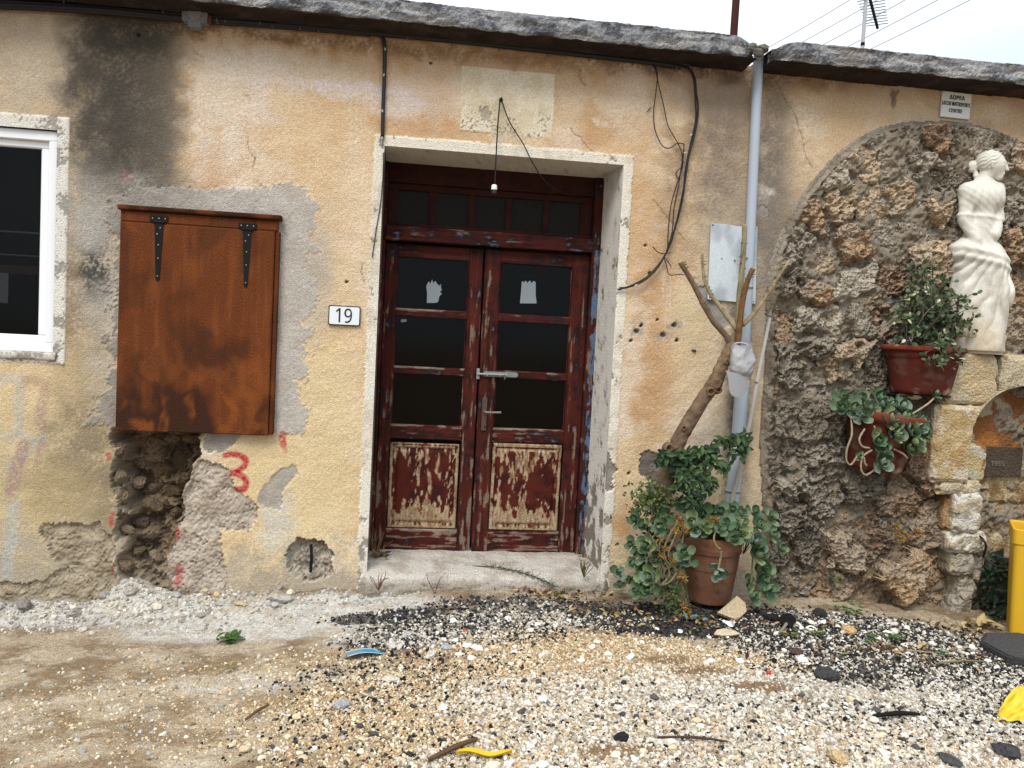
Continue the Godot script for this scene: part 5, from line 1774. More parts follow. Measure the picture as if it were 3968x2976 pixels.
# ---------- things fixed to the wall ----------
func wall_fittings():
	var p = Vector3(-0.839, 1.635, 0.012)
	var np = thing("number_plate", "white enamel house number plate 19 with black border", "number plate", p)
	var b = Buf.new()
	b.flat(rounded(0.184, 0.116, 0.01), -0.006, 0.0, S(24, 24, 26))
	put("rim", b, M.satin, np)
	b = Buf.new()
	b.flat(rounded(0.172, 0.104, 0.008), 0.0, 0.003, S(216, 222, 230))
	put("face", b, M.satin, np)
	words(np, "19", Vector3(-0.004, 0.0, 0.004), 0.082, 0.86, Color(0.07, 0.07, 0.08), 500)
	# donor's plaque
	p = Vector3(2.928, 3.177, 0.012)
	var sg = thing("plaque", "small white plaque with three lines of black lettering above the rocks", "sign", p)
	b = Buf.new()
	b.box(Vector3.ZERO, Vector3(0.203, 0.160, 0.012), Basis(Vector3(0, 0, 1), -0.018), 0.002, S(222, 224, 224))
	put("plate", b, M.satin, sg)
	var ink = Color(0.08, 0.08, 0.1)
	words(sg, "ΔΩΡΕΑ", Vector3(0.003, 0.047, 0.007), 0.026, 0.92, ink, 800, -0.018)
	words(sg, "LATCHI WATERSPORTS", Vector3(-0.002, 0.006, 0.007), 0.024, 0.55, ink, 800, -0.018)
	words(sg, "CENTRE", Vector3(-0.002, -0.036, 0.007), 0.024, 0.76, ink, 800, -0.018)
	for sp in [Vector2(-0.092, 0.072), Vector2(0.092, 0.07)]:
		b = Buf.new()
		b.ball(Vector3(sp.x, sp.y, 0.006), Vector3(0.003, 0.003, 0.002), Color.WHITE, 4, 6)
		put("screw", b, M.steel, sg)
	# blank panel
	p = Vector3(1.516, 2.092, 0.02)
	var mp = thing("metal_panel", "blank scuffed white metal panel screwed up behind the drainpipe", "panel", p)
	b = Buf.new()
	var nu = 40
	var nv = 60
	var tl = Vector3(1.356, 2.324, 0.02) - p
	var tr = Vector3(1.657, 2.322, 0.02) - p
	var br = Vector3(1.675, 1.846, 0.02) - p
	var bl = Vector3(1.366, 1.857, 0.02) - p
	for v in nv:
		for u in nu:
			var q = tl.lerp(tr, u / (nu - 1.0)).lerp(bl.lerp(br, u / (nu - 1.0)), v / (nv - 1.0))
			var n1 = nb.get_noise_2d(q.x * 0.8, q.y * 0.4)
			var n2 = nc.get_noise_2d(q.x, q.y)
			var c = S(190, 198, 206).lerp(S(168, 176, 186), ss(-0.1, 0.3, n1)).lerp(S(210, 216, 222), ss(0.0, 0.3, n2) * 0.4).lerp(S(150, 156, 162), ss(0.2, 0.4, n1 + n2 * 0.5) * 0.6)
			b.p(q + Vector3(0, 0, 0.003 * sin(u * 0.2)), c)
	b.patch(nu, nv)
	for s in [[tl, tr], [tr, br], [br, bl], [bl, tl]]:
		var i0 = b.p(s[0], S(170, 176, 182))
		var i1 = b.p(s[1], S(170, 176, 182))
		var i2 = b.p(s[1] - Vector3(0, 0, 0.02), S(150, 156, 162))
		var i3 = b.p(s[0] - Vector3(0, 0, 0.02), S(150, 156, 162))
		b.q(i0, i1, i2, i3)
	put("sheet", b, M.satin, mp)
	for s in [tl + Vector3(0.012, -0.012, 0), tr + Vector3(-0.012, -0.012, 0), br + Vector3(-0.012, 0.012, 0), bl + Vector3(0.012, 0.012, 0), Vector3(1.439, 2.11, 0.02) - p, Vector3(1.524, 2.104, 0.02) - p]:
		b = Buf.new()
		b.ball(s + Vector3(0, 0, 0.002), Vector3(0.005, 0.005, 0.003), Color.WHITE, 4, 8)
		put("screw", b, M.iron, mp)
	# drainpipe: a thin pipe let into a wider one
	var dp = thing("drainpipe", "pale blue grey plastic drainpipe running down from the eave", "drainpipe")
	b = Buf.new()
	b.tube(curve([Vector3(1.559, 3.363, 0.1), Vector3(1.57, 3.334, 0.075), Vector3(1.578, 3.264, 0.055), Vector3(1.588, 2.848, 0.052), Vector3(1.602, 2.114, 0.054), Vector3(1.618, 1.312, 0.055)], 5), 0.0305, 18, S(164, 174, 188))
	put("upper_pipe", b, M.pipe, dp, true)
	b = Buf.new()
	b.tube([Vector3(1.611, 1.364, 0.055), Vector3(1.612, 1.352, 0.055), Vector3(1.603, 0.847, 0.058), Vector3(1.577, 0.319, 0.06)], [0.040, 0.043, 0.043, 0.043], 20, S(170, 180, 192))
	put("lower_pipe", b, M.pipe, dp, true)
	for y in [620, 1060]:
		b = Buf.new()
		var k = Vector3(1.605, 1.944, 0.054) if y == 620 else Vector3(1.593, 0.671, 0.058)
		b.tube([k - Vector3(0, 0.01, 0), k + Vector3(0, 0.01, 0)], 0.034 if y == 620 else 0.047, 18, S(150, 158, 170))
		put("bracket", b, M.satin, dp, true)
	# long thin pole
	b = Buf.new()
	b.tube([Vector3(1.733, 1.812, 0.115), Vector3(1.732, 1.749, 0.115), Vector3(1.686, 1.433, 0.12), Vector3(1.65, 1.146, 0.125), Vector3(1.604, 0.858, 0.13), Vector3(1.541, 0.541, 0.14)], [0.010, 0.0105, 0.0115, 0.0125, 0.014, 0.0155], 10, [S(120, 116, 112), S(196, 194, 190), S(204, 202, 198), S(198, 196, 192), S(190, 184, 176), S(176, 166, 150)])
	var po = thing("bamboo_pole", "thin whitish jointed pole leaning against the rocks beside the drainpipe", "pole")
	put("cane", b, M.bark, po, true)
	for w in [Vector3(1.733, 1.772, 0.115), Vector3(1.672, 1.359, 0.121), Vector3(1.629, 0.997, 0.128)]:
		b = Buf.new()
		b.tube([w + Vector3(0.001, 0.005, 0), w - Vector3(0.001, 0.005, 0)], 0.0142, 10, S(140, 134, 126))
		put("joint", b, M.bark, po, true)


# ---------- wires ----------
func wire(called: String, label: String, pts: Array, r: float, col = S(24, 24, 26), cat = "cable", group = ""):
	var b = Buf.new()
	b.tube(curve(pts, 5), r, 6, col)
	return tag(put(called, b, M.satin, self, true), label, cat, group)


func clips(parent: Node, pts: Array, col: Color):
	for p in pts:
		var b = Buf.new()
		b.box(p, Vector3(0.010, 0.016, 0.012), Basis(Vector3(0, 0, 1), rng.randf_range(-0.5, 0.5)), 0.003, col)
		put("clip", b, M.satin, parent)


func cables():
	# the thick run under the eave
	var run = thing("cable_run", "bundle of black cables clipped along the top of the wall", "cable")
	var paths = [[Vector3(-2.879, 3.21, 0.03), Vector3(-2.503, 3.233, 0.03), Vector3(-2.141, 3.243, 0.035), Vector3(-1.797, 3.241, 0.04), Vector3(-1.524, 3.25, 0.035), Vector3(-1.118, 3.261, 0.03), Vector3(-0.675, 3.265, 0.025), Vector3(-0.221, 3.267, 0.025), Vector3(0.33, 3.262, 0.022), Vector3(0.84, 3.256, 0.022), Vector3(1.102, 3.248, 0.02)], [Vector3(-2.879, 3.224, 0.03), Vector3(-2.503, 3.246, 0.03), Vector3(-2.142, 3.253, 0.034), Vector3(-1.797, 3.256, 0.04), Vector3(-1.524, 3.265, 0.035), Vector3(-1.119, 3.276, 0.03), Vector3(-0.676, 3.279, 0.028), Vector3(-0.221, 3.277, 0.025), Vector3(0.33, 3.273, 0.022), Vector3(0.84, 3.267, 0.022), Vector3(1.159, 3.264, 0.02)], [Vector3(-2.879, 3.195, 0.03), Vector3(-2.503, 3.218, 0.03), Vector3(-2.142, 3.229, 0.032), Vector3(-1.797, 3.227, 0.036), Vector3(-1.524, 3.235, 0.034), Vector3(-1.118, 3.248, 0.03), Vector3(-0.754, 3.252, 0.025)]]
	var rr = [0.017, 0.016, 0.012]
	for k in 3:
		var b = Buf.new()
		b.tube(curve(paths[k], 6), rr[k], 8, S(26, 26, 30))
		put("cable", b, M.satin, run, true)
	clips(run, [Vector3(-2.407, 3.262, 0.044), Vector3(-1.888, 3.258, 0.05), Vector3(-1.601, 3.246, 0.05), Vector3(-1.595, 3.232, 0.05), Vector3(-1.556, 3.241, 0.05), Vector3(-1.366, 3.251, 0.046), Vector3(-1.3, 3.243, 0.044), Vector3(-1.147, 3.244, 0.04), Vector3(-1.044, 3.239, 0.04), Vector3(-0.542, 3.253, 0.036), Vector3(-0.285, 3.243, 0.036), Vector3(-0.008, 3.242, 0.034), Vector3(0.279, 3.231, 0.034), Vector3(0.532, 3.229, 0.032), Vector3(0.8, 3.23, 0.03), Vector3(1.076, 3.231, 0.03)], S(96, 88, 80))
	# junction box: a tee of grey plastic
	var jb = thing("junction_box", "weathered grey tee shaped junction box under the eave", "junction box", Vector3(-1.712, 3.246, 0.06))
	var b = Buf.new()
	b.flat([Vector2(-0.066, 0.045), Vector2(-0.05, 0.058), Vector2(0.05, 0.058), Vector2(0.07, 0.03), Vector2(0.068, -0.03), Vector2(0.036, -0.036), Vector2(0.034, -0.062), Vector2(-0.032, -0.062), Vector2(-0.034, -0.034), Vector2(-0.066, -0.03)], -0.04, 0.022, S(134, 138, 142))
	put("housing", b, M.paint, jb)
	b = Buf.new()
	b.tube([Vector3(0, 0.008, 0.022), Vector3(0, 0.008, 0.027)], 0.036, 18, S(146, 150, 154))
	put("cover", b, M.paint, jb)
	b = Buf.new()
	b.box(Vector3(0.078, -0.012, 0.0), Vector3(0.02, 0.05, 0.03), Basis(), 0.004, S(92, 44, 38))
	put("gland", b, M.satin, jb)
	# upright conduit
	var cd = thing("wall_cable", "thick black cable clipped upright from the eave to the doorway's corner", "cable")
	b = Buf.new()
	b.tube(curve([Vector3(-0.86, 3.269, 0.02), Vector3(-0.755, 3.267, 0.02), Vector3(-0.696, 3.254, 0.02), Vector3(-0.674, 3.215, 0.018), Vector3(-0.666, 3.095, 0.016), Vector3(-0.665, 2.884, 0.016), Vector3(-0.662, 2.683, 0.016)], 6), 0.0115, 10, S(26, 26, 30))
	put("sheath", b, M.satin, cd, true)
	clips(cd, [Vector3(-0.667, 3.18, 0.03), Vector3(-0.668, 3.033, 0.028), Vector3(-0.668, 2.828, 0.028), Vector3(-0.664, 2.674, 0.028)], S(170, 168, 164))
	b = Buf.new()
	b.tube(curve([Vector3(-0.662, 2.683, 0.014), Vector3(-0.666, 2.641, 0.01), Vector3(-0.654, 2.599, -0.01), Vector3(-0.652, 2.547, -0.02)], 5), 0.004, 6, S(160, 160, 160))
	put("bare_end", b, M.satin, cd, true)
	wire("thin_wire", "hair thin black wire hanging beside the doorway's upright edge", [Vector3(-0.653, 2.594, 0.012), Vector3(-0.65, 2.461, 0.012), Vector3(-0.657, 2.299, 0.012), Vector3(-0.677, 2.136, 0.012), Vector3(-0.692, 1.984, 0.014)], 0.0028)
	# lamp holder hanging from a hook in the plaster panel
	var hk = Vector3(0.016, 2.953, 0.02)
	b = Buf.new()
	b.tube(curve([hk + Vector3(0.004, 0.006, -0.01), hk + Vector3(0.004, 0.008, 0.02), hk + Vector3(0.0, 0.0, 0.03), hk + Vector3(-0.006, -0.012, 0.025), hk + Vector3(0.004, -0.014, 0.02), hk + Vector3(0.008, -0.002, 0.02), hk + Vector3(-0.004, 0.0, 0.024), hk + Vector3(-0.004, -0.016, 0.026)], 4), 0.0055, 6, S(16, 16, 18))
	tag(put("hook", b, M.satin, self, true), "black hook wound with wire in the pale plaster panel", "hook")
	var lh = thing("lamp_holder", "white and black empty lamp holder hanging on its flex before the fanlight", "lamp holder")
	b = Buf.new()
	b.tube(curve([hk + Vector3(-0.004, -0.01, 0.026), Vector3(0.006, 2.826, 0.05), Vector3(0.004, 2.638, 0.05), Vector3(0.005, 2.454, 0.05)], 5), 0.0042, 6, S(14, 14, 16))
	put("flex", b, M.satin, lh, true)
	b = Buf.new()
	var hb = Vector3(0.002, 2.451, 0.05)
	b.lathe([Vector2(0.004, 0.002), Vector2(0.012, 0.0), Vector2(0.0165, -0.006), Vector2(0.018, -0.028), Vector2(0.016, -0.03)], 16, Transform3D(Basis(), hb), S(226, 226, 224))
	put("collar", b, M.satin, lh, true)
	b = Buf.new()
	b.lathe([Vector2(0.0155, -0.028), Vector2(0.0165, -0.034), Vector2(0.0165, -0.05), Vector2(0.015, -0.056), Vector2(0.012, -0.056), Vector2(0.011, -0.044), Vector2(0.001, -0.042)], 16, Transform3D(Basis(), hb), S(34, 36, 38))
	put("socket", b, M.satin, lh, true)
	wire("lamp_flex", "black flex slung from the hook across the lintel to the fanlight", [hk + Vector3(0.006, -0.008, 0.024), Vector3(0.074, 2.832, 0.03), Vector3(0.162, 2.708, 0.035), Vector3(0.224, 2.605, 0.03), Vector3(0.31, 2.512, -0.02), Vector3(0.449, 2.482, -0.2), Vector3(0.546, 2.484, -0.3), Vector3(0.631, 2.5, -0.36)], 0.0036)
	# the tangled drop by the pipe
	var bd = thing("cable_bundle", "tangled bundle of thin black cables hanging between door and drainpipe", "cable")
	var lines = [[Vector3(1.075, 3.245, 0.03), Vector3(1.146, 3.238, 0.03), Vector3(1.189, 3.192, 0.03), Vector3(1.207, 3.099, 0.03), Vector3(1.226, 2.99, 0.03), Vector3(1.212, 2.85, 0.03), Vector3(1.183, 2.708, 0.03), Vector3(1.167, 2.539, 0.03), Vector3(1.143, 2.369, 0.03), Vector3(1.107, 2.198, 0.03), Vector3(1.071, 2.106, 0.03), Vector3(1.008, 2, 0.03), Vector3(0.919, 1.927, 0.03), Vector3(0.79, 1.881, 0.02)], [Vector3(1.099, 3.244, 0.03), Vector3(1.158, 3.228, 0.03), Vector3(1.187, 3.162, 0.035), Vector3(1.205, 3.044, 0.03), Vector3(1.215, 2.939, 0.03), Vector3(1.192, 2.793, 0.03), Vector3(1.168, 2.623, 0.03), Vector3(1.165, 2.483, 0.03), Vector3(1.135, 2.313, 0.03), Vector3(1.091, 2.169, 0.03), Vector3(1.066, 2.094, 0.03), Vector3(0.974, 1.976, 0.03), Vector3(0.862, 1.907, 0.03), Vector3(0.801, 1.893, 0.02)], [Vector3(1.151, 2.784, 0.03), Vector3(1.148, 2.65, 0.03), Vector3(1.125, 2.559, 0.03), Vector3(1.093, 2.422, 0.03), Vector3(1.084, 2.281, 0.03), Vector3(1.087, 2.141, 0.03)], [Vector3(1.149, 2.733, 0.03), Vector3(1.13, 2.536, 0.035), Vector3(1.112, 2.395, 0.03), Vector3(1.109, 2.255, 0.03), Vector3(1.082, 2.126, 0.03)], [Vector3(0.992, 2.154, 0.03), Vector3(1.029, 2.123, 0.03), Vector3(1.071, 2.117, 0.03), Vector3(1.105, 2.128, 0.03)], [Vector3(1.066, 2.094, 0.03), Vector3(1.087, 2.045, 0.03), Vector3(1.099, 1.994, 0.04), Vector3(1.121, 1.986, 0.08), Vector3(1.128, 1.986, 0.16), Vector3(1.126, 1.974, 0.25)], [Vector3(1.157, 2.65, 0.03), Vector3(1.126, 2.631, 0.03), Vector3(1.11, 2.602, 0.03), Vector3(1.124, 2.575, 0.03)], [Vector3(1.072, 2.095, 0.03), Vector3(1.104, 2.057, 0.03), Vector3(1.117, 2.035, 0.03)]]
	var lr = [0.0062, 0.0055, 0.0034, 0.0034, 0.003, 0.003, 0.003, 0.0028]
	for k in lines.size():
		b = Buf.new()
		b.tube(curve(lines[k], 5), lr[k], 6, S(20, 20, 22))
		put("cable", b, M.satin, bd, true)
	for w in [Vector3(1.186, 2.84, 0.038), Vector3(1.158, 2.732, 0.038), Vector3(0.9, 1.915, 0.036)]:
		b = Buf.new()
		b.box(w, Vector3(0.02, 0.008, 0.012), Basis(Vector3(0, 0, 1), 0.4), 0.002, S(176, 174, 172))
		put("cable_tie", b, M.satin, bd)
	wire("cable_loop", "long narrow loop of thin black cable drooping under the eave", [Vector3(0.927, 3.241, 0.025), Vector3(0.95, 3.214, 0.03), Vector3(0.959, 3.16, 0.03), Vector3(0.954, 3.063, 0.03), Vector3(0.948, 2.966, 0.03), Vector3(0.963, 2.857, 0.03), Vector3(1.013, 2.767, 0.03), Vector3(1.06, 2.754, 0.03), Vector3(1.105, 2.786, 0.03), Vector3(1.15, 2.785, 0.035)], 0.0034)
	wire("cable_strand", "thin straight black cable strand crossing the drooping loop", [Vector3(0.921, 3.246, 0.025), Vector3(0.943, 3.207, 0.034), Vector3(0.965, 3.132, 0.034), Vector3(1.008, 2.998, 0.034), Vector3(1.042, 2.885, 0.034), Vector3(1.095, 2.806, 0.036), Vector3(1.136, 2.737, 0.034), Vector3(1.145, 2.677, 0.034)], 0.0034)
	b = Buf.new()
	b.tube([Vector3(0.935, 2.993, 0), Vector3(0.929, 2.986, 0.012), Vector3(0.913, 2.962, 0.014)], 0.003, 6, S(30, 26, 24))
	tag(put("bent_nail", b, M.satin, self, true), "bent black nail standing out of the plaster", "nail")
	for k in 2:
		b = Buf.new()
		var w = [Vector3(1.246, 3.257, 0), Vector3(1.308, 1.533, 0)][k]
		b.tube([w, w + Vector3(0, 0, 0.012)], 0.009, 6, S(44, 58, 60))
		b.ball(w + Vector3(-0.012, 0.004, 0.004), Vector3(0.009, 0.006, 0.006), S(40, 48, 48))
		tag(put("wall_bolt", b, M.satin, self, true), ["dark bolt stub in the plaster just under the eave", "green black hexagonal bolt in the plaster beside the tree"][k], "bolt")



# ---------- a robed white statue ----------
func statue():
	var base = Vector3(3.166, 1.607, 0.11)
	var st = thing("statue", "white classical statue of a robed woman with her hair in a bun", "statue", base)
	var H = 2.886 - base.y
	var white = S(226, 224, 216)
	# the figure, in parts of its own height; x to the right, y up, z to the front
	var j = {
		"head": Vector3(-0.022, 0.925, 0.0), "chin": Vector3(0.005, 0.884, 0.02), "neck": Vector3(-0.048, 0.862, -0.012), "chest": Vector3(-0.058, 0.765, 0.0),
		"sl": Vector3(-0.142, 0.790, 0.004), "sr": Vector3(0.018, 0.812, -0.012), "waist": Vector3(-0.060, 0.625, -0.006), "hip": Vector3(-0.066, 0.500, -0.005), "hipr": Vector3(0.0, 0.485, 0.01), "hipl": Vector3(-0.125, 0.49, -0.005),
		"knr": Vector3(0.038, 0.300, 0.062), "knl": Vector3(-0.108, 0.28, 0.0), "fr": Vector3(0.046, 0.02, 0.02), "fl": Vector3(-0.095, 0.02, -0.01),
		"el": Vector3(-0.152, 0.655, 0.012), "wl": Vector3(-0.112, 0.552, 0.055), "er": Vector3(0.024, 0.680, 0.0), "wr": Vector3(-0.012, 0.585, 0.06),
	}
	var f = func(p: Vector3) -> float:
		var q = Vector3(p.x, p.y, p.z * 1.12)
		# trunk and legs under the cloth
		var d = cap(q, j.chest, j.waist, 0.070, 0.060)
		d = smin(d, cap(q, j.chest + Vector3(0.045, 0.0, 0.018), j.chest + Vector3(-0.045, -0.005, 0.018), 0.056, 0.056), 0.03)
		d = smin(d, cap(q, j.waist, j.hip, 0.062, 0.078), 0.04)
		d = smin(d, cap(q, j.hipr, j.knr, 0.070, 0.052), 0.05)
		d = smin(d, cap(q, j.hipl, j.knl, 0.070, 0.062), 0.05)
		d = smin(d, cap(q, j.knr, j.fr, 0.052, 0.052), 0.03)
		d = smin(d, cap(q, j.knl, j.fl, 0.064, 0.085), 0.05)
		d = smin(d, cap(q, Vector3(-0.02, 0.20, -0.01), Vector3(-0.02, 0.02, 0.0), 0.062, 0.105), 0.05)
		d = smin(d, cap(q, Vector3(-0.04, 0.44, 0.045), Vector3(-0.025, 0.05, 0.05), 0.05, 0.085), 0.05)
		# shoulders and the arms wrapped in the cloak
		d = smin(d, cap(q, j.neck + Vector3(0, -0.03, 0), j.sl, 0.036, 0.046), 0.035)
		d = smin(d, cap(q, j.neck + Vector3(0, -0.03, 0), j.sr, 0.036, 0.040), 0.035)
		d = smin(d, cap(q, j.sl, j.el, 0.040, 0.030), 0.014)
		d = smin(d, cap(q, j.el, j.wl, 0.033, 0.025), 0.016)
		d = smin(d, cap(q, j.sr, j.er, 0.038, 0.032), 0.018)
		d = smin(d, cap(q, j.er, j.wr, 0.032, 0.026), 0.016)
		# cloth: long slanting folds above, upright ones below, a roll across the hips
		var n = nb.get_noise_3d(p.x * 1.2, p.y * 0.7, p.z * 1.2)
		var ang = atan2(p.x + 0.04, p.z + 0.03)
		var lower = ss(0.47, 0.40, p.y + p.x * 0.25)
		var upper = (1.0 - lower) * ss(0.86, 0.80, p.y)
		var w1 = sin(ang * 17.0 + p.y * 9.0 - p.x * 120.0 + n * 3.4)
		var w2 = sin((p.x * 0.62 + p.y * 0.80) * 205.0 + n * 3.4 + p.z * 30.0 + na.get_noise_3d(p.x * 2.0, p.y * 2.0, 3.0) * 6.0)
		var fan = atan2(p.x - 0.045, 0.56 - p.y + absf(p.z - 0.03) * 0.3)
		var drape = absf(sin(fan * 15.0 + p.z * 26.0 + n * 1.6))
		d -= lower * (0.013 * (drape - 0.6) + 0.002 * w1) * ss(0.0, 0.06, p.y)
		var vee = atan2(p.x + 0.055, 0.95 - p.y)
		d -= upper * ss(-0.04, 0.02, p.z) * 0.0042 * (absf(sin(vee * 17.0 + n * 1.4 + p.y * 6.0)) - 0.6)
		d -= upper * 0.0008 * w2
		d -= 0.006 * exp(-pow((p.y - 0.665 + p.x * 0.05) / 0.010, 2.0)) * upper
		var roll = p.y + p.x * 0.22 - 0.478
		d -= 0.018 * exp(-pow(roll / 0.024, 2.0)) + 0.012 * exp(-pow((roll + 0.042) / 0.016, 2.0))
		var hang = p.x * 0.85 + p.y * 0.16 - 0.062 + n * 0.012
		d -= 0.014 * exp(-pow(hang / 0.02, 2.0)) * ss(0.16, 0.24, p.y) * ss(0.50, 0.44, p.y) * ss(-0.02, 0.05, p.z)
		# neck
		d = smin(d, cap(q, j.neck, j.neck + Vector3(0.010, 0.045, 0.008), 0.034, 0.032), 0.018)
		return maxf(d, -p.y + 0.012)
	var b = Buf.new()
	nets(Vector3(-0.25, -0.01, -0.15), Vector3(0.16, 0.915, 0.20), 0.0046, f, b, white)
	# the head turned to her left, in its own finer mesh
	var yaw = Basis(Vector3.UP, 1.02) * Basis(Vector3(1, 0, 0), 0.05)
	var hc = j.head
	var fh = func(p: Vector3) -> float:
		var l = yaw.inverse() * (p - hc)   # l.z is where the face looks
		var d = Vector3(l.x / 0.050, (l.y - 0.012) / 0.058, (l.z + 0.004) / 0.062).length() * 0.056 - 0.056
		d = smin(d, cap(l, Vector3(0, -0.012, 0.022), Vector3(0, -0.050, 0.036), 0.036, 0.020), 0.022)
		d = smin(d, cap(l, Vector3(0, 0.016, 0.056), Vector3(0, -0.016, 0.069), 0.0055, 0.0078), 0.008)
		d = smin(d, cap(l, Vector3(-0.008, -0.034, 0.055), Vector3(0.008, -0.034, 0.055), 0.005, 0.005), 0.006)
		d = smin(d, cap(l, Vector3(-0.007, -0.0405, 0.054), Vector3(0.007, -0.0405, 0.054), 0.005, 0.005), 0.004)
		for s in [-1.0, 1.0]:
			d = -smin(-d, (l - Vector3(s * 0.019, 0.008, 0.060)).length() - 0.009, 0.006)
			d = smin(d, (l - Vector3(s * 0.019, 0.006, 0.050)).length() - 0.0085, 0.003)
			d = smin(d, cap(l, Vector3(s * 0.008, 0.018, 0.057), Vector3(s * 0.028, 0.017, 0.047), 0.005, 0.004), 0.007)
			d = smin(d, cap(l, Vector3(s * 0.049, 0.008, -0.004), Vector3(s * 0.047, -0.014, -0.002), 0.009, 0.006), 0.005)
		d = smin(d, cap(p, j.neck + Vector3(0, 0.0, 0), hc + Vector3(-0.008, -0.03, -0.004), 0.033, 0.034), 0.014)
		return d
	nets(hc + Vector3(-0.085, -0.10, -0.085), hc + Vector3(0.085, 0.085, 0.085), 0.0034, fh, b, white)
	for k in b.v.size():
		b.v[k] *= H
	for k in b.v.size():
		var v = b.v[k] / H
		b.c[k] = white.lerp(S(206, 184, 146), ss(0.34, 0.03, v.y) * ss(-0.3, 0.4, nb.get_noise_3d(v.x * 2, v.y, v.z) + 0.2) * 0.6).lerp(S(170, 160, 146), ss(0.25, 0.5, nb.get_noise_3d(v.x * 1.5, v.y * 1.2, 7.0)) * 0.35)
	put("figure", b, M.marble, st, true)
	# hair
	b = Buf.new()
	var fr = func(p: Vector3) -> float:
		var l = yaw.inverse() * (p - hc)
		var d = Vector3(l.x / 0.055, (l.y - 0.018) / 0.060, (l.z + 0.012) / 0.064).length() * 0.058 - 0.058
		var edge = l.z - 0.034 - (l.y - 0.02) * 0.18 + absf(l.x) * 0.30
		d = maxf(d, edge)
		d = maxf(d, -l.y - 0.030 - l.z * 0.3)
		var wave = sin((l.y * 1.0 - l.z * 0.55) * 330.0 + sin(l.z * 150.0) * 1.1)
		d -= 0.0022 * wave
		var bun = (l - Vector3(0, -0.004, -0.084)).length() - 0.030
		bun -= 0.0020 * sin(atan2(l.y + 0.004, l.x) * 2.0 + (l - Vector3(0, -0.004, -0.084)).length() * 380.0)
		d = smin(d, bun, 0.01)
		d = smin(d, cap(p, hc + Vector3(-0.062, -0.04, -0.025), Vector3(-0.088, 0.838, -0.012), 0.014, 0.008) - 0.0015 * sin(p.y * 260.0), 0.012)
		return d
	nets(hc + Vector3(-0.15, -0.13, -0.11), hc + Vector3(0.085, 0.095, 0.10), 0.0036, fr, b, white)
	for k in b.v.size():
		b.v[k] *= H
	put("hair", b, M.marble, st, true)
	b = Buf.new()
	b.lathe([Vector2(0.001, 0.03), Vector2(0.145, 0.03), Vector2(0.150, 0.024), Vector2(0.152, 0.004), Vector2(0.15, 0.0)], 28, Transform3D(Basis.from_scale(Vector3(1.0, 1, 0.8)), Vector3(-0.02, -0.002, 0.0)), S(220, 214, 200))
	put("plinth", b, M.marble, st, true)



# ---------- terracotta pots ----------
func clay_col(h: float, x: float, a: Color, b2: Color, salt: float) -> Color:
	var n = nb.get_noise_2d(x * 0.7, h)
	return a.lerp(b2, ss(-0.2, 0.35, n)).lerp(S(190, 160, 140), salt * ss(0.05, 0.4, n + nc.get_noise_2d(x, h * 0.3) * 0.4))


func turned(b: Buf, prof: Array, sides: int, xf: Transform3D, a: Color, b2: Color, salty: Callable):
	var dense = []
	for k in prof.size() - 1:
		var m = maxi(1, int(prof[k].distance_to(prof[k + 1]) / 0.012))
		for j in m:
			dense.append(prof[k].lerp(prof[k + 1], float(j) / m))
	dense.append(prof[-1])
	var first = b.v.size()
	b.lathe(dense, sides, xf)
	for k in range(first, b.v.size()):
		var ring = (k - first) / sides
		b.c[k] = clay_col(dense[ring].y, ((k - first) % sides) * 0.03, a, b2, salty.call(dense[ring].y))


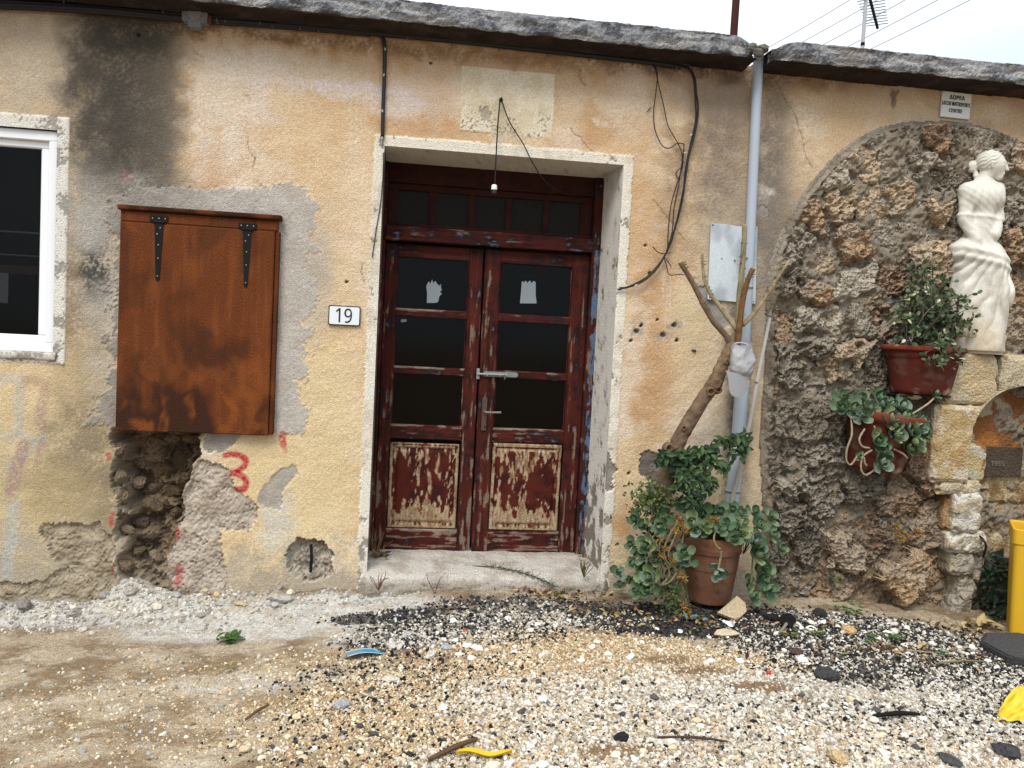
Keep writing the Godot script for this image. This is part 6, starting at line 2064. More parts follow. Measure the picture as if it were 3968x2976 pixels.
func pots():
	# upper: a half round planter on the wall
	var p = Vector3(2.738, 1.338, 0.16)
	var up = thing("planter", "upper dark red oval terracotta planter fixed to the rocks beside the statue", "planter", p)
	var h = 1.633 - p.y
	var rx = (2.987 - 2.444) / 2
	var squash = Transform3D(Basis.from_scale(Vector3(1, 1, 0.62)), Vector3.ZERO)
	var b = Buf.new()
	turned(b, [Vector2(0.01, 0.0), Vector2(rx * 0.66, 0.0), Vector2(rx * 0.70, 0.02), Vector2(rx * 0.86, h * 0.74), Vector2(rx * 0.90, h * 0.76), Vector2(rx * 0.93, h * 0.90)], 48, squash, S(92, 40, 31), S(76, 34, 28), func(y): return 0.75 * ss(0.05, 0.02, y) + 0.12)
	put("bowl", b, M.clay, up, true)
	b = Buf.new()
	turned(b, [Vector2(rx * 0.93, h * 0.89), Vector2(rx * 0.99, h * 0.90), Vector2(rx, h * 0.93), Vector2(rx, h * 0.97), Vector2(rx * 0.98, h), Vector2(rx * 0.92, h), Vector2(rx * 0.90, h * 0.96), Vector2(rx * 0.88, h * 0.8)], 48, squash, S(124, 58, 40), S(102, 46, 34), func(_y): return 0.1)
	put("rim", b, M.clay, up, true)
	b = Buf.new()
	turned(b, [Vector2(rx * 0.9, h * 0.9), Vector2(0.001, h * 0.92)], 32, squash, S(62, 48, 38), S(48, 38, 30), func(_y): return 0.0)
	put("soil", b, M.soil, up, true)
	b = Buf.new()
	b.box(Vector3(0, -0.012, -0.04), Vector3(0.34, 0.014, 0.2), Basis(), 0.003, S(60, 54, 50))
	put("shelf_bracket", b, M.plain, up)
	var pebble = put("small_stone", rock(Vector3(0.05, 0.02, 0.03), 91, 0.3, 2, S(214, 196, 160)), M.rock)
	pebble.position = Vector3(2.672, 1.315, 0.2) 
	tag(pebble, "pale flat stone wedged under the upper planter", "stone")
	# lower: tilted round pot
	p = Vector3(2.477, 0.852, 0.14)
	var lo = thing("wall_pot", "lower tilted round terracotta pot on the rocks, spilling succulents", "flower pot", p)
	lo.rotation = Vector3(0.10, 0, -0.10)
	h = 1.224 - p.y
	var flat = Transform3D(Basis.from_scale(Vector3(1, 1, 0.66)), Vector3.ZERO)
	var r = (2.75 - 2.163) / 2 * 0.90
	b = Buf.new()
	turned(b, [Vector2(0.01, 0.0), Vector2(r * 0.62, 0.0), Vector2(r * 0.66, 0.012), Vector2(r * 0.84, h * 0.62), Vector2(r * 0.87, h * 0.80), Vector2(r * 0.91, h * 0.83)], 44, flat, S(98, 46, 35), S(80, 38, 31), func(y): return 0.5 * ss(0.05, 0.02, y) + 0.22)
	put("body", b, M.clay, lo, true)
	b = Buf.new()
	turned(b, [Vector2(r * 0.90, h * 0.83), Vector2(r * 0.97, h * 0.86), Vector2(r, h * 0.90), Vector2(r, h * 0.96), Vector2(r * 0.98, h), Vector2(r * 0.92, h), Vector2(r * 0.90, h * 0.9)], 44, flat, S(126, 64, 44), S(104, 50, 38), func(_y): return 0.12)
	put("rim", b, M.clay, lo, true)
	b = Buf.new()
	turned(b, [Vector2(r * 0.9, h * 0.9), Vector2(0.001, h * 0.92)], 32, flat, S(62, 48, 38), S(48, 38, 30), func(_y): return 0.0)
	put("soil", b, M.soil, lo, true)
	# the big pot on the ground
	var g = Vector3(1.414, 0.034, 0.3)
	var bp = thing("ground_pot", "large brown terracotta pot standing on the ground against the wall", "flower pot", Vector3(g.x + 0.012, g.y - 0.012, 0.20))
	h = 0.41
	r = 0.185
	b = Buf.new()
	turned(b, [Vector2(0.01, 0.0), Vector2(r * 0.66, 0.0), Vector2(r * 0.68, 0.008), Vector2(r * 0.82, h * 0.50), Vector2(r * 0.835, h * 0.505), Vector2(r * 0.84, h * 0.52), Vector2(r * 0.885, h * 0.74), Vector2(r * 0.92, h * 0.75), Vector2(r * 0.925, h * 0.77), Vector2(r * 0.93, h * 0.82)], 52, Transform3D(), S(128, 88, 68), S(110, 74, 58), func(y): return 0.2 + 0.2 * ss(0.1, 0.02, y))
	put("body", b, M.clay, bp, true)
	b = Buf.new()
	turned(b, [Vector2(r * 0.93, h * 0.82), Vector2(r * 0.96, h * 0.90), Vector2(r * 1.0, h * 0.93), Vector2(r * 1.01, h * 0.97), Vector2(r, h), Vector2(r * 0.92, h), Vector2(r * 0.90, h * 0.93)], 52, Transform3D(), S(160, 112, 88), S(134, 90, 70), func(_y): return 0.3)
	put("rim", b, M.clay, bp, true)
	b = Buf.new()
	turned(b, [Vector2(r * 0.92, h * 0.92), Vector2(0.001, h * 0.94)], 32, Transform3D(), S(56, 44, 36), S(44, 36, 30), func(_y): return 0.0)
	put("soil", b, M.soil, bp, true)


# ---------- the pruned tree, and the cap hung on it ----------
func tree():
	var tr = thing("pruned_tree", "leaning pruned tree with five bare cut branches beside the drainpipe", "tree")
	var skin = S(132, 112, 94)
	var pale = S(168, 156, 128)
	var trunk = curve([Vector3(1.099, 0.479, 0.16), Vector3(1.106, 0.682, 0.18), Vector3(1.125, 0.826, 0.2), Vector3(1.169, 0.991, 0.21), Vector3(1.226, 1.112, 0.22), Vector3(1.3, 1.254, 0.23), Vector3(1.361, 1.355, 0.24), Vector3(1.403, 1.467, 0.24), Vector3(1.442, 1.56, 0.24), Vector3(1.477, 1.639, 0.24)], 9)
	var b = Buf.new()
	var cols = []
	for k in trunk.size():
		cols.append(skin.lerp(S(112, 92, 76), ss(-0.2, 0.3, nb.get_noise_1d(k * 0.05))).lerp(S(150, 128, 100), ss(0.4, 1.0, float(k) / trunk.size()) * 0.5))
	b.tube(trunk, lerps([0.054, 0.051, 0.048, 0.046, 0.043, 0.042, 0.044, 0.038, 0.035, 0.030], trunk.size()), 18, cols, true, 0.09)
	barky(b, 0.0032)
	put("trunk", b, M.bark, tr, true)
	# knots and pruning scars
	for w in [[Vector3(1.356, 1.348, 0.275), 0.034], [Vector3(1.321, 1.297, 0.28), 0.028], [Vector3(1.372, 1.31, 0.27), 0.024], [Vector3(1.093, 0.951, 0.255), 0.03], [Vector3(1.406, 1.476, 0.272), 0.019], [Vector3(1.274, 1.201, 0.262), 0.016], [Vector3(1.18, 1.073, 0.26), 0.016], [Vector3(1.333, 1.335, 0.25), 0.026]]:
		b = Buf.new()
		var at: Vector3 = w[0]
		var rr: float = w[1]
		var pr = [Vector2(rr * 0.35, 0.000), Vector2(rr * 0.62, 0.010), Vector2(rr * 0.8, 0.012), Vector2(rr * 1.0, 0.0), Vector2(rr * 1.15, -0.018)]
		var turn = Basis(Vector3(1, 0, 0), PI / 2) * Basis(Vector3(0, 0, 1), rng.randf_range(-0.5, 0.5))
		b.lathe(pr, 12, Transform3D(turn, at), [S(76, 58, 46), S(128, 102, 78), S(142, 116, 90), S(120, 98, 78), S(110, 92, 74)])
		b.ball(at - Vector3(0, 0, 0.004), Vector3(rr * 0.5, rr * 0.5, 0.006), S(84, 62, 48), 4, 8)
		for k in b.v.size():
			b.v[k] += Vector3(1, 1, 1) * nc.get_noise_3d(b.v[k].x * 1.4, b.v[k].y * 1.4, 2.0) * rr * 0.3
		put("knot", b, M.bark, tr, true)
	var arms = [
		[[Vector3(1.447, 1.579, 0.24), Vector3(1.398, 1.64, 0.25), Vector3(1.315, 1.718, 0.26), Vector3(1.242, 1.817, 0.27), Vector3(1.188, 1.9, 0.28), Vector3(1.128, 1.982, 0.29), Vector3(1.079, 2.042, 0.3)], [0.021, 0.019, 0.018, 0.017, 0.016, 0.015, 0.0145], skin],
		[[Vector3(1.479, 1.672, 0.23), Vector3(1.437, 1.731, 0.21), Vector3(1.383, 1.801, 0.19), Vector3(1.324, 1.875, 0.18), Vector3(1.282, 1.962, 0.17), Vector3(1.265, 2.044, 0.17), Vector3(1.257, 2.12, 0.17)], [0.017, 0.016, 0.015, 0.013, 0.011, 0.009, 0.008], pale],
		[[Vector3(1.489, 1.623, 0.23), Vector3(1.487, 1.733, 0.23), Vector3(1.483, 1.871, 0.23), Vector3(1.486, 2.036, 0.23), Vector3(1.488, 2.172, 0.23), Vector3(1.483, 2.292, 0.23)], [0.022, 0.021, 0.019, 0.017, 0.016, 0.015], S(150, 142, 112)],
		[[Vector3(1.474, 1.562, 0.26), Vector3(1.47, 1.66, 0.28), Vector3(1.471, 1.758, 0.29), Vector3(1.476, 1.867, 0.3), Vector3(1.494, 1.965, 0.31), Vector3(1.516, 2.03, 0.32)], [0.019, 0.019, 0.018, 0.017, 0.016, 0.015], S(128, 98, 68)],
		[[Vector3(1.512, 1.702, 0.23), Vector3(1.565, 1.754, 0.22), Vector3(1.633, 1.836, 0.2), Vector3(1.705, 1.942, 0.18), Vector3(1.757, 2.024, 0.17), Vector3(1.805, 2.095, 0.16)], [0.015, 0.0135, 0.012, 0.011, 0.010, 0.008], S(162, 144, 112)],
	]
	for a in arms:
		b = Buf.new()
		var line = curve(a[0], 5)
		var cc = []
		for k in line.size():
			cc.append(a[2] * (1.0 + 0.25 * nb.get_noise_1d(k * 0.11 + a[1][0] * 900.0)))
		b.tube(line, lerps(a[1], line.size()), 10, cc, true, 0.05)
		barky(b, 0.0022)
		var br = node("branch", tr)
		put("wood", b, M.bark, br, true)
		b = Buf.new()
		var e: Vector3 = line[-1]
		var d: Vector3 = (line[-1] - line[-3]).normalized()
		b.tube([e - d * 0.001, e + d * 0.003], a[1][-1] * 0.92, 10, S(196, 176, 140))
		put("cut_end", b, M.bark, br, true)
		# buds and tiny shoots
		b = Buf.new()
		for k in 9:
			var q: Vector3 = line[int(lerpf(line.size() * 0.35, line.size() - 1, rng.randf()))]
			for s in 4:
				var off = Vector3(rng.randf_range(-1, 1), rng.randf_range(-0.2, 1), rng.randf_range(-0.4, 1)).normalized()
				leaf_blade(b, Transform3D(Basis.looking_at(off, Vector3(0.2, 1, 0.3)).rotated(off, rng.randf() * 6.0), q + off * a[1][-1]), rng.randf_range(0.010, 0.02), 0.4, S(108, 106, 44) * rng.randf_range(0.7, 1.2))
		put("bud_tuft", b, M.leaf, br).set_meta("kind", "stuff")
	# cap
	var cp = thing("cap", "pale grey cloth baseball cap hung upside down on the pruned tree", "cap", Vector3(1.464, 1.46, 0.36))
	b = Buf.new()
	var nu = 40
	var nv = 26
	var grey = S(168, 170, 177)
	for v in nv:
		var f = v / (nv - 1.0)   # from the open back down to the crown
		for u in nu:
			var a = TAU * u / (nu - 1.0)
			var rr = lerpf(0.056, 0.078, ss(0.0, 0.5, f)) * sqrt(maxf(0.0, 1.0 - pow(maxf(f - 0.45, 0.0) / 0.55, 2.4)))
			var c = Vector3(lerpf(-0.004, 0.012, f), lerpf(0.128, -0.082, f), 0.0)
			var q = c + Vector3(cos(a) * rr, 0, sin(a) * rr * 0.62 + 0.0)
			var n1 = nb.get_noise_3d(q.x * 1.6, q.y * 1.6, q.z * 1.6)
			var n2 = nb.get_noise_3d(q.x * 2.8 + 4.0, q.y * 2.0, q.z * 2.8)
			q += Vector3(cos(a), 0, sin(a)) * (n1 * 0.012 + absf(n2) * 0.012 - 0.003) * ss(0.0, 0.2, f) * ss(1.0, 0.9, f)
			q.y += 0.012 * sin(a * 2.0 + 1.0) * (1.0 - f)
			if absf(fposmod(a, PI / 3) - 0.02) < 0.06:
				q -= Vector3(cos(a), 0, sin(a)) * 0.0022
			b.p(q, grey.lerp(S(184, 186, 191), ss(-0.1, 0.3, n1)))
	b.patch(nu, nv)
	put("crown", b, M.cloth, cp, true)
	b = Buf.new()
	for v in 14:
		for u in 26:
			var f = v / 13.0
			var g = lerpf(-1.0, 1.0, u / 25.0)
			var x = g * lerpf(0.078, 0.066 * sqrt(maxf(0.02, 1.0 - g * g * 0.55)) / 0.8, f)
			var y = -0.03 - f * 0.140 * sqrt(maxf(0.0, 1.0 - pow(absf(g), 2.6) * 0.85)) - 0.012 * (1.0 - g * g)
			b.p(Vector3(x - 0.018 + y * 0.04, y, 0.030 - 0.020 * g * g + f * 0.012), S(162, 164, 169).lerp(S(146, 148, 151), f * 0.3))
	b.patch(26, 14)
	for v in 14:
		for u in 26:
			b.p(b.v[v * 26 + u] - Vector3(0, 0, 0.004), S(140, 142, 146))
	b.patch(26, 14)
	put("peak", b, M.cloth, cp, true)
	b = Buf.new()
	b.tube(curve([Vector3(-0.05, 0.118, -0.012), Vector3(-0.03, 0.128, -0.03), Vector3(0.0, 0.132, -0.036), Vector3(0.03, 0.128, -0.03), Vector3(0.05, 0.116, -0.012)], 5), 0.006, 6, S(186, 186, 188))
	put("strap", b, M.cloth, cp, true)
	b = Buf.new()
	b.ball(Vector3(0.014, -0.083, 0.0), Vector3(0.006, 0.004, 0.006), S(170, 172, 178))
	put("button", b, M.cloth, cp, true)


func barky(b: Buf, deep: float):   # ridges and lenticels
	for k in b.v.size():
		var p = b.v[k]
		var n1 = nb.get_noise_3d(p.x * 2.0, p.y * 0.9, p.z * 2.0)
		var n2 = nc.get_noise_3d(p.x, p.y * 0.35, p.z)
		b.v[k] += Vector3(n1, n2 * 0.5, n2) * deep
		b.c[k] = b.c[k] * (1.0 + n2 * 0.5 + n1 * 0.25)


func leaf_blade(b: Buf, xf: Transform3D, ln: float, wide: float, col: Color, bend = 0.25, notch = 0.0):
	# a pointed leaf folded a little along its middle; it points along -z of the transform
	var n = 5
	var f = b.v.size()
	for k in n:
		var t = k / (n - 1.0)
		var w = ln * wide * (sin(PI * pow(t, 0.72)) + 0.02) * 0.5 * (1.0 - notch * (k % 2))
		var y = -bend * ln * t * t
		b.p(xf * Vector3(-w, y + w * 0.35, -t * ln), col)
		b.p(xf * Vector3(0, y, -t * ln), col * 1.12)
		b.p(xf * Vector3(w, y + w * 0.35, -t * ln), col)
	for k in n - 1:
		var q = f + k * 3
		b.q(q, q + 1, q + 4, q + 3)
		b.q(q + 1, q + 2, q + 5, q + 4)



# ---------- plants ----------
var spoons = []


func spoon(col: Color, rim: Color, cup: float, wide: float) -> ArrayMesh:
	# a thick scalloped succulent leaf, one long, pointing along -z
	var b = Buf.new()
	var nl = 13
	var nw = 7
	for side in 2:
		for k in nl:
			var t = k / (nl - 1.0)
			var w = wide * (0.16 + 0.84 * ss(0.0, 0.62, t)) * sqrt(maxf(0.0, 1.0 - pow(maxf(t - 0.55, 0.0) / 0.46, 2.2)))
			var scal = 1.0 + 0.07 * (1 if k % 2 == 0 else -1) * ss(0.2, 0.4, t)
			for j in nw:
				var s = lerpf(-1.0, 1.0, j / (nw - 1.0))
				var edge = absf(s)
				var x = s * w * (scal if edge > 0.9 else 1.0)
				var y = cup * (s * s * 0.30 * w / wide + t * t * 0.34) - 0.10 * sin(PI * t) - (0.035 * (1.0 - edge) if side == 1 else 0.0)
				b.p(Vector3(x, y, -t), (col * 1.1).lerp(rim, ss(0.8, 1.0, edge) * 0.45).lerp(S(150, 160, 110), ss(0.3, 0.0, t) * 0.5) * (1.0 + 0.12 * nb.get_noise_2d(x * 2.0, t * 2.0)))
		if side == 0:
			b.patch(nw, nl)
		else:
			var f = b.v.size() - nl * nw
			for k in nl - 1:
				for j in nw - 1:
					var q = f + k * nw + j
					b.q(q, q + 1, q + nw + 1, q + nw)
	return b.mesh(true)


func rosette(parent: Node, at: Vector3, face: Vector3, size: float, tone: int, layers = 4):
	var r = node("leaf_rosette", parent, at)
	size *= 1.28
	var a = face.normalized()
	var p = a.cross(Vector3(0.3, 0.9, 0.2)).normalized()
	p = p.rotated(a, rng.randf() * TAU)
	for k in layers:
		var f = k / maxf(layers - 1.0, 1.0)
		var pitch = lerpf(0.22, 1.45, f) + rng.randf_range(-0.12, 0.12)
		var ln = size * lerpf(0.5, 1.0, pow(f, 0.6)) * rng.randf_range(0.88, 1.1)
		for s in [0, 1]:
			var out = p.rotated(a, PI * s + k * 1.5 + rng.randf_range(-0.15, 0.15))
			var d = (a * cos(pitch) + out * sin(pitch)).normalized()
			var up = (a * sin(pitch) - out * cos(pitch)).normalized()
			var o = MeshInstance3D.new()
			o.name = "leaf"
			o.mesh = spoons[(tone + (1 if rng.randf() < 0.25 else 0)) % spoons.size()]
			o.material_override = M.leaf
			var w = ln * rng.randf_range(0.9, 1.1)
			o.transform = Transform3D(Basis.looking_at(d, up) * Basis.from_scale(Vector3(w, w, ln)), a * (-0.15 * size * f))
			r.add_child(o, true)
	return r


func stems(parent: Node, called: String, lines: Array, r: float, col: Color):
	for l in lines:
		var b = Buf.new()
		var line = curve(l, 5)
		var rr = []
		for k in line.size():
			rr.append(r * (1.0 + (0.16 if k % 2 else -0.06)))
		b.tube(line, rr, 7, col * rng.randf_range(0.8, 1.15))
		put(called, b, M.bark, parent, true)


func plants():
	spoons = [spoon(S(112, 136, 106), S(164, 178, 148), 0.9, 0.42), spoon(S(92, 120, 90), S(138, 156, 124), 0.8, 0.44), spoon(S(130, 148, 104), S(176, 184, 146), 1.0, 0.40), spoon(S(120, 142, 124), S(172, 186, 168), 0.7, 0.42), spoon(S(78, 106, 74), S(116, 138, 106), 0.6, 0.45)]
	# succulents of the ground pot
	var sp = thing("succulent", "large grey green succulent with scalloped leaves overflowing the ground pot", "plant")
	for w in [[Vector3(1.202, 0.594, 0.26), .052, 0], [Vector3(1.28, 0.608, 0.24), .05, 1], [Vector3(1.291, 0.567, 0.28), .05, 3], [Vector3(1.091, 0.543, 0.28), .055, 4], [Vector3(0.917, 0.523, 0.27), .05, 4], [Vector3(0.969, 0.496, 0.29), .042, 1], [Vector3(1.237, 0.52, 0.36), .062, 2], [Vector3(1.379, 0.576, 0.26), .048, 1], [Vector3(1.369, 0.516, 0.34), .045, 0], [Vector3(1.429, 0.522, 0.36), .058, 0], [Vector3(1.515, 0.583, 0.24), .05, 1], [Vector3(1.556, 0.517, 0.33), .05, 2], [Vector3(1.655, 0.509, 0.31), .06, 1], [Vector3(1.652, 0.574, 0.25), .052, 4], [Vector3(1.761, 0.546, 0.24), .05, 4], [Vector3(1.46, 0.449, 0.42), .056, 0], [Vector3(1.6, 0.43, 0.4), .072, 3], [Vector3(1.617, 0.359, 0.4), .068, 1], [Vector3(1.749, 0.45, 0.3), .05, 0], [Vector3(1.813, 0.363, 0.29), .052, 1], [Vector3(0.976, 0.392, 0.36), .066, 1], [Vector3(0.889, 0.383, 0.32), .046, 4], [Vector3(1.182, 0.358, 0.4), .062, 0], [Vector3(1.204, 0.312, 0.41), .052, 3], [Vector3(0.903, 0.274, 0.34), .048, 0], [Vector3(0.963, 0.258, 0.34), .042, 4], [Vector3(0.986, 0.219, 0.4), .074, 2], [Vector3(0.982, 0.141, 0.41), .060, 1], [Vector3(0.923, 0.127, 0.37), .048, 0], [Vector3(1.274, 0.488, 0.37), .05, 1], [Vector3(1.31, 0.51, 0.39), .05, 2], [Vector3(1.386, 0.498, 0.4), .048, 0], [Vector3(1.495, 0.492, 0.37), .05, 1], [Vector3(1.52, 0.484, 0.38), .052, 2], [Vector3(1.318, 0.566, 0.3), .055, 4], [Vector3(1.429, 0.576, 0.28), .055, 4], [Vector3(1.557, 0.567, 0.28), .055, 0], [Vector3(1.054, 0.493, 0.34), .055, 1], [Vector3(0.941, 0.332, 0.36), .05, 4], [Vector3(1.028, 0.309, 0.37), .05, 1]]:
		var at: Vector3 = w[0]
		rosette(sp, at, Vector3((at.x - 1.53) * 1.8, 0.55, 0.75), w[1], w[2], 5 if w[1] > 0.055 else 4)
	stems(sp, "stem", [[Vector3(1.101, 0.507, 0.28), Vector3(1.035, 0.455, 0.32), Vector3(0.981, 0.42, 0.34), Vector3(0.955, 0.392, 0.34)], [Vector3(1.185, 0.537, 0.28), Vector3(1.112, 0.467, 0.34), Vector3(1.071, 0.389, 0.36), Vector3(1.079, 0.31, 0.37), Vector3(1.128, 0.269, 0.38)], [Vector3(1.13, 0.485, 0.3), Vector3(1.084, 0.414, 0.35), Vector3(1.069, 0.334, 0.36), Vector3(1.106, 0.228, 0.37), Vector3(1.062, 0.17, 0.38)], [Vector3(1.17, 0.486, 0.3), Vector3(1.115, 0.411, 0.36), Vector3(1.093, 0.348, 0.37), Vector3(1.109, 0.296, 0.38), Vector3(1.142, 0.256, 0.39)], [Vector3(1.191, 0.468, 0.34), Vector3(1.172, 0.415, 0.37), Vector3(1.178, 0.368, 0.38)], [Vector3(1.146, 0.242, 0.38), Vector3(1.112, 0.196, 0.39), Vector3(1.075, 0.173, 0.39), Vector3(1.031, 0.173, 0.39)], [Vector3(1.06, 0.463, 0.33), Vector3(1.039, 0.361, 0.36), Vector3(1.059, 0.265, 0.37), Vector3(1.03, 0.199, 0.37)], [Vector3(1.356, 0.486, 0.4), Vector3(1.338, 0.455, 0.43), Vector3(1.357, 0.412, 0.43), Vector3(1.381, 0.396, 0.43)], [Vector3(1.387, 0.385, 0.43), Vector3(1.387, 0.342, 0.43), Vector3(1.382, 0.298, 0.43)], [Vector3(1.599, 0.351, 0.39), Vector3(1.606, 0.265, 0.38), Vector3(1.608, 0.179, 0.37)]], 0.0052, S(150, 136, 110))
	var hang = thing("succulent", "small succulent shoot hanging head down against the ground pot's brown side", "plant", Vector3.ZERO)
	rosette(hang, Vector3(1.365, 0.274, 0.44), Vector3(-0.1, -0.5, 0.85), .062, 3, 4)
	stems(hang, "stem", [[Vector3(1.384, 0.342, 0.43), Vector3(1.379, 0.298, 0.43), Vector3(1.371, 0.267, 0.435)]], 0.005, S(160, 156, 110))
	var side = thing("succulent", "broad leaved dark succulent trailing down beside the ground pot towards the rocks", "plant", Vector3.ZERO)
	for w in [[Vector3(1.706, 0.252, 0.31), .06, 4], [Vector3(1.678, 0.204, 0.34), .058, 1], [Vector3(1.723, 0.137, 0.34), .064, 4], [Vector3(1.604, 0.181, 0.34), .04, 4], [Vector3(1.619, 0.106, 0.37), .055, 1]]:
		rosette(side, w[0], Vector3(0.25, 0.35, 0.85), w[1], w[2], 4)
	stems(side, "stem", [[Vector3(1.604, 0.334, 0.38), Vector3(1.612, 0.248, 0.37), Vector3(1.613, 0.17, 0.36)]], 0.005, S(140, 136, 92))
	var sm = thing("succulent", "small succulent rosettes on the black soil near the doorstep's corner", "plant", Vector3.ZERO)
	for w in [[Vector3(0.855, 0.168, 0.18), .05, 3], [Vector3(0.862, 0.1, 0.2), .035, 0], [Vector3(0.921, 0.13, 0.22), .04, 4]]:
		rosette(sm, w[0], Vector3(-0.2, 0.7, 0.7), w[1], w[2], 4)
	# succulents of the wall pot
	var ws = thing("succulent", "pale green succulent with trailing stems filling the wall pot", "plant")
	for w in [[Vector3(2.219, 1.282, 0.17), .05, 1], [Vector3(2.18, 1.222, 0.22), .055, 0], [Vector3(2.24, 1.227, 0.25), .055, 2], [Vector3(2.326, 1.281, 0.17), .05, 0], [Vector3(2.274, 1.188, 0.3), .056, 3], [Vector3(2.449, 1.291, 0.16), .056, 1], [Vector3(2.439, 1.255, 0.22), .056, 3], [Vector3(2.346, 1.231, 0.25), .052, 2], [Vector3(2.497, 1.251, 0.22), .052, 0], [Vector3(2.558, 1.25, 0.24), .056, 3], [Vector3(2.443, 1.183, 0.3), .06, 2], [Vector3(2.476, 1.14, 0.31), .052, 0], [Vector3(2.49, 1.08, 0.32), .055, 2], [Vector3(2.559, 1.185, 0.28), .052, 1], [Vector3(2.675, 1.165, 0.26), .05, 1], [Vector3(2.619, 1.12, 0.29), .07, 3], [Vector3(2.697, 1.109, 0.27), .055, 4], [Vector3(2.63, 1.055, 0.29), .062, 2], [Vector3(2.598, 1.004, 0.28), .05, 1], [Vector3(2.356, 1.049, 0.34), .055, 1], [Vector3(2.396, 1.006, 0.34), .045, 4], [Vector3(2.387, 0.926, 0.35), .060, 3], [Vector3(2.253, 0.955, 0.33), .024, 2]]:
		var at: Vector3 = w[0]
		rosette(ws, at, Vector3((at.x - 2.32) * 1.5, 0.45 + (at.y - 1.25) * 1.2, 0.8), w[1] * 1.15, w[2], 5)
	rosette(ws, Vector3(2.754, 1.338, 0.28), Vector3(0.5, 0.7, 0.4), .042, 3, 4)
	stems(ws, "stem", [[Vector3(2.214, 1.183, 0.28), Vector3(2.199, 1.082, 0.33), Vector3(2.17, 0.998, 0.34), Vector3(2.17, 0.926, 0.34), Vector3(2.201, 0.899, 0.34), Vector3(2.236, 0.95, 0.34)], [Vector3(2.285, 1.117, 0.32), Vector3(2.243, 1.057, 0.34), Vector3(2.264, 1.013, 0.34), Vector3(2.312, 1.003, 0.34)], [Vector3(2.331, 0.992, 0.34), Vector3(2.275, 0.951, 0.34), Vector3(2.268, 0.878, 0.34), Vector3(2.301, 0.84, 0.34), Vector3(2.355, 0.877, 0.35)], [Vector3(2.757, 1.318, 0.27), Vector3(2.704, 1.276, 0.28), Vector3(2.612, 1.209, 0.27)], [Vector3(2.388, 1.109, 0.31), Vector3(2.398, 1.056, 0.34)], [Vector3(2.494, 0.998, 0.3), Vector3(2.55, 0.973, 0.31), Vector3(2.583, 0.945, 0.31)], [Vector3(2.281, 0.946, 0.34), Vector3(2.29, 0.913, 0.34), Vector3(2.303, 0.896, 0.34)], [Vector3(2.35, 1.135, 0.31), Vector3(2.359, 1.093, 0.33)]], 0.0058, S(176, 160, 138))
	# shrub of the upper planter
	var sh = thing("shrub", "twiggy grey stemmed shrub with small oval leaves in the upper planter", "shrub")
	var root = Vector3(2.706, 1.641, 0.17)
	var tips = []
	var tw = []
	for k in 46:
		var a = rng.randf_range(-1.25, 1.25)
		var e = root + Vector3(sin(a) * rng.randf_range(0.2, 0.34), cos(a) * rng.randf_range(0.2, 0.5) * (0.72 if a > 0.4 else 1.0), rng.randf_range(-0.09, 0.18))
		if k >= 38:
			e = root + Vector3(rng.randf_range(-0.2, 0.22), rng.randf_range(-0.13, 0.0), rng.randf_range(0.15, 0.2))
		var s = root + Vector3(rng.randf_range(-0.14, 0.14), -0.02, rng.randf_range(-0.03, 0.06))
		var m = s.lerp(e, 0.5) + Vector3(rng.randf_range(-0.05, 0.05), 0.05, rng.randf_range(-0.04, 0.06))
		var line = curve([s, m, e], 6)
		tw.append([line, lerpf(0.0065, 0.0042, rng.randf())])
		tips.append(line)
		for j in 5:
			var q = line[rng.randi_range(4, line.size() - 1)]
			var e2 = q + Vector3(rng.randf_range(-1, 1), rng.randf_range(-0.5, 1), rng.randf_range(-0.6, 0.9)).normalized() * rng.randf_range(0.05, 0.13)
			var l2 = [q, q.lerp(e2, 0.5) + Vector3(0, 0.01, 0.0), e2]
			tw.append([l2, 0.0026])
			tips.append(l2)
	var b = Buf.new()
	for t in tw:
		b.tube(t[0], lerps([t[1], t[1] * 0.45], t[0].size()), 5, S(122, 112, 106) * rng.randf_range(0.65, 1.15), false)
	put("twigs", b, M.bark, sh, true).set_meta("kind", "stuff")
	b = Buf.new()
	var dry = Buf.new()
	for t in tips:
		for k in rng.randi_range(2, 5):
			var q: Vector3 = t[-1].lerp(t[-2], rng.randf_range(0.0, 1.2))
			var d = Vector3(rng.randf_range(-1, 1), rng.randf_range(-0.3, 1), rng.randf_range(-0.3, 1)).normalized()
			var xf = Transform3D(Basis.looking_at(d, Vector3(0.1, 0.3, 1)).rotated(d, rng.randf_range(-0.8, 0.8)), q)
			var dead = rng.randf() < 0.09
			oval(dry if dead else b, xf, rng.randf_range(0.026, 0.040), 0.58, S(206, 200, 168) if dead else [S(62, 84, 52), S(84, 102, 68), S(48, 70, 44), S(104, 118, 86), S(96, 110, 74)][rng.randi() % 5])
	for k in 150:
		var c = root + Vector3(rng.randf_range(-0.14, 0.14), rng.randf_range(0.02, 0.26), rng.randf_range(-0.04, 0.12))
		var d = Vector3(rng.randf_range(-1, 1), rng.randf_range(-0.3, 1), rng.randf_range(-0.3, 1)).normalized()
		oval(b, Transform3D(Basis.looking_at(d, Vector3(0.1, 0.3, 1)), c), rng.randf_range(0.028, 0.042), 0.6, [S(52, 76, 44), S(66, 88, 54), S(44, 64, 40)][rng.randi() % 3])
	put("foliage", b, M.leaf, sh).set_meta("kind", "stuff")
	put("dry_leaves", dry, M.leaf, sh).set_meta("kind", "stuff")
	# leafy creeper at the foot of the tree
	var cr = thing("creeper", "dark green leafy creeper round the pruned tree's foot and across the drainpipe", "plant")
	b = Buf.new()
	var lb = Buf.new()
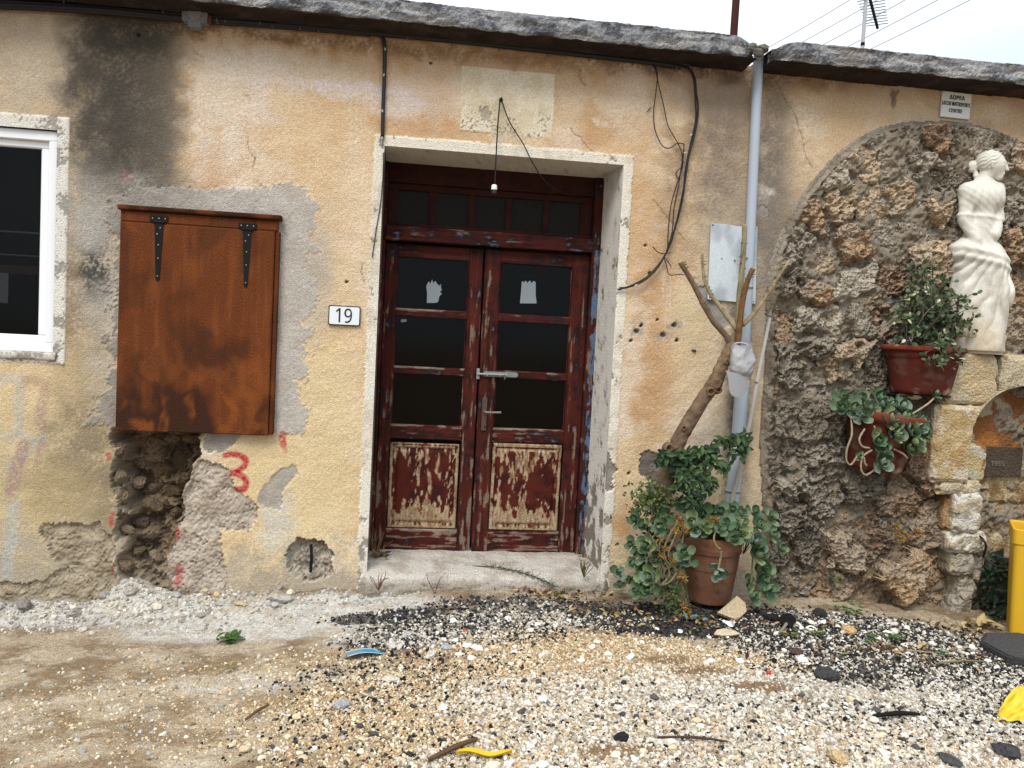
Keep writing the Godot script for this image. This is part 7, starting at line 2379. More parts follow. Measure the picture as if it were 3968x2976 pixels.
	var vines = [[Vector3(1.178, 0.862, 0.24), Vector3(1.253, 0.923, 0.26), Vector3(1.36, 0.978, 0.27), Vector3(1.472, 1.021, 0.27), Vector3(1.584, 1.033, 0.25)], [Vector3(1.188, 0.866, 0.26), Vector3(1.243, 0.846, 0.3), Vector3(1.324, 0.797, 0.32), Vector3(1.346, 0.715, 0.32)], [Vector3(1.144, 0.837, 0.26), Vector3(1.184, 0.766, 0.32), Vector3(1.214, 0.686, 0.33), Vector3(1.205, 0.647, 0.33)], [Vector3(1.254, 0.896, 0.26), Vector3(1.325, 0.904, 0.3), Vector3(1.391, 0.88, 0.31), Vector3(1.416, 0.848, 0.31)], [Vector3(1.171, 0.919, 0.25), Vector3(1.103, 0.927, 0.28), Vector3(1.052, 0.923, 0.3), Vector3(1.031, 0.895, 0.3)], [Vector3(1.222, 0.842, 0.28), Vector3(1.267, 0.795, 0.32), Vector3(1.297, 0.716, 0.33), Vector3(1.255, 0.66, 0.33)], [Vector3(1.473, 1.015, 0.27), Vector3(1.517, 1.021, 0.3), Vector3(1.527, 0.981, 0.31), Vector3(1.491, 0.925, 0.31)], [Vector3(1.25, 0.911, 0.27), Vector3(1.282, 0.944, 0.3), Vector3(1.329, 0.955, 0.31)], [Vector3(1.146, 0.892, 0.26), Vector3(1.171, 0.846, 0.31), Vector3(1.163, 0.778, 0.33), Vector3(1.143, 0.739, 0.33)]]
	for l in vines:
		var line = curve(l, 6)
		b.tube(line, 0.003, 5, S(86, 76, 48), false)
		for k in line.size():
			for s in 4:
				var d = Vector3(rng.randf_range(-1, 1), rng.randf_range(-1.2, 0.5), rng.randf_range(-0.2, 0.8)).normalized()
				leaf_blade(lb, Transform3D(Basis.looking_at(d, Vector3(rng.randf_range(-0.4, 0.4), 0.4, 1)), line[k] + Vector3(rng.randf_range(-0.03, 0.03), rng.randf_range(-0.03, 0.03), rng.randf_range(-0.02, 0.03))), rng.randf_range(0.034, 0.062), 0.5, [S(40, 62, 36), S(54, 80, 44), S(34, 54, 34), S(66, 92, 50)][rng.randi() % 4], 0.3, 0.12)
	put("stems", b, M.bark, cr, true).set_meta("kind", "stuff")
	put("foliage", lb, M.leaf, cr).set_meta("kind", "stuff")
	var sl = thing("bush", "olive green fine leaved bush between doorway and ground pot", "bush")
	lb = Buf.new()
	for k in 620:
		var low = k > 400
		var c = Vector3(1.02, 0.641, 0.24) if not low else Vector3(1.134, 0.104, 0.36)
		c += Vector3(rng.randfn(0.0, 0.07 if not low else 0.045), rng.randfn(0.0, 0.055 if not low else 0.07), rng.randfn(0.0, 0.04))
		var d = Vector3(rng.randf_range(-1, 1), rng.randf_range(-0.8, 0.8), rng.randf_range(-0.2, 0.9)).normalized()
		leaf_blade(lb, Transform3D(Basis.looking_at(d, Vector3(0.1, 0.5, 1)), c), rng.randf_range(0.016, 0.034), 0.55, [S(84, 98, 52), S(66, 84, 46), S(102, 108, 60), S(58, 74, 42)][rng.randi() % 4])
	for k in 240:
		var c = Vector3(1.085, 0.365, 0.27) + Vector3(rng.randfn(0.0, 0.09), rng.randfn(0.0, 0.12), rng.randfn(0.0, 0.03))
		var d = Vector3(rng.randf_range(-1, 1), rng.randf_range(-0.8, 0.8), rng.randf_range(-0.2, 0.9)).normalized()
		leaf_blade(lb, Transform3D(Basis.looking_at(d, Vector3(0.1, 0.5, 1)), c), rng.randf_range(0.02, 0.04), 0.5, [S(46, 58, 38), S(54, 68, 42), S(38, 48, 34)][rng.randi() % 3])
	put("foliage", lb, M.leaf, sl).set_meta("kind", "stuff")
	# small orange stonecrops
	var oc = [["orange tinged stonecrop on the ground pot's shoulder", [Vector3(1.151, 0.521, 0.38), Vector3(1.168, 0.493, 0.4), Vector3(1.136, 0.551, 0.37), Vector3(1.12, 0.482, 0.38), Vector3(1.328, 0.552, 0.38), Vector3(1.362, 0.558, 0.38), Vector3(1.022, 0.436, 0.4), Vector3(1.041, 0.347, 0.41), Vector3(1.055, 0.385, 0.41), Vector3(1.098, 0.321, 0.41)]], ["orange stonecrop at the foot of the ground pot", [Vector3(1.179, 0.217, 0.42), Vector3(1.156, 0.233, 0.42), Vector3(1.2, 0.038, 0.44), Vector3(1.213, 0.006, 0.44), Vector3(1.176, 0.06, 0.44)]], ["orange brown stonecrop rooted on the biggest tan boulder", [Vector3(2.638, 0.488, 0.16), Vector3(2.636, 0.44, 0.18), Vector3(2.678, 0.458, 0.18), Vector3(2.725, 0.427, 0.17), Vector3(2.78, 0.461, 0.16), Vector3(2.803, 0.444, 0.16), Vector3(2.669, 0.411, 0.18)]]]
	for o in oc:
		var t = thing("stonecrop", o[0], "plant")
		lb = Buf.new()
		for at in o[1]:
			for k in 16:
				var d = Vector3(rng.randf_range(-1, 1), rng.randf_range(-0.5, 1), rng.randf_range(0.0, 1)).normalized()
				lb.tube([at, at + d * 0.014, at + d * 0.030], [0.003, 0.0052, 0.0008], 5, [S(176, 116, 52), S(158, 128, 58), S(150, 92, 50), S(128, 122, 62)][rng.randi() % 4], false)
		put("fleshy_leaves", lb, M.leaf, t, true).set_meta("kind", "stuff")
		stems(t, "stem", [[o[1][0] - Vector3(0.02, 0.02, 0.03), o[1][0], o[1][1], o[1][2]]], 0.003, S(140, 100, 70))
	# sprigs of ivy at the foot of the rocks
	var sprigs = [[Vector3(2.288, 0.103, 0.12), "green sprig rooted under the arching tan rock"], [Vector3(2.266, -0.014, 0.267), "ivy sprig on the sandy ledge below the rocks"], [Vector3(2.286, -0.016, 0.358), "ivy sprig at the gravel's edge below the rocks, next to the ledge"], [Vector3(1.678, -0.019, 0.715), "green and yellow maple shaped sprig amid black stones"], [Vector3(1.854, -0.019, 0.7), "small ivy sprig amid black stones, alone behind the dark lump"], [Vector3(2.125, -0.021, 0.789), "ivy sprig in the black gravel midway between boulder and litter sheet"], [Vector3(2.275, -0.024, 0.747), "largest ivy sprig creeping over the black gravel"]]
	for s in sprigs:
		var t = thing("ivy_sprig", s[1], "plant")
		lb = Buf.new()
		for k in 7:
			var c = s[0] + Vector3(rng.randf_range(-0.05, 0.05), rng.randf_range(0.015, 0.05), rng.randf_range(-0.03, 0.03))
			for j in 5:
				var a = (j - 2) * 0.62 + rng.randf_range(-0.1, 0.1)
				var d = Vector3(sin(a + k), 0.25, cos(a + k)).normalized()
				leaf_blade(lb, Transform3D(Basis.looking_at(d, Vector3(0, 1, 0.5)), c), 0.030 * (1.0 - 0.12 * absf(j - 2.0)), 0.5, [S(62, 92, 44), S(78, 108, 54), S(56, 82, 42)][k % 3] if s[0].x > 1.95 or k % 3 else S(150, 132, 62))
		put("leaves", lb, M.leaf, t).set_meta("kind", "stuff")
		stems(t, "stem", [[s[0] + Vector3(-0.06, -0.01, -0.02), s[0] + Vector3(0, 0.02, 0), s[0] + Vector3(0.06, 0.0, 0.02)]], 0.002, S(110, 104, 70))
	# dry growth on the doorstep
	var dg = thing("dry_weed", "dry grey green weed lying across the doorstep", "weed")
	lb = Buf.new()
	var line = curve([Vector3(-0.029, 0.125, -0.1), Vector3(0.106, 0.133, -0.06), Vector3(0.243, 0.129, 0), Vector3(0.38, 0.103, 0.06), Vector3(0.476, 0.068, 0.11)], 9)
	lb.tube(line, 0.003, 5, S(96, 92, 72), false)
	for k in range(8, line.size()):
		for s in 5:
			var d = Vector3(rng.randf_range(-0.6, 1), rng.randf_range(-0.4, 0.7), rng.randf_range(-0.6, 0.8)).normalized() * rng.randf_range(0.02, 0.05)
			lb.tube([line[k], line[k] + d], [0.0016, 0.0008], 4, S(92, 98, 74) * rng.randf_range(0.7, 1.3), false)
	put("stalk", lb, M.bark, dg, true)
	var specs = [["dry_weed", "tall straw coloured weed in the doorway's shaded corner over dead leaves", Vector3(-0.604, 0.136, -0.2), 14, 0.22, S(150, 124, 88)], ["dry_weed", "sparse reddish weed sprouting before the doorstep's end", Vector3(-0.571, 0.054, 0.12), 8, 0.12, S(126, 92, 74)], ["dry_weed", "single bare grey stalk standing before the doorstep", Vector3(-0.239, 0.038, 0.13), 3, 0.15, S(110, 100, 84)], ["dry_weed", "drooping feathery weed where doorstep meets the whitewashed jamb", Vector3(0.665, 0.138, 0.09), 16, 0.13, S(112, 110, 72)], ["dry_weed", "brown withered tuft at the foot of the doorframe's blue flaking post", Vector3(0.748, 0.128, -0.28), 14, 0.11, S(134, 110, 72)], ["dry_weed", "bare twiggy weed between the pole and the rocks", Vector3(1.626, 0.328, 0.2), 12, 0.24, S(96, 82, 66)]]
	for s in specs:
		lb = Buf.new()
		for k in s[3]:
			var e = Vector3(rng.randf_range(-0.5, 0.5), rng.randf_range(0.3, 1.0), rng.randf_range(-0.1, 0.4)) * s[4]
			lb.tube(curve([s[2] - Vector3(0, 0.02, 0), s[2] + e * 0.5 + Vector3(rng.randf_range(-0.02, 0.02), 0.01, 0), s[2] + e], 3), [0.0022, 0.0021, 0.002, 0.0018, 0.0015, 0.0013, 0.001], 4, s[5] * rng.randf_range(0.7, 1.3), false)
		tag(put(s[0], lb, M.bark, self, true), s[1], "weed")


func oval(b: Buf, xf: Transform3D, ln: float, wide: float, col: Color):
	var f = b.v.size()
	for k in 5:
		var t = k / 4.0
		var w = ln * wide * 0.5 * sqrt(maxf(0.0, 1.0 - pow(2.0 * t - 1.08, 2.0) * 0.85))
		b.p(xf * Vector3(-w, w * 0.25 - 0.1 * ln * t, -t * ln), col)
		b.p(xf * Vector3(w, w * 0.25 - 0.1 * ln * t, -t * ln), col * 1.15)
	for k in 4:
		var q = f + k * 2
		b.q(q, q + 1, q + 3, q + 2)



# ---------- the corner with the yellow bin ----------
func bin_corner():
	var g = Vector3(3.134, -0.063, 0.561)
	var y0 = g.y
	var top = 0.582
	var bn = thing("yellow_bin", "yellow plastic bin, partly out of frame, beside the fountain", "bin", Vector3(g.x + 0.248, y0, g.z - 0.02))
	bn.rotation.y = -0.62
	var h = top - y0
	var lemon = S(208, 164, 42)
	var b = Buf.new()
	var ring = func(w: float, y: float) -> Array:
		var out = []
		for q in rounded(w, w * 0.86, 0.03):
			out.append(Vector3(q.x, y, q.y))
		return out
	var rows = [[0.345, 0.0], [0.35, 0.01], [0.385, h * 0.86]]
	var rim = [[0.385, h * 0.86], [0.40, h * 0.865], [0.405, h * 0.995], [0.40, h], [0.385, h], [0.378, h * 0.98], [0.34, 0.02]]
	for part in 2:
		b = Buf.new()
		var rr = rows if part == 0 else rim
		var n = 20
		for r in rr:
			for q in ring.call(r[0], r[1]):
				b.p(q, lemon * (1.0 + 0.08 * nb.get_noise_3d(q.x, q.y, q.z)))
		for k in rr.size() - 1:
			for s in n:
				var s2 = (s + 1) % n
				b.q(k * n + s, k * n + s2, (k + 1) * n + s2, (k + 1) * n + s)
		put(["body", "rim"][part], b, M.pipe, bn)
	# dark rubber slab
	var c = Vector2(3.043, 0.875)
	var sl = thing("rubber_slab", "dark grey rubber slab with cut corners lying in the gravel by the yellow bin", "slab", Vector3(c.x, land(c.x, c.y) + 0.004, c.y))
	b = Buf.new()
	var oct = []
	for k in 8:
		var a = TAU * (k + 0.5) / 8.0
		oct.append(Vector2(cos(a) * 0.27, sin(a) * 0.27))
	b.flat(oct, 0.0, 0.034, S(70, 70, 72), Transform3D(Basis(Vector3(1, 0, 0), -PI / 2), Vector3.ZERO))
	var inner = []
	for q in oct:
		inner.append(q * 0.93)
	b.flat(inner, 0.034, 0.042, S(82, 82, 84), Transform3D(Basis(Vector3(1, 0, 0), -PI / 2), Vector3.ZERO))
	put("slab", b, M.concrete, sl)
	# plant in the shade, hose
	var pl = thing("shade_plant", "dark leafy plant in the gap between fountain and yellow bin", "plant")
	var lb = Buf.new()
	for k in 300:
		var p = Vector3(3.326, 0.116, 0.2) + Vector3(rng.randf_range(-0.06, 0.16), rng.randf_range(-0.26, 0.2), rng.randf_range(-0.12, 0.12))
		var d = Vector3(rng.randf_range(-1, 1), rng.randf_range(-0.8, 0.5), rng.randf_range(-0.2, 0.9)).normalized()
		leaf_blade(lb, Transform3D(Basis.looking_at(d, Vector3(0.1, 0.5, 1)), p), rng.randf_range(0.04, 0.085), 0.6, [S(34, 54, 36), S(28, 46, 32), S(44, 70, 44), S(40, 48, 34)][rng.randi() % 4])
	put("foliage", lb, M.leaf, pl).set_meta("kind", "stuff")
	wire("hose", "thin black hose looping from the limewashed stones to the bin", [Vector3(3.193, 0.449, 0.2), Vector3(3.189, 0.436, 0.24), Vector3(3.203, 0.397, 0.25), Vector3(3.211, 0.344, 0.23), Vector3(3.215, 0.318, 0.22), Vector3(3.231, 0.303, 0.25), Vector3(3.26, 0.282, 0.28), Vector3(3.324, 0.277, 0.32)], 0.007, S(22, 22, 22), "hose")


# ---------- loose things on the ground ----------
func lump(at: Vector3, r: Vector3, col: Color, label: String, called = "stone", group = "", rough = 0.3, m = null, tilt = 0.0):
	var sd = int(absf(at.x * 971 + at.z * 577))
	var o = put(called, rock(r, sd, rough, 2, col, 0.14), m if m else M.rock)
	o.position = Vector3(at.x, land(at.x, at.z) + r.y * 0.45, at.z)
	o.rotation = Vector3(tilt, float(sd % 7), tilt * 0.5)
	return tag(o, label, "stone", group)


func litter():
	# named lumps and flakes
	var cream = S(212, 200, 176)
	var gry = S(164, 160, 156)
	var wht = S(218, 214, 206)
	lump(Vector3(-2.485, -0.129, -0.066), Vector3(.072, .045, .05), gry, "biggest grey rubble lump against the wall below the window")
	lump(Vector3(-2.516, -0.135, 0.136), Vector3(.07, .03, .05), S(150, 146, 142), "flattish grey rubble lump before the biggest one")
	lump(Vector3(-2.229, -0.12, 0.187), Vector3(.05, .03, .04), S(180, 176, 170), "pale grey lump with sharp edges near the wall hole")
	lump(Vector3(-2.108, -0.118, 0.39), Vector3(.03, .018, .024), wht, "white chip lying clear of the rubble on dusty ground")
	lump(Vector3(-2.115, -0.112, 0.073), Vector3(.04, .028, .03), gry, "rounded grey lump at the mouth of the wall hole")
	lump(Vector3(-1.958, -0.104, 0.109), Vector3(.045, .025, .03), S(188, 182, 172), "broad pale lump just outside the wall hole")
	lump(Vector3(-1.845, -0.099, 0.181), Vector3(.028, .018, .022), wht, "white chip outside the wall hole, next to the broad lump")
	lump(Vector3(-2.039, -0.115, 0.437), Vector3(.022, .012, .016), wht, "thin white flake at the rubble's outer edge")
	lump(Vector3(-1.584, -0.081, 0.008), Vector3(.036, .030, .02), cream, "upright cream stone flake leaning on the wall's foot", "stone", "", .3, null, .4)
	lump(Vector3(-1.504, -0.077, 0.035), Vector3(.036, .022, .02), S(226, 200, 156), "warm cream stone flake beside the upright one")
	lump(Vector3(-1.538, -0.08, 0.121), Vector3(.034, .012, .02), cream, "flat cream flake in front of the two leaning flakes")
	lump(Vector3(-1.339, -0.07, 0.179), Vector3(.04, .014, .02), S(206, 186, 150), "long tan flake at the wall's foot")
	lump(Vector3(-1.137, -0.057, 0.166), Vector3(.085, .032, .045), S(192, 190, 186), "broad pale mortar lump at the wall's foot below the crumbled patch")
	lump(Vector3(-1.738, -0.09, 0.048), Vector3(.032, .02, .024), S(186, 184, 180), "small grey lump between the hole and the cream flakes")
	lump(Vector3(-0.577, -0.006, 0.038), Vector3(.02, .034, .014), wht, "pointed white plaster shard standing by the doorstep's end", "plaster_shard", "", .3, null, .2)
	lump(Vector3(-0.532, -0.004, 0.093), Vector3(.03, .014, .016), wht, "flat white plaster shard by the doorstep's end", "plaster_shard")
	lump(Vector3(-0.621, -0.015, 0.147), Vector3(.04, .012, .02), S(210, 208, 202), "longest white plaster shard before the doorstep's end", "plaster_shard")
	lump(Vector3(-0.085, -0.021, 0.81), Vector3(.022, .046, .02), S(214, 202, 176), "tall cream stone standing on end in the white gravel", "stone", "", .3, null, .1)
	lump(Vector3(-0.094, -0.015, 0.647), Vector3(.026, .014, .016), S(178, 110, 90), "salmon pink brick chip in the black gravel", "brick_chip")
	lump(Vector3(-0.398, -0.03, 0.701), Vector3(.05, .02, .03), S(196, 194, 190), "pale grey slab stone beside a white wire")
	lump(Vector3(-0.476, -0.036, 0.81), Vector3(.036, .018, .024), wht, "white lump just above the blue leaflet")
	lump(Vector3(-0.284, -0.029, 0.958), Vector3(.045, .024, .03), wht, "large white lump right of the dark red leaf")
	lump(Vector3(-0.209, -0.023, 0.879), Vector3(.036, .016, .024), S(180, 186, 190), "bluish grey flat lump near the tall cream stone")
	lump(Vector3(-0.469, -0.043, 1.179), Vector3(.04, .016, .026), wht, "pale lump half sunk in cream gravel")
	lump(Vector3(-0.669, -0.059, 1.411), Vector3(.04, .024, .03), S(168, 172, 176), "grey speckled stone in the pale dirt below the blue leaflet")
	lump(Vector3(1.629, -0.03, 1.231), Vector3(.062, .045, .05), S(72, 72, 72), "largest dark grey angular stone amid white gravel")
	lump(Vector3(1.765, -0.016, 0.538), Vector3(.075, .045, .05), S(36, 35, 36), "biggest black asphalt lump behind the pale flat stones", "asphalt_lump")
	lump(Vector3(1.704, -0.014, 0.454), Vector3(.06, .03, .04), S(46, 45, 46), "black asphalt lump near the wall's foot, behind the biggest", "asphalt_lump")
	lump(Vector3(2.045, -0.012, 0.373), Vector3(.055, .03, .04), S(62, 61, 62), "dark grey asphalt lump below the rocks' sandy ledge", "asphalt_lump")
	lump(Vector3(1.617, -0.024, 0.943), Vector3(.04, .026, .03), S(96, 72, 74), "plum coloured stone in the black gravel")
	lump(Vector3(2.078, -0.018, 0.645), Vector3(.05, .03, .035), S(206, 172, 126), "largest honey tan stone on the black gravel")
	lump(Vector3(2.729, -0.041, 0.473), Vector3(.03, .024, .025), S(206, 190, 166), "smooth buff pebble near the fountain's foot")
	lump(Vector3(2.04, -0.043, 1.922), Vector3(.07, .03, .05), S(74, 74, 78), "broad dark stone at the gravel's near corner")
	lump(Vector3(1.741, -0.044, 1.968), Vector3(.06, .02, .035), S(84, 84, 86), "long flat dark stone close to the near edge")
	lump(Vector3(0.451, -0.041, 1.777), Vector3(.035, .024, .03), S(50, 50, 54), "blue black stone half sunk in the brown track")
	lump(Vector3(1.283, -0.044, 1.946), Vector3(.045, .034, .036), S(206, 180, 140), "rounded golden stone near the near edge of the gravel")
	# leaning slab and flat pale stone by the pot
	var b = Buf.new()
	b.flat([Vector2(-0.10, -0.03), Vector2(0.045, 0.075), Vector2(0.085, 0.03), Vector2(0.08, -0.02), Vector2(0.01, -0.075)], -0.012, 0.012, S(200, 182, 152))
	var o = put("stone_slab", b, M.rock)
	o.transform = Transform3D(Basis(Vector3(1, 0, 0), -0.75), drop(Vector3(1.482, -0.012, 0.415)) + Vector3(0, 0.055, 0))
	tag(o, "broken buff stone slab leaning beside the ground pot", "stone")
	b = Buf.new()
	b.flat([Vector2(-0.075, -0.01), Vector2(-0.05, 0.018), Vector2(0.0, 0.026), Vector2(0.05, 0.014), Vector2(0.078, -0.006), Vector2(0.03, -0.016), Vector2(-0.03, -0.018)], -0.006, 0.008, S(214, 198, 168))
	o = put("stone_flake", b, M.rock)
	o.transform = Transform3D(Basis(Vector3(1, 0, 0), -0.9), drop(Vector3(1.336, -0.019, 0.691)) + Vector3(0, 0.02, 0))
	tag(o, "flat cream stone flake lying before the leaning slab", "stone")
	b = Buf.new()
	b.flat([Vector2(-0.04, 0.02), Vector2(0.045, 0.008), Vector2(0.03, 0.0), Vector2(0.02, -0.02), Vector2(0.0, -0.018)], -0.001, 0.002, S(226, 234, 244))
	o = put("plastic_shard", b, M.satin)
	o.transform = Transform3D(Basis(Vector3(1, 0, 0), -0.8), drop(Vector3(1.412, -0.015, 0.544)) + Vector3(0, 0.02, 0))
	tag(o, "bluish white plastic shard between the slab and the cream flake", "plastic shard")
	# paper, leaves, sticks
	b = Buf.new()
	for v in 6:
		for u in 16:
			var p = Vector3((u / 15.0 - 0.5) * 0.19, 0.012 * sin(u * 0.25) + 0.006 * v / 5.0, (v / 5.0 - 0.5) * 0.075)
			var edge = v == 0 or v == 5
			b.p(p, S(206, 212, 214) if edge else S(40, 140, 176).lerp(S(140, 120, 90), ss(8.0, 3.0, u) * (0.8 if v < 3 else 0.2)).lerp(S(196, 214, 218), 0.7 if (u > 10 and v == 2 and u % 2 == 0) else 0.0))
	b.patch(16, 6)
	o = put("leaflet", b, M.satin, self, true)
	o.position = drop(Vector3(-0.6, -0.045, 0.895)) + Vector3(0, 0.012, 0)
	o.rotation.y = 0.22
	tag(o, "crumpled blue printed leaflet lying in the gravel", "leaflet")
	b = Buf.new()
	for v in 4:
		for u in 14:
			b.p(Vector3((u / 13.0 - 0.5) * 0.21, 0.008 * sin(u * 0.6) + 0.012 * absf(v - 1.5), (v / 3.0 - 0.5) * 0.03 * (1.0 - pow(absf(u / 6.5 - 1.0), 3.0) * 0.8)), S(232, 186, 24))
	b.patch(14, 4)
	o = put("yellow_leaf", b, M.leaf, self, true)
	o.position = drop(Vector3(-0.107, -0.043, 1.889)) + Vector3(0, 0.016, 0)
	o.rotation.y = -0.06
	tag(o, "long bright yellow leaf lying on the gravel beside a dark stick", "leaf")
	b = Buf.new()
	for v in 14:
		for u in 26:
			var fu = u / 25.0
			var fv = v / 13.0
			var n1 = nb.get_noise_2d(fu * 0.5, fv * 0.4)
			b.p(Vector3(-0.18 + fu * 0.36 + 0.05 * fv, 0.012 + 0.10 * sin(fu * 2.2) * fv + n1 * 0.03, 0.06 - fv * 0.14 * (0.35 + sin(fu * 2.4) * 0.8) + n1 * 0.02), S(206, 176, 48) * (1.0 + nc.get_noise_2d(fu * 0.3, fv * 0.3) * 0.3))
	b.patch(26, 14)
	o = put("yellow_sheet", b, M.pipe, self, true)
	o.position = drop(Vector3(2.341, -0.044, 1.599)) + Vector3(0.02, 0.0, 0)
	tag(o, "torn bright yellow plastic sheet at the gravel's edge", "plastic sheet")
	var sticks = [["brown broken stick pointing at the long yellow leaf", Vector3(-0.315, -0.049, 1.903), Vector3(-0.126, -0.041, 1.796), .011, S(104, 80, 58)], ["short split stick on the pale dirt", Vector3(-1.053, -0.082, 1.496), Vector3(-0.979, -0.076, 1.387), .007, S(112, 88, 62)], ["thin dark twig flat among the white gravel", Vector3(0.608, -0.04, 1.767), Vector3(0.886, -0.041, 1.804), .006, S(86, 70, 56)], ["straight black rod half buried in white gravel", Vector3(1.613, -0.038, 1.647), Vector3(1.838, -0.038, 1.636), .011, S(34, 34, 36)], ["pale dry stalk across the black gravel", Vector3(2.108, -0.023, 0.925), Vector3(2.397, -0.033, 0.914), .005, S(176, 156, 120)], ["grey dry stalk near the rubber slab", Vector3(2.31, -0.032, 1.074), Vector3(2.656, -0.048, 1.002), .006, S(140, 126, 100)], ["bleached grey stick standing in black asphalt lumps", Vector3(1.618, -0.02, 0.728), Vector3(1.891, -0.012, 0.376), .010, S(150, 146, 140)], ["white wire curled in the gravel near the leaflet", Vector3(-0.422, -0.028, 0.653), Vector3(-0.258, -0.025, 0.827), .004, S(210, 206, 196)]]
	for s in sticks:
		b = Buf.new()
		var a = drop(s[1]) + Vector3(0, s[3] * 1.2 + 0.006, 0)
		var e = drop(s[2]) + Vector3(0, s[3] * 1.2 + 0.008, 0)
		b.tube(curve([a, a.lerp(e, 0.5) + Vector3(0.004, 0.012, 0.008), e], 4), lerps([s[3] * 0.7, s[3], s[3] * 0.6], 9), 6, s[4])
		tag(put("wire" if "wire" in s[0] else "stick", b, M.bark, self, true), s[0], "wire" if "wire" in s[0] else "stick")
	# fallen green sprig, dry leaf, berry
	for s in [["fallen_sprig", "fresh green sprig dropped on the dusty dirt", Vector3(-1.318, -0.079, 0.653), S(66, 96, 44), 14, 0.06], ["fallen_sprig", "curled olive dry leaf on the dirt below the green sprig", Vector3(-1.239, -0.082, 1.01), S(112, 112, 58), 5, 0.04], ["fallen_sprig", "dark red dead leaf beside the large white lump", Vector3(-0.379, -0.034, 0.935), S(96, 34, 34), 5, 0.035], ["fallen_sprig", "cluster of grey green succulent leaves dropped below the ground pot", Vector3(1.223, -0.013, 0.507), S(110, 134, 122), 8, 0.05], ["fallen_sprig", "pale withered succulent leaves near the rubber slab", Vector3(2.449, -0.036, 0.932), S(150, 160, 128), 7, 0.06], ["fallen_sprig", "big crumpled tan dead leaves at the foot of the yellow bin", Vector3(3.052, -0.057, 0.457), S(170, 150, 106), 12, 0.10]]:
		var sprig = thing(s[0], s[1], "leaf", drop(s[2]))
		for k in s[4]:
			b = Buf.new()
			var d = Vector3(rng.randf_range(-1, 1), rng.randf_range(-0.05, 0.4), rng.randf_range(-1, 1)).normalized()
			leaf_blade(b, Transform3D(Basis.looking_at(d, Vector3(0, 1, 0.2)), Vector3(rng.randf_range(-1, 1) * s[5], rng.randf_range(0.012, 0.03), rng.randf_range(-0.5, 0.5) * s[5])), s[5] * rng.randf_range(0.7, 1.2), 0.5, s[3] * rng.randf_range(0.75, 1.25), rng.randf_range(-0.3, 0.5))
			put("leaf", b, M.leaf, sprig)
	b = Buf.new()
	b.ball(drop(Vector3(1.355, -0.029, 1.177)) + Vector3(0, 0.014, 0), Vector3(0.012, 0.011, 0.012), S(190, 36, 52))
	tag(put("berry", b, M.satin, self, true), "single bright red berry on the white gravel", "berry")
	# rubble: the lumps that nothing tells apart
	var zones = [["rubble_lump", "grey rubble lump in the heap along the wall's foot below window and hatch", "grey rubble lumps along the wall's foot", Vector2(-2.01, 0.116), 1.0, 0.16, 60, [gry, S(188, 184, 178), S(146, 140, 132), S(206, 196, 176)], 0.012, 0.030], ["white_stone", "white stone scattered over the black gravel before door and rocks", "white stones on the black gravel", Vector2(1.286, 0.762), 1.5, 0.30, 90, [S(226, 222, 214), S(214, 206, 192), S(234, 232, 228)], 0.012, 0.024], ["dark_stone", "dark grey stone lying in the pale gravel", "dark stones in the pale gravel", Vector2(0.739, 1.547), 1.4, 0.35, 50, [S(66, 65, 66), S(84, 82, 80), S(52, 52, 54)], 0.010, 0.022], ["cream_stone", "cream stone bigger than the gravel round it near the front", "bigger cream stones in the near gravel", Vector2(0.299, 1.694), 1.4, 0.28, 70, [cream, S(222, 212, 192), S(196, 178, 150), wht], 0.013, 0.026]]
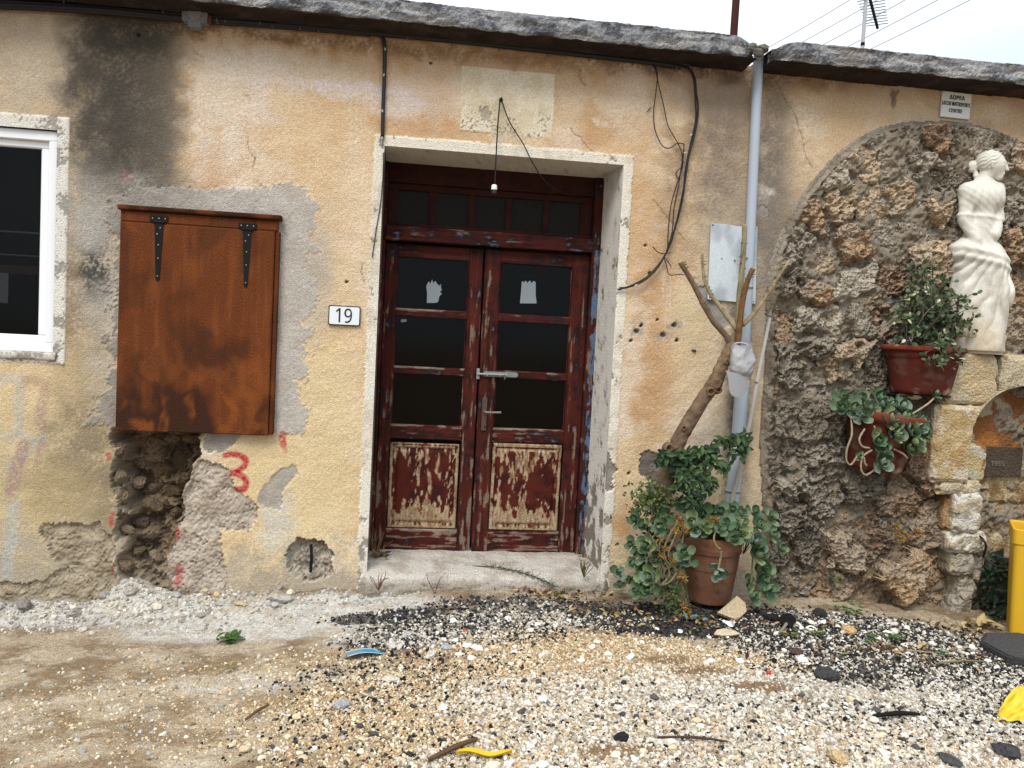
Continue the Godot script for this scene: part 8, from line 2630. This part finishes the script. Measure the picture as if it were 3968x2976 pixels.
	for zo in zones:
		for k in zo[6]:
			var p = Vector3(zo[3].x + rng.randf_range(-1, 1) * zo[4], 0, zo[3].y + rng.randf_range(-1, 1) * zo[5])
			p.z = maxf(p.z, 0.03)
			if p.x > DL - 0.1 and p.x < DR + 0.1 and p.z < 0.14:
				p.z += 0.12
			var r = lerpf(zo[8], zo[9], pow(rng.randf(), 1.8))
			lump(p, Vector3(r * rng.randf_range(0.9, 1.4), r * rng.randf_range(0.55, 0.85), r), zo[7][rng.randi() % zo[7].size()] * rng.randf_range(0.85, 1.08), zo[1], zo[0], zo[2], 0.3, M.stone)
	# dead leaves swept into corners
	b = Buf.new()
	for z in [[Vector2(0.458, 0.129), 0.26, 0.03, 110], [Vector2(0.758, 0.42), 0.25, 0.06, 60], [Vector2(1.213, 0.535), 0.35, 0.08, 90], [Vector2(2.238, 0.908), 0.5, 0.12, 170], [Vector2(2.903, 0.492), 0.2, 0.06, 60], [Vector2(1.772, 0.524), 0.3, 0.08, 60], [Vector2(-0.62, -0.572), 0.03, 0.01, 0]]:
		for k in z[3]:
			var x = z[0].x + rng.randfn(0.0, z[1] * 0.6)
			var zz = maxf(0.1 if x < 0.9 else 0.04, z[0].y + rng.randfn(0.0, z[2]))
			var d = Vector3(rng.randf_range(-1, 1), rng.randf_range(-0.1, 0.5), rng.randf_range(-1, 1)).normalized()
			leaf_blade(b, Transform3D(Basis.looking_at(d, Vector3(0.1, 1, 0.3)), Vector3(x, land(x, zz) + rng.randf_range(0.004, 0.022), zz)), rng.randf_range(0.018, 0.045), rng.randf_range(0.35, 0.6), [S(96, 60, 42), S(134, 104, 68), S(168, 146, 100), S(76, 52, 40), S(118, 112, 62), S(180, 160, 120)][rng.randi() % 6], rng.randf_range(-0.3, 0.5))
	for k in 16:
		var d = Vector3(rng.randf_range(-1, 1), rng.randf_range(-0.1, 0.5), rng.randf_range(-1, 1)).normalized()
		leaf_blade(b, Transform3D(Basis.looking_at(d, Vector3(0.1, 1, 0.3)), Vector3(-0.596, 0.13, -0.22) + Vector3(rng.randf_range(-0.04, 0.08), rng.randf_range(-0.01, 0.03), rng.randf_range(-0.04, 0.04))), rng.randf_range(0.04, 0.07), 0.55, [S(98, 84, 50), S(116, 100, 66), S(84, 66, 44)][k % 3], 0.3)
	tag(put("fallen_leaves", b, M.leaf), "dry fallen leaves drifted along doorstep, pot and rocks", "leaves", "", "stuff")
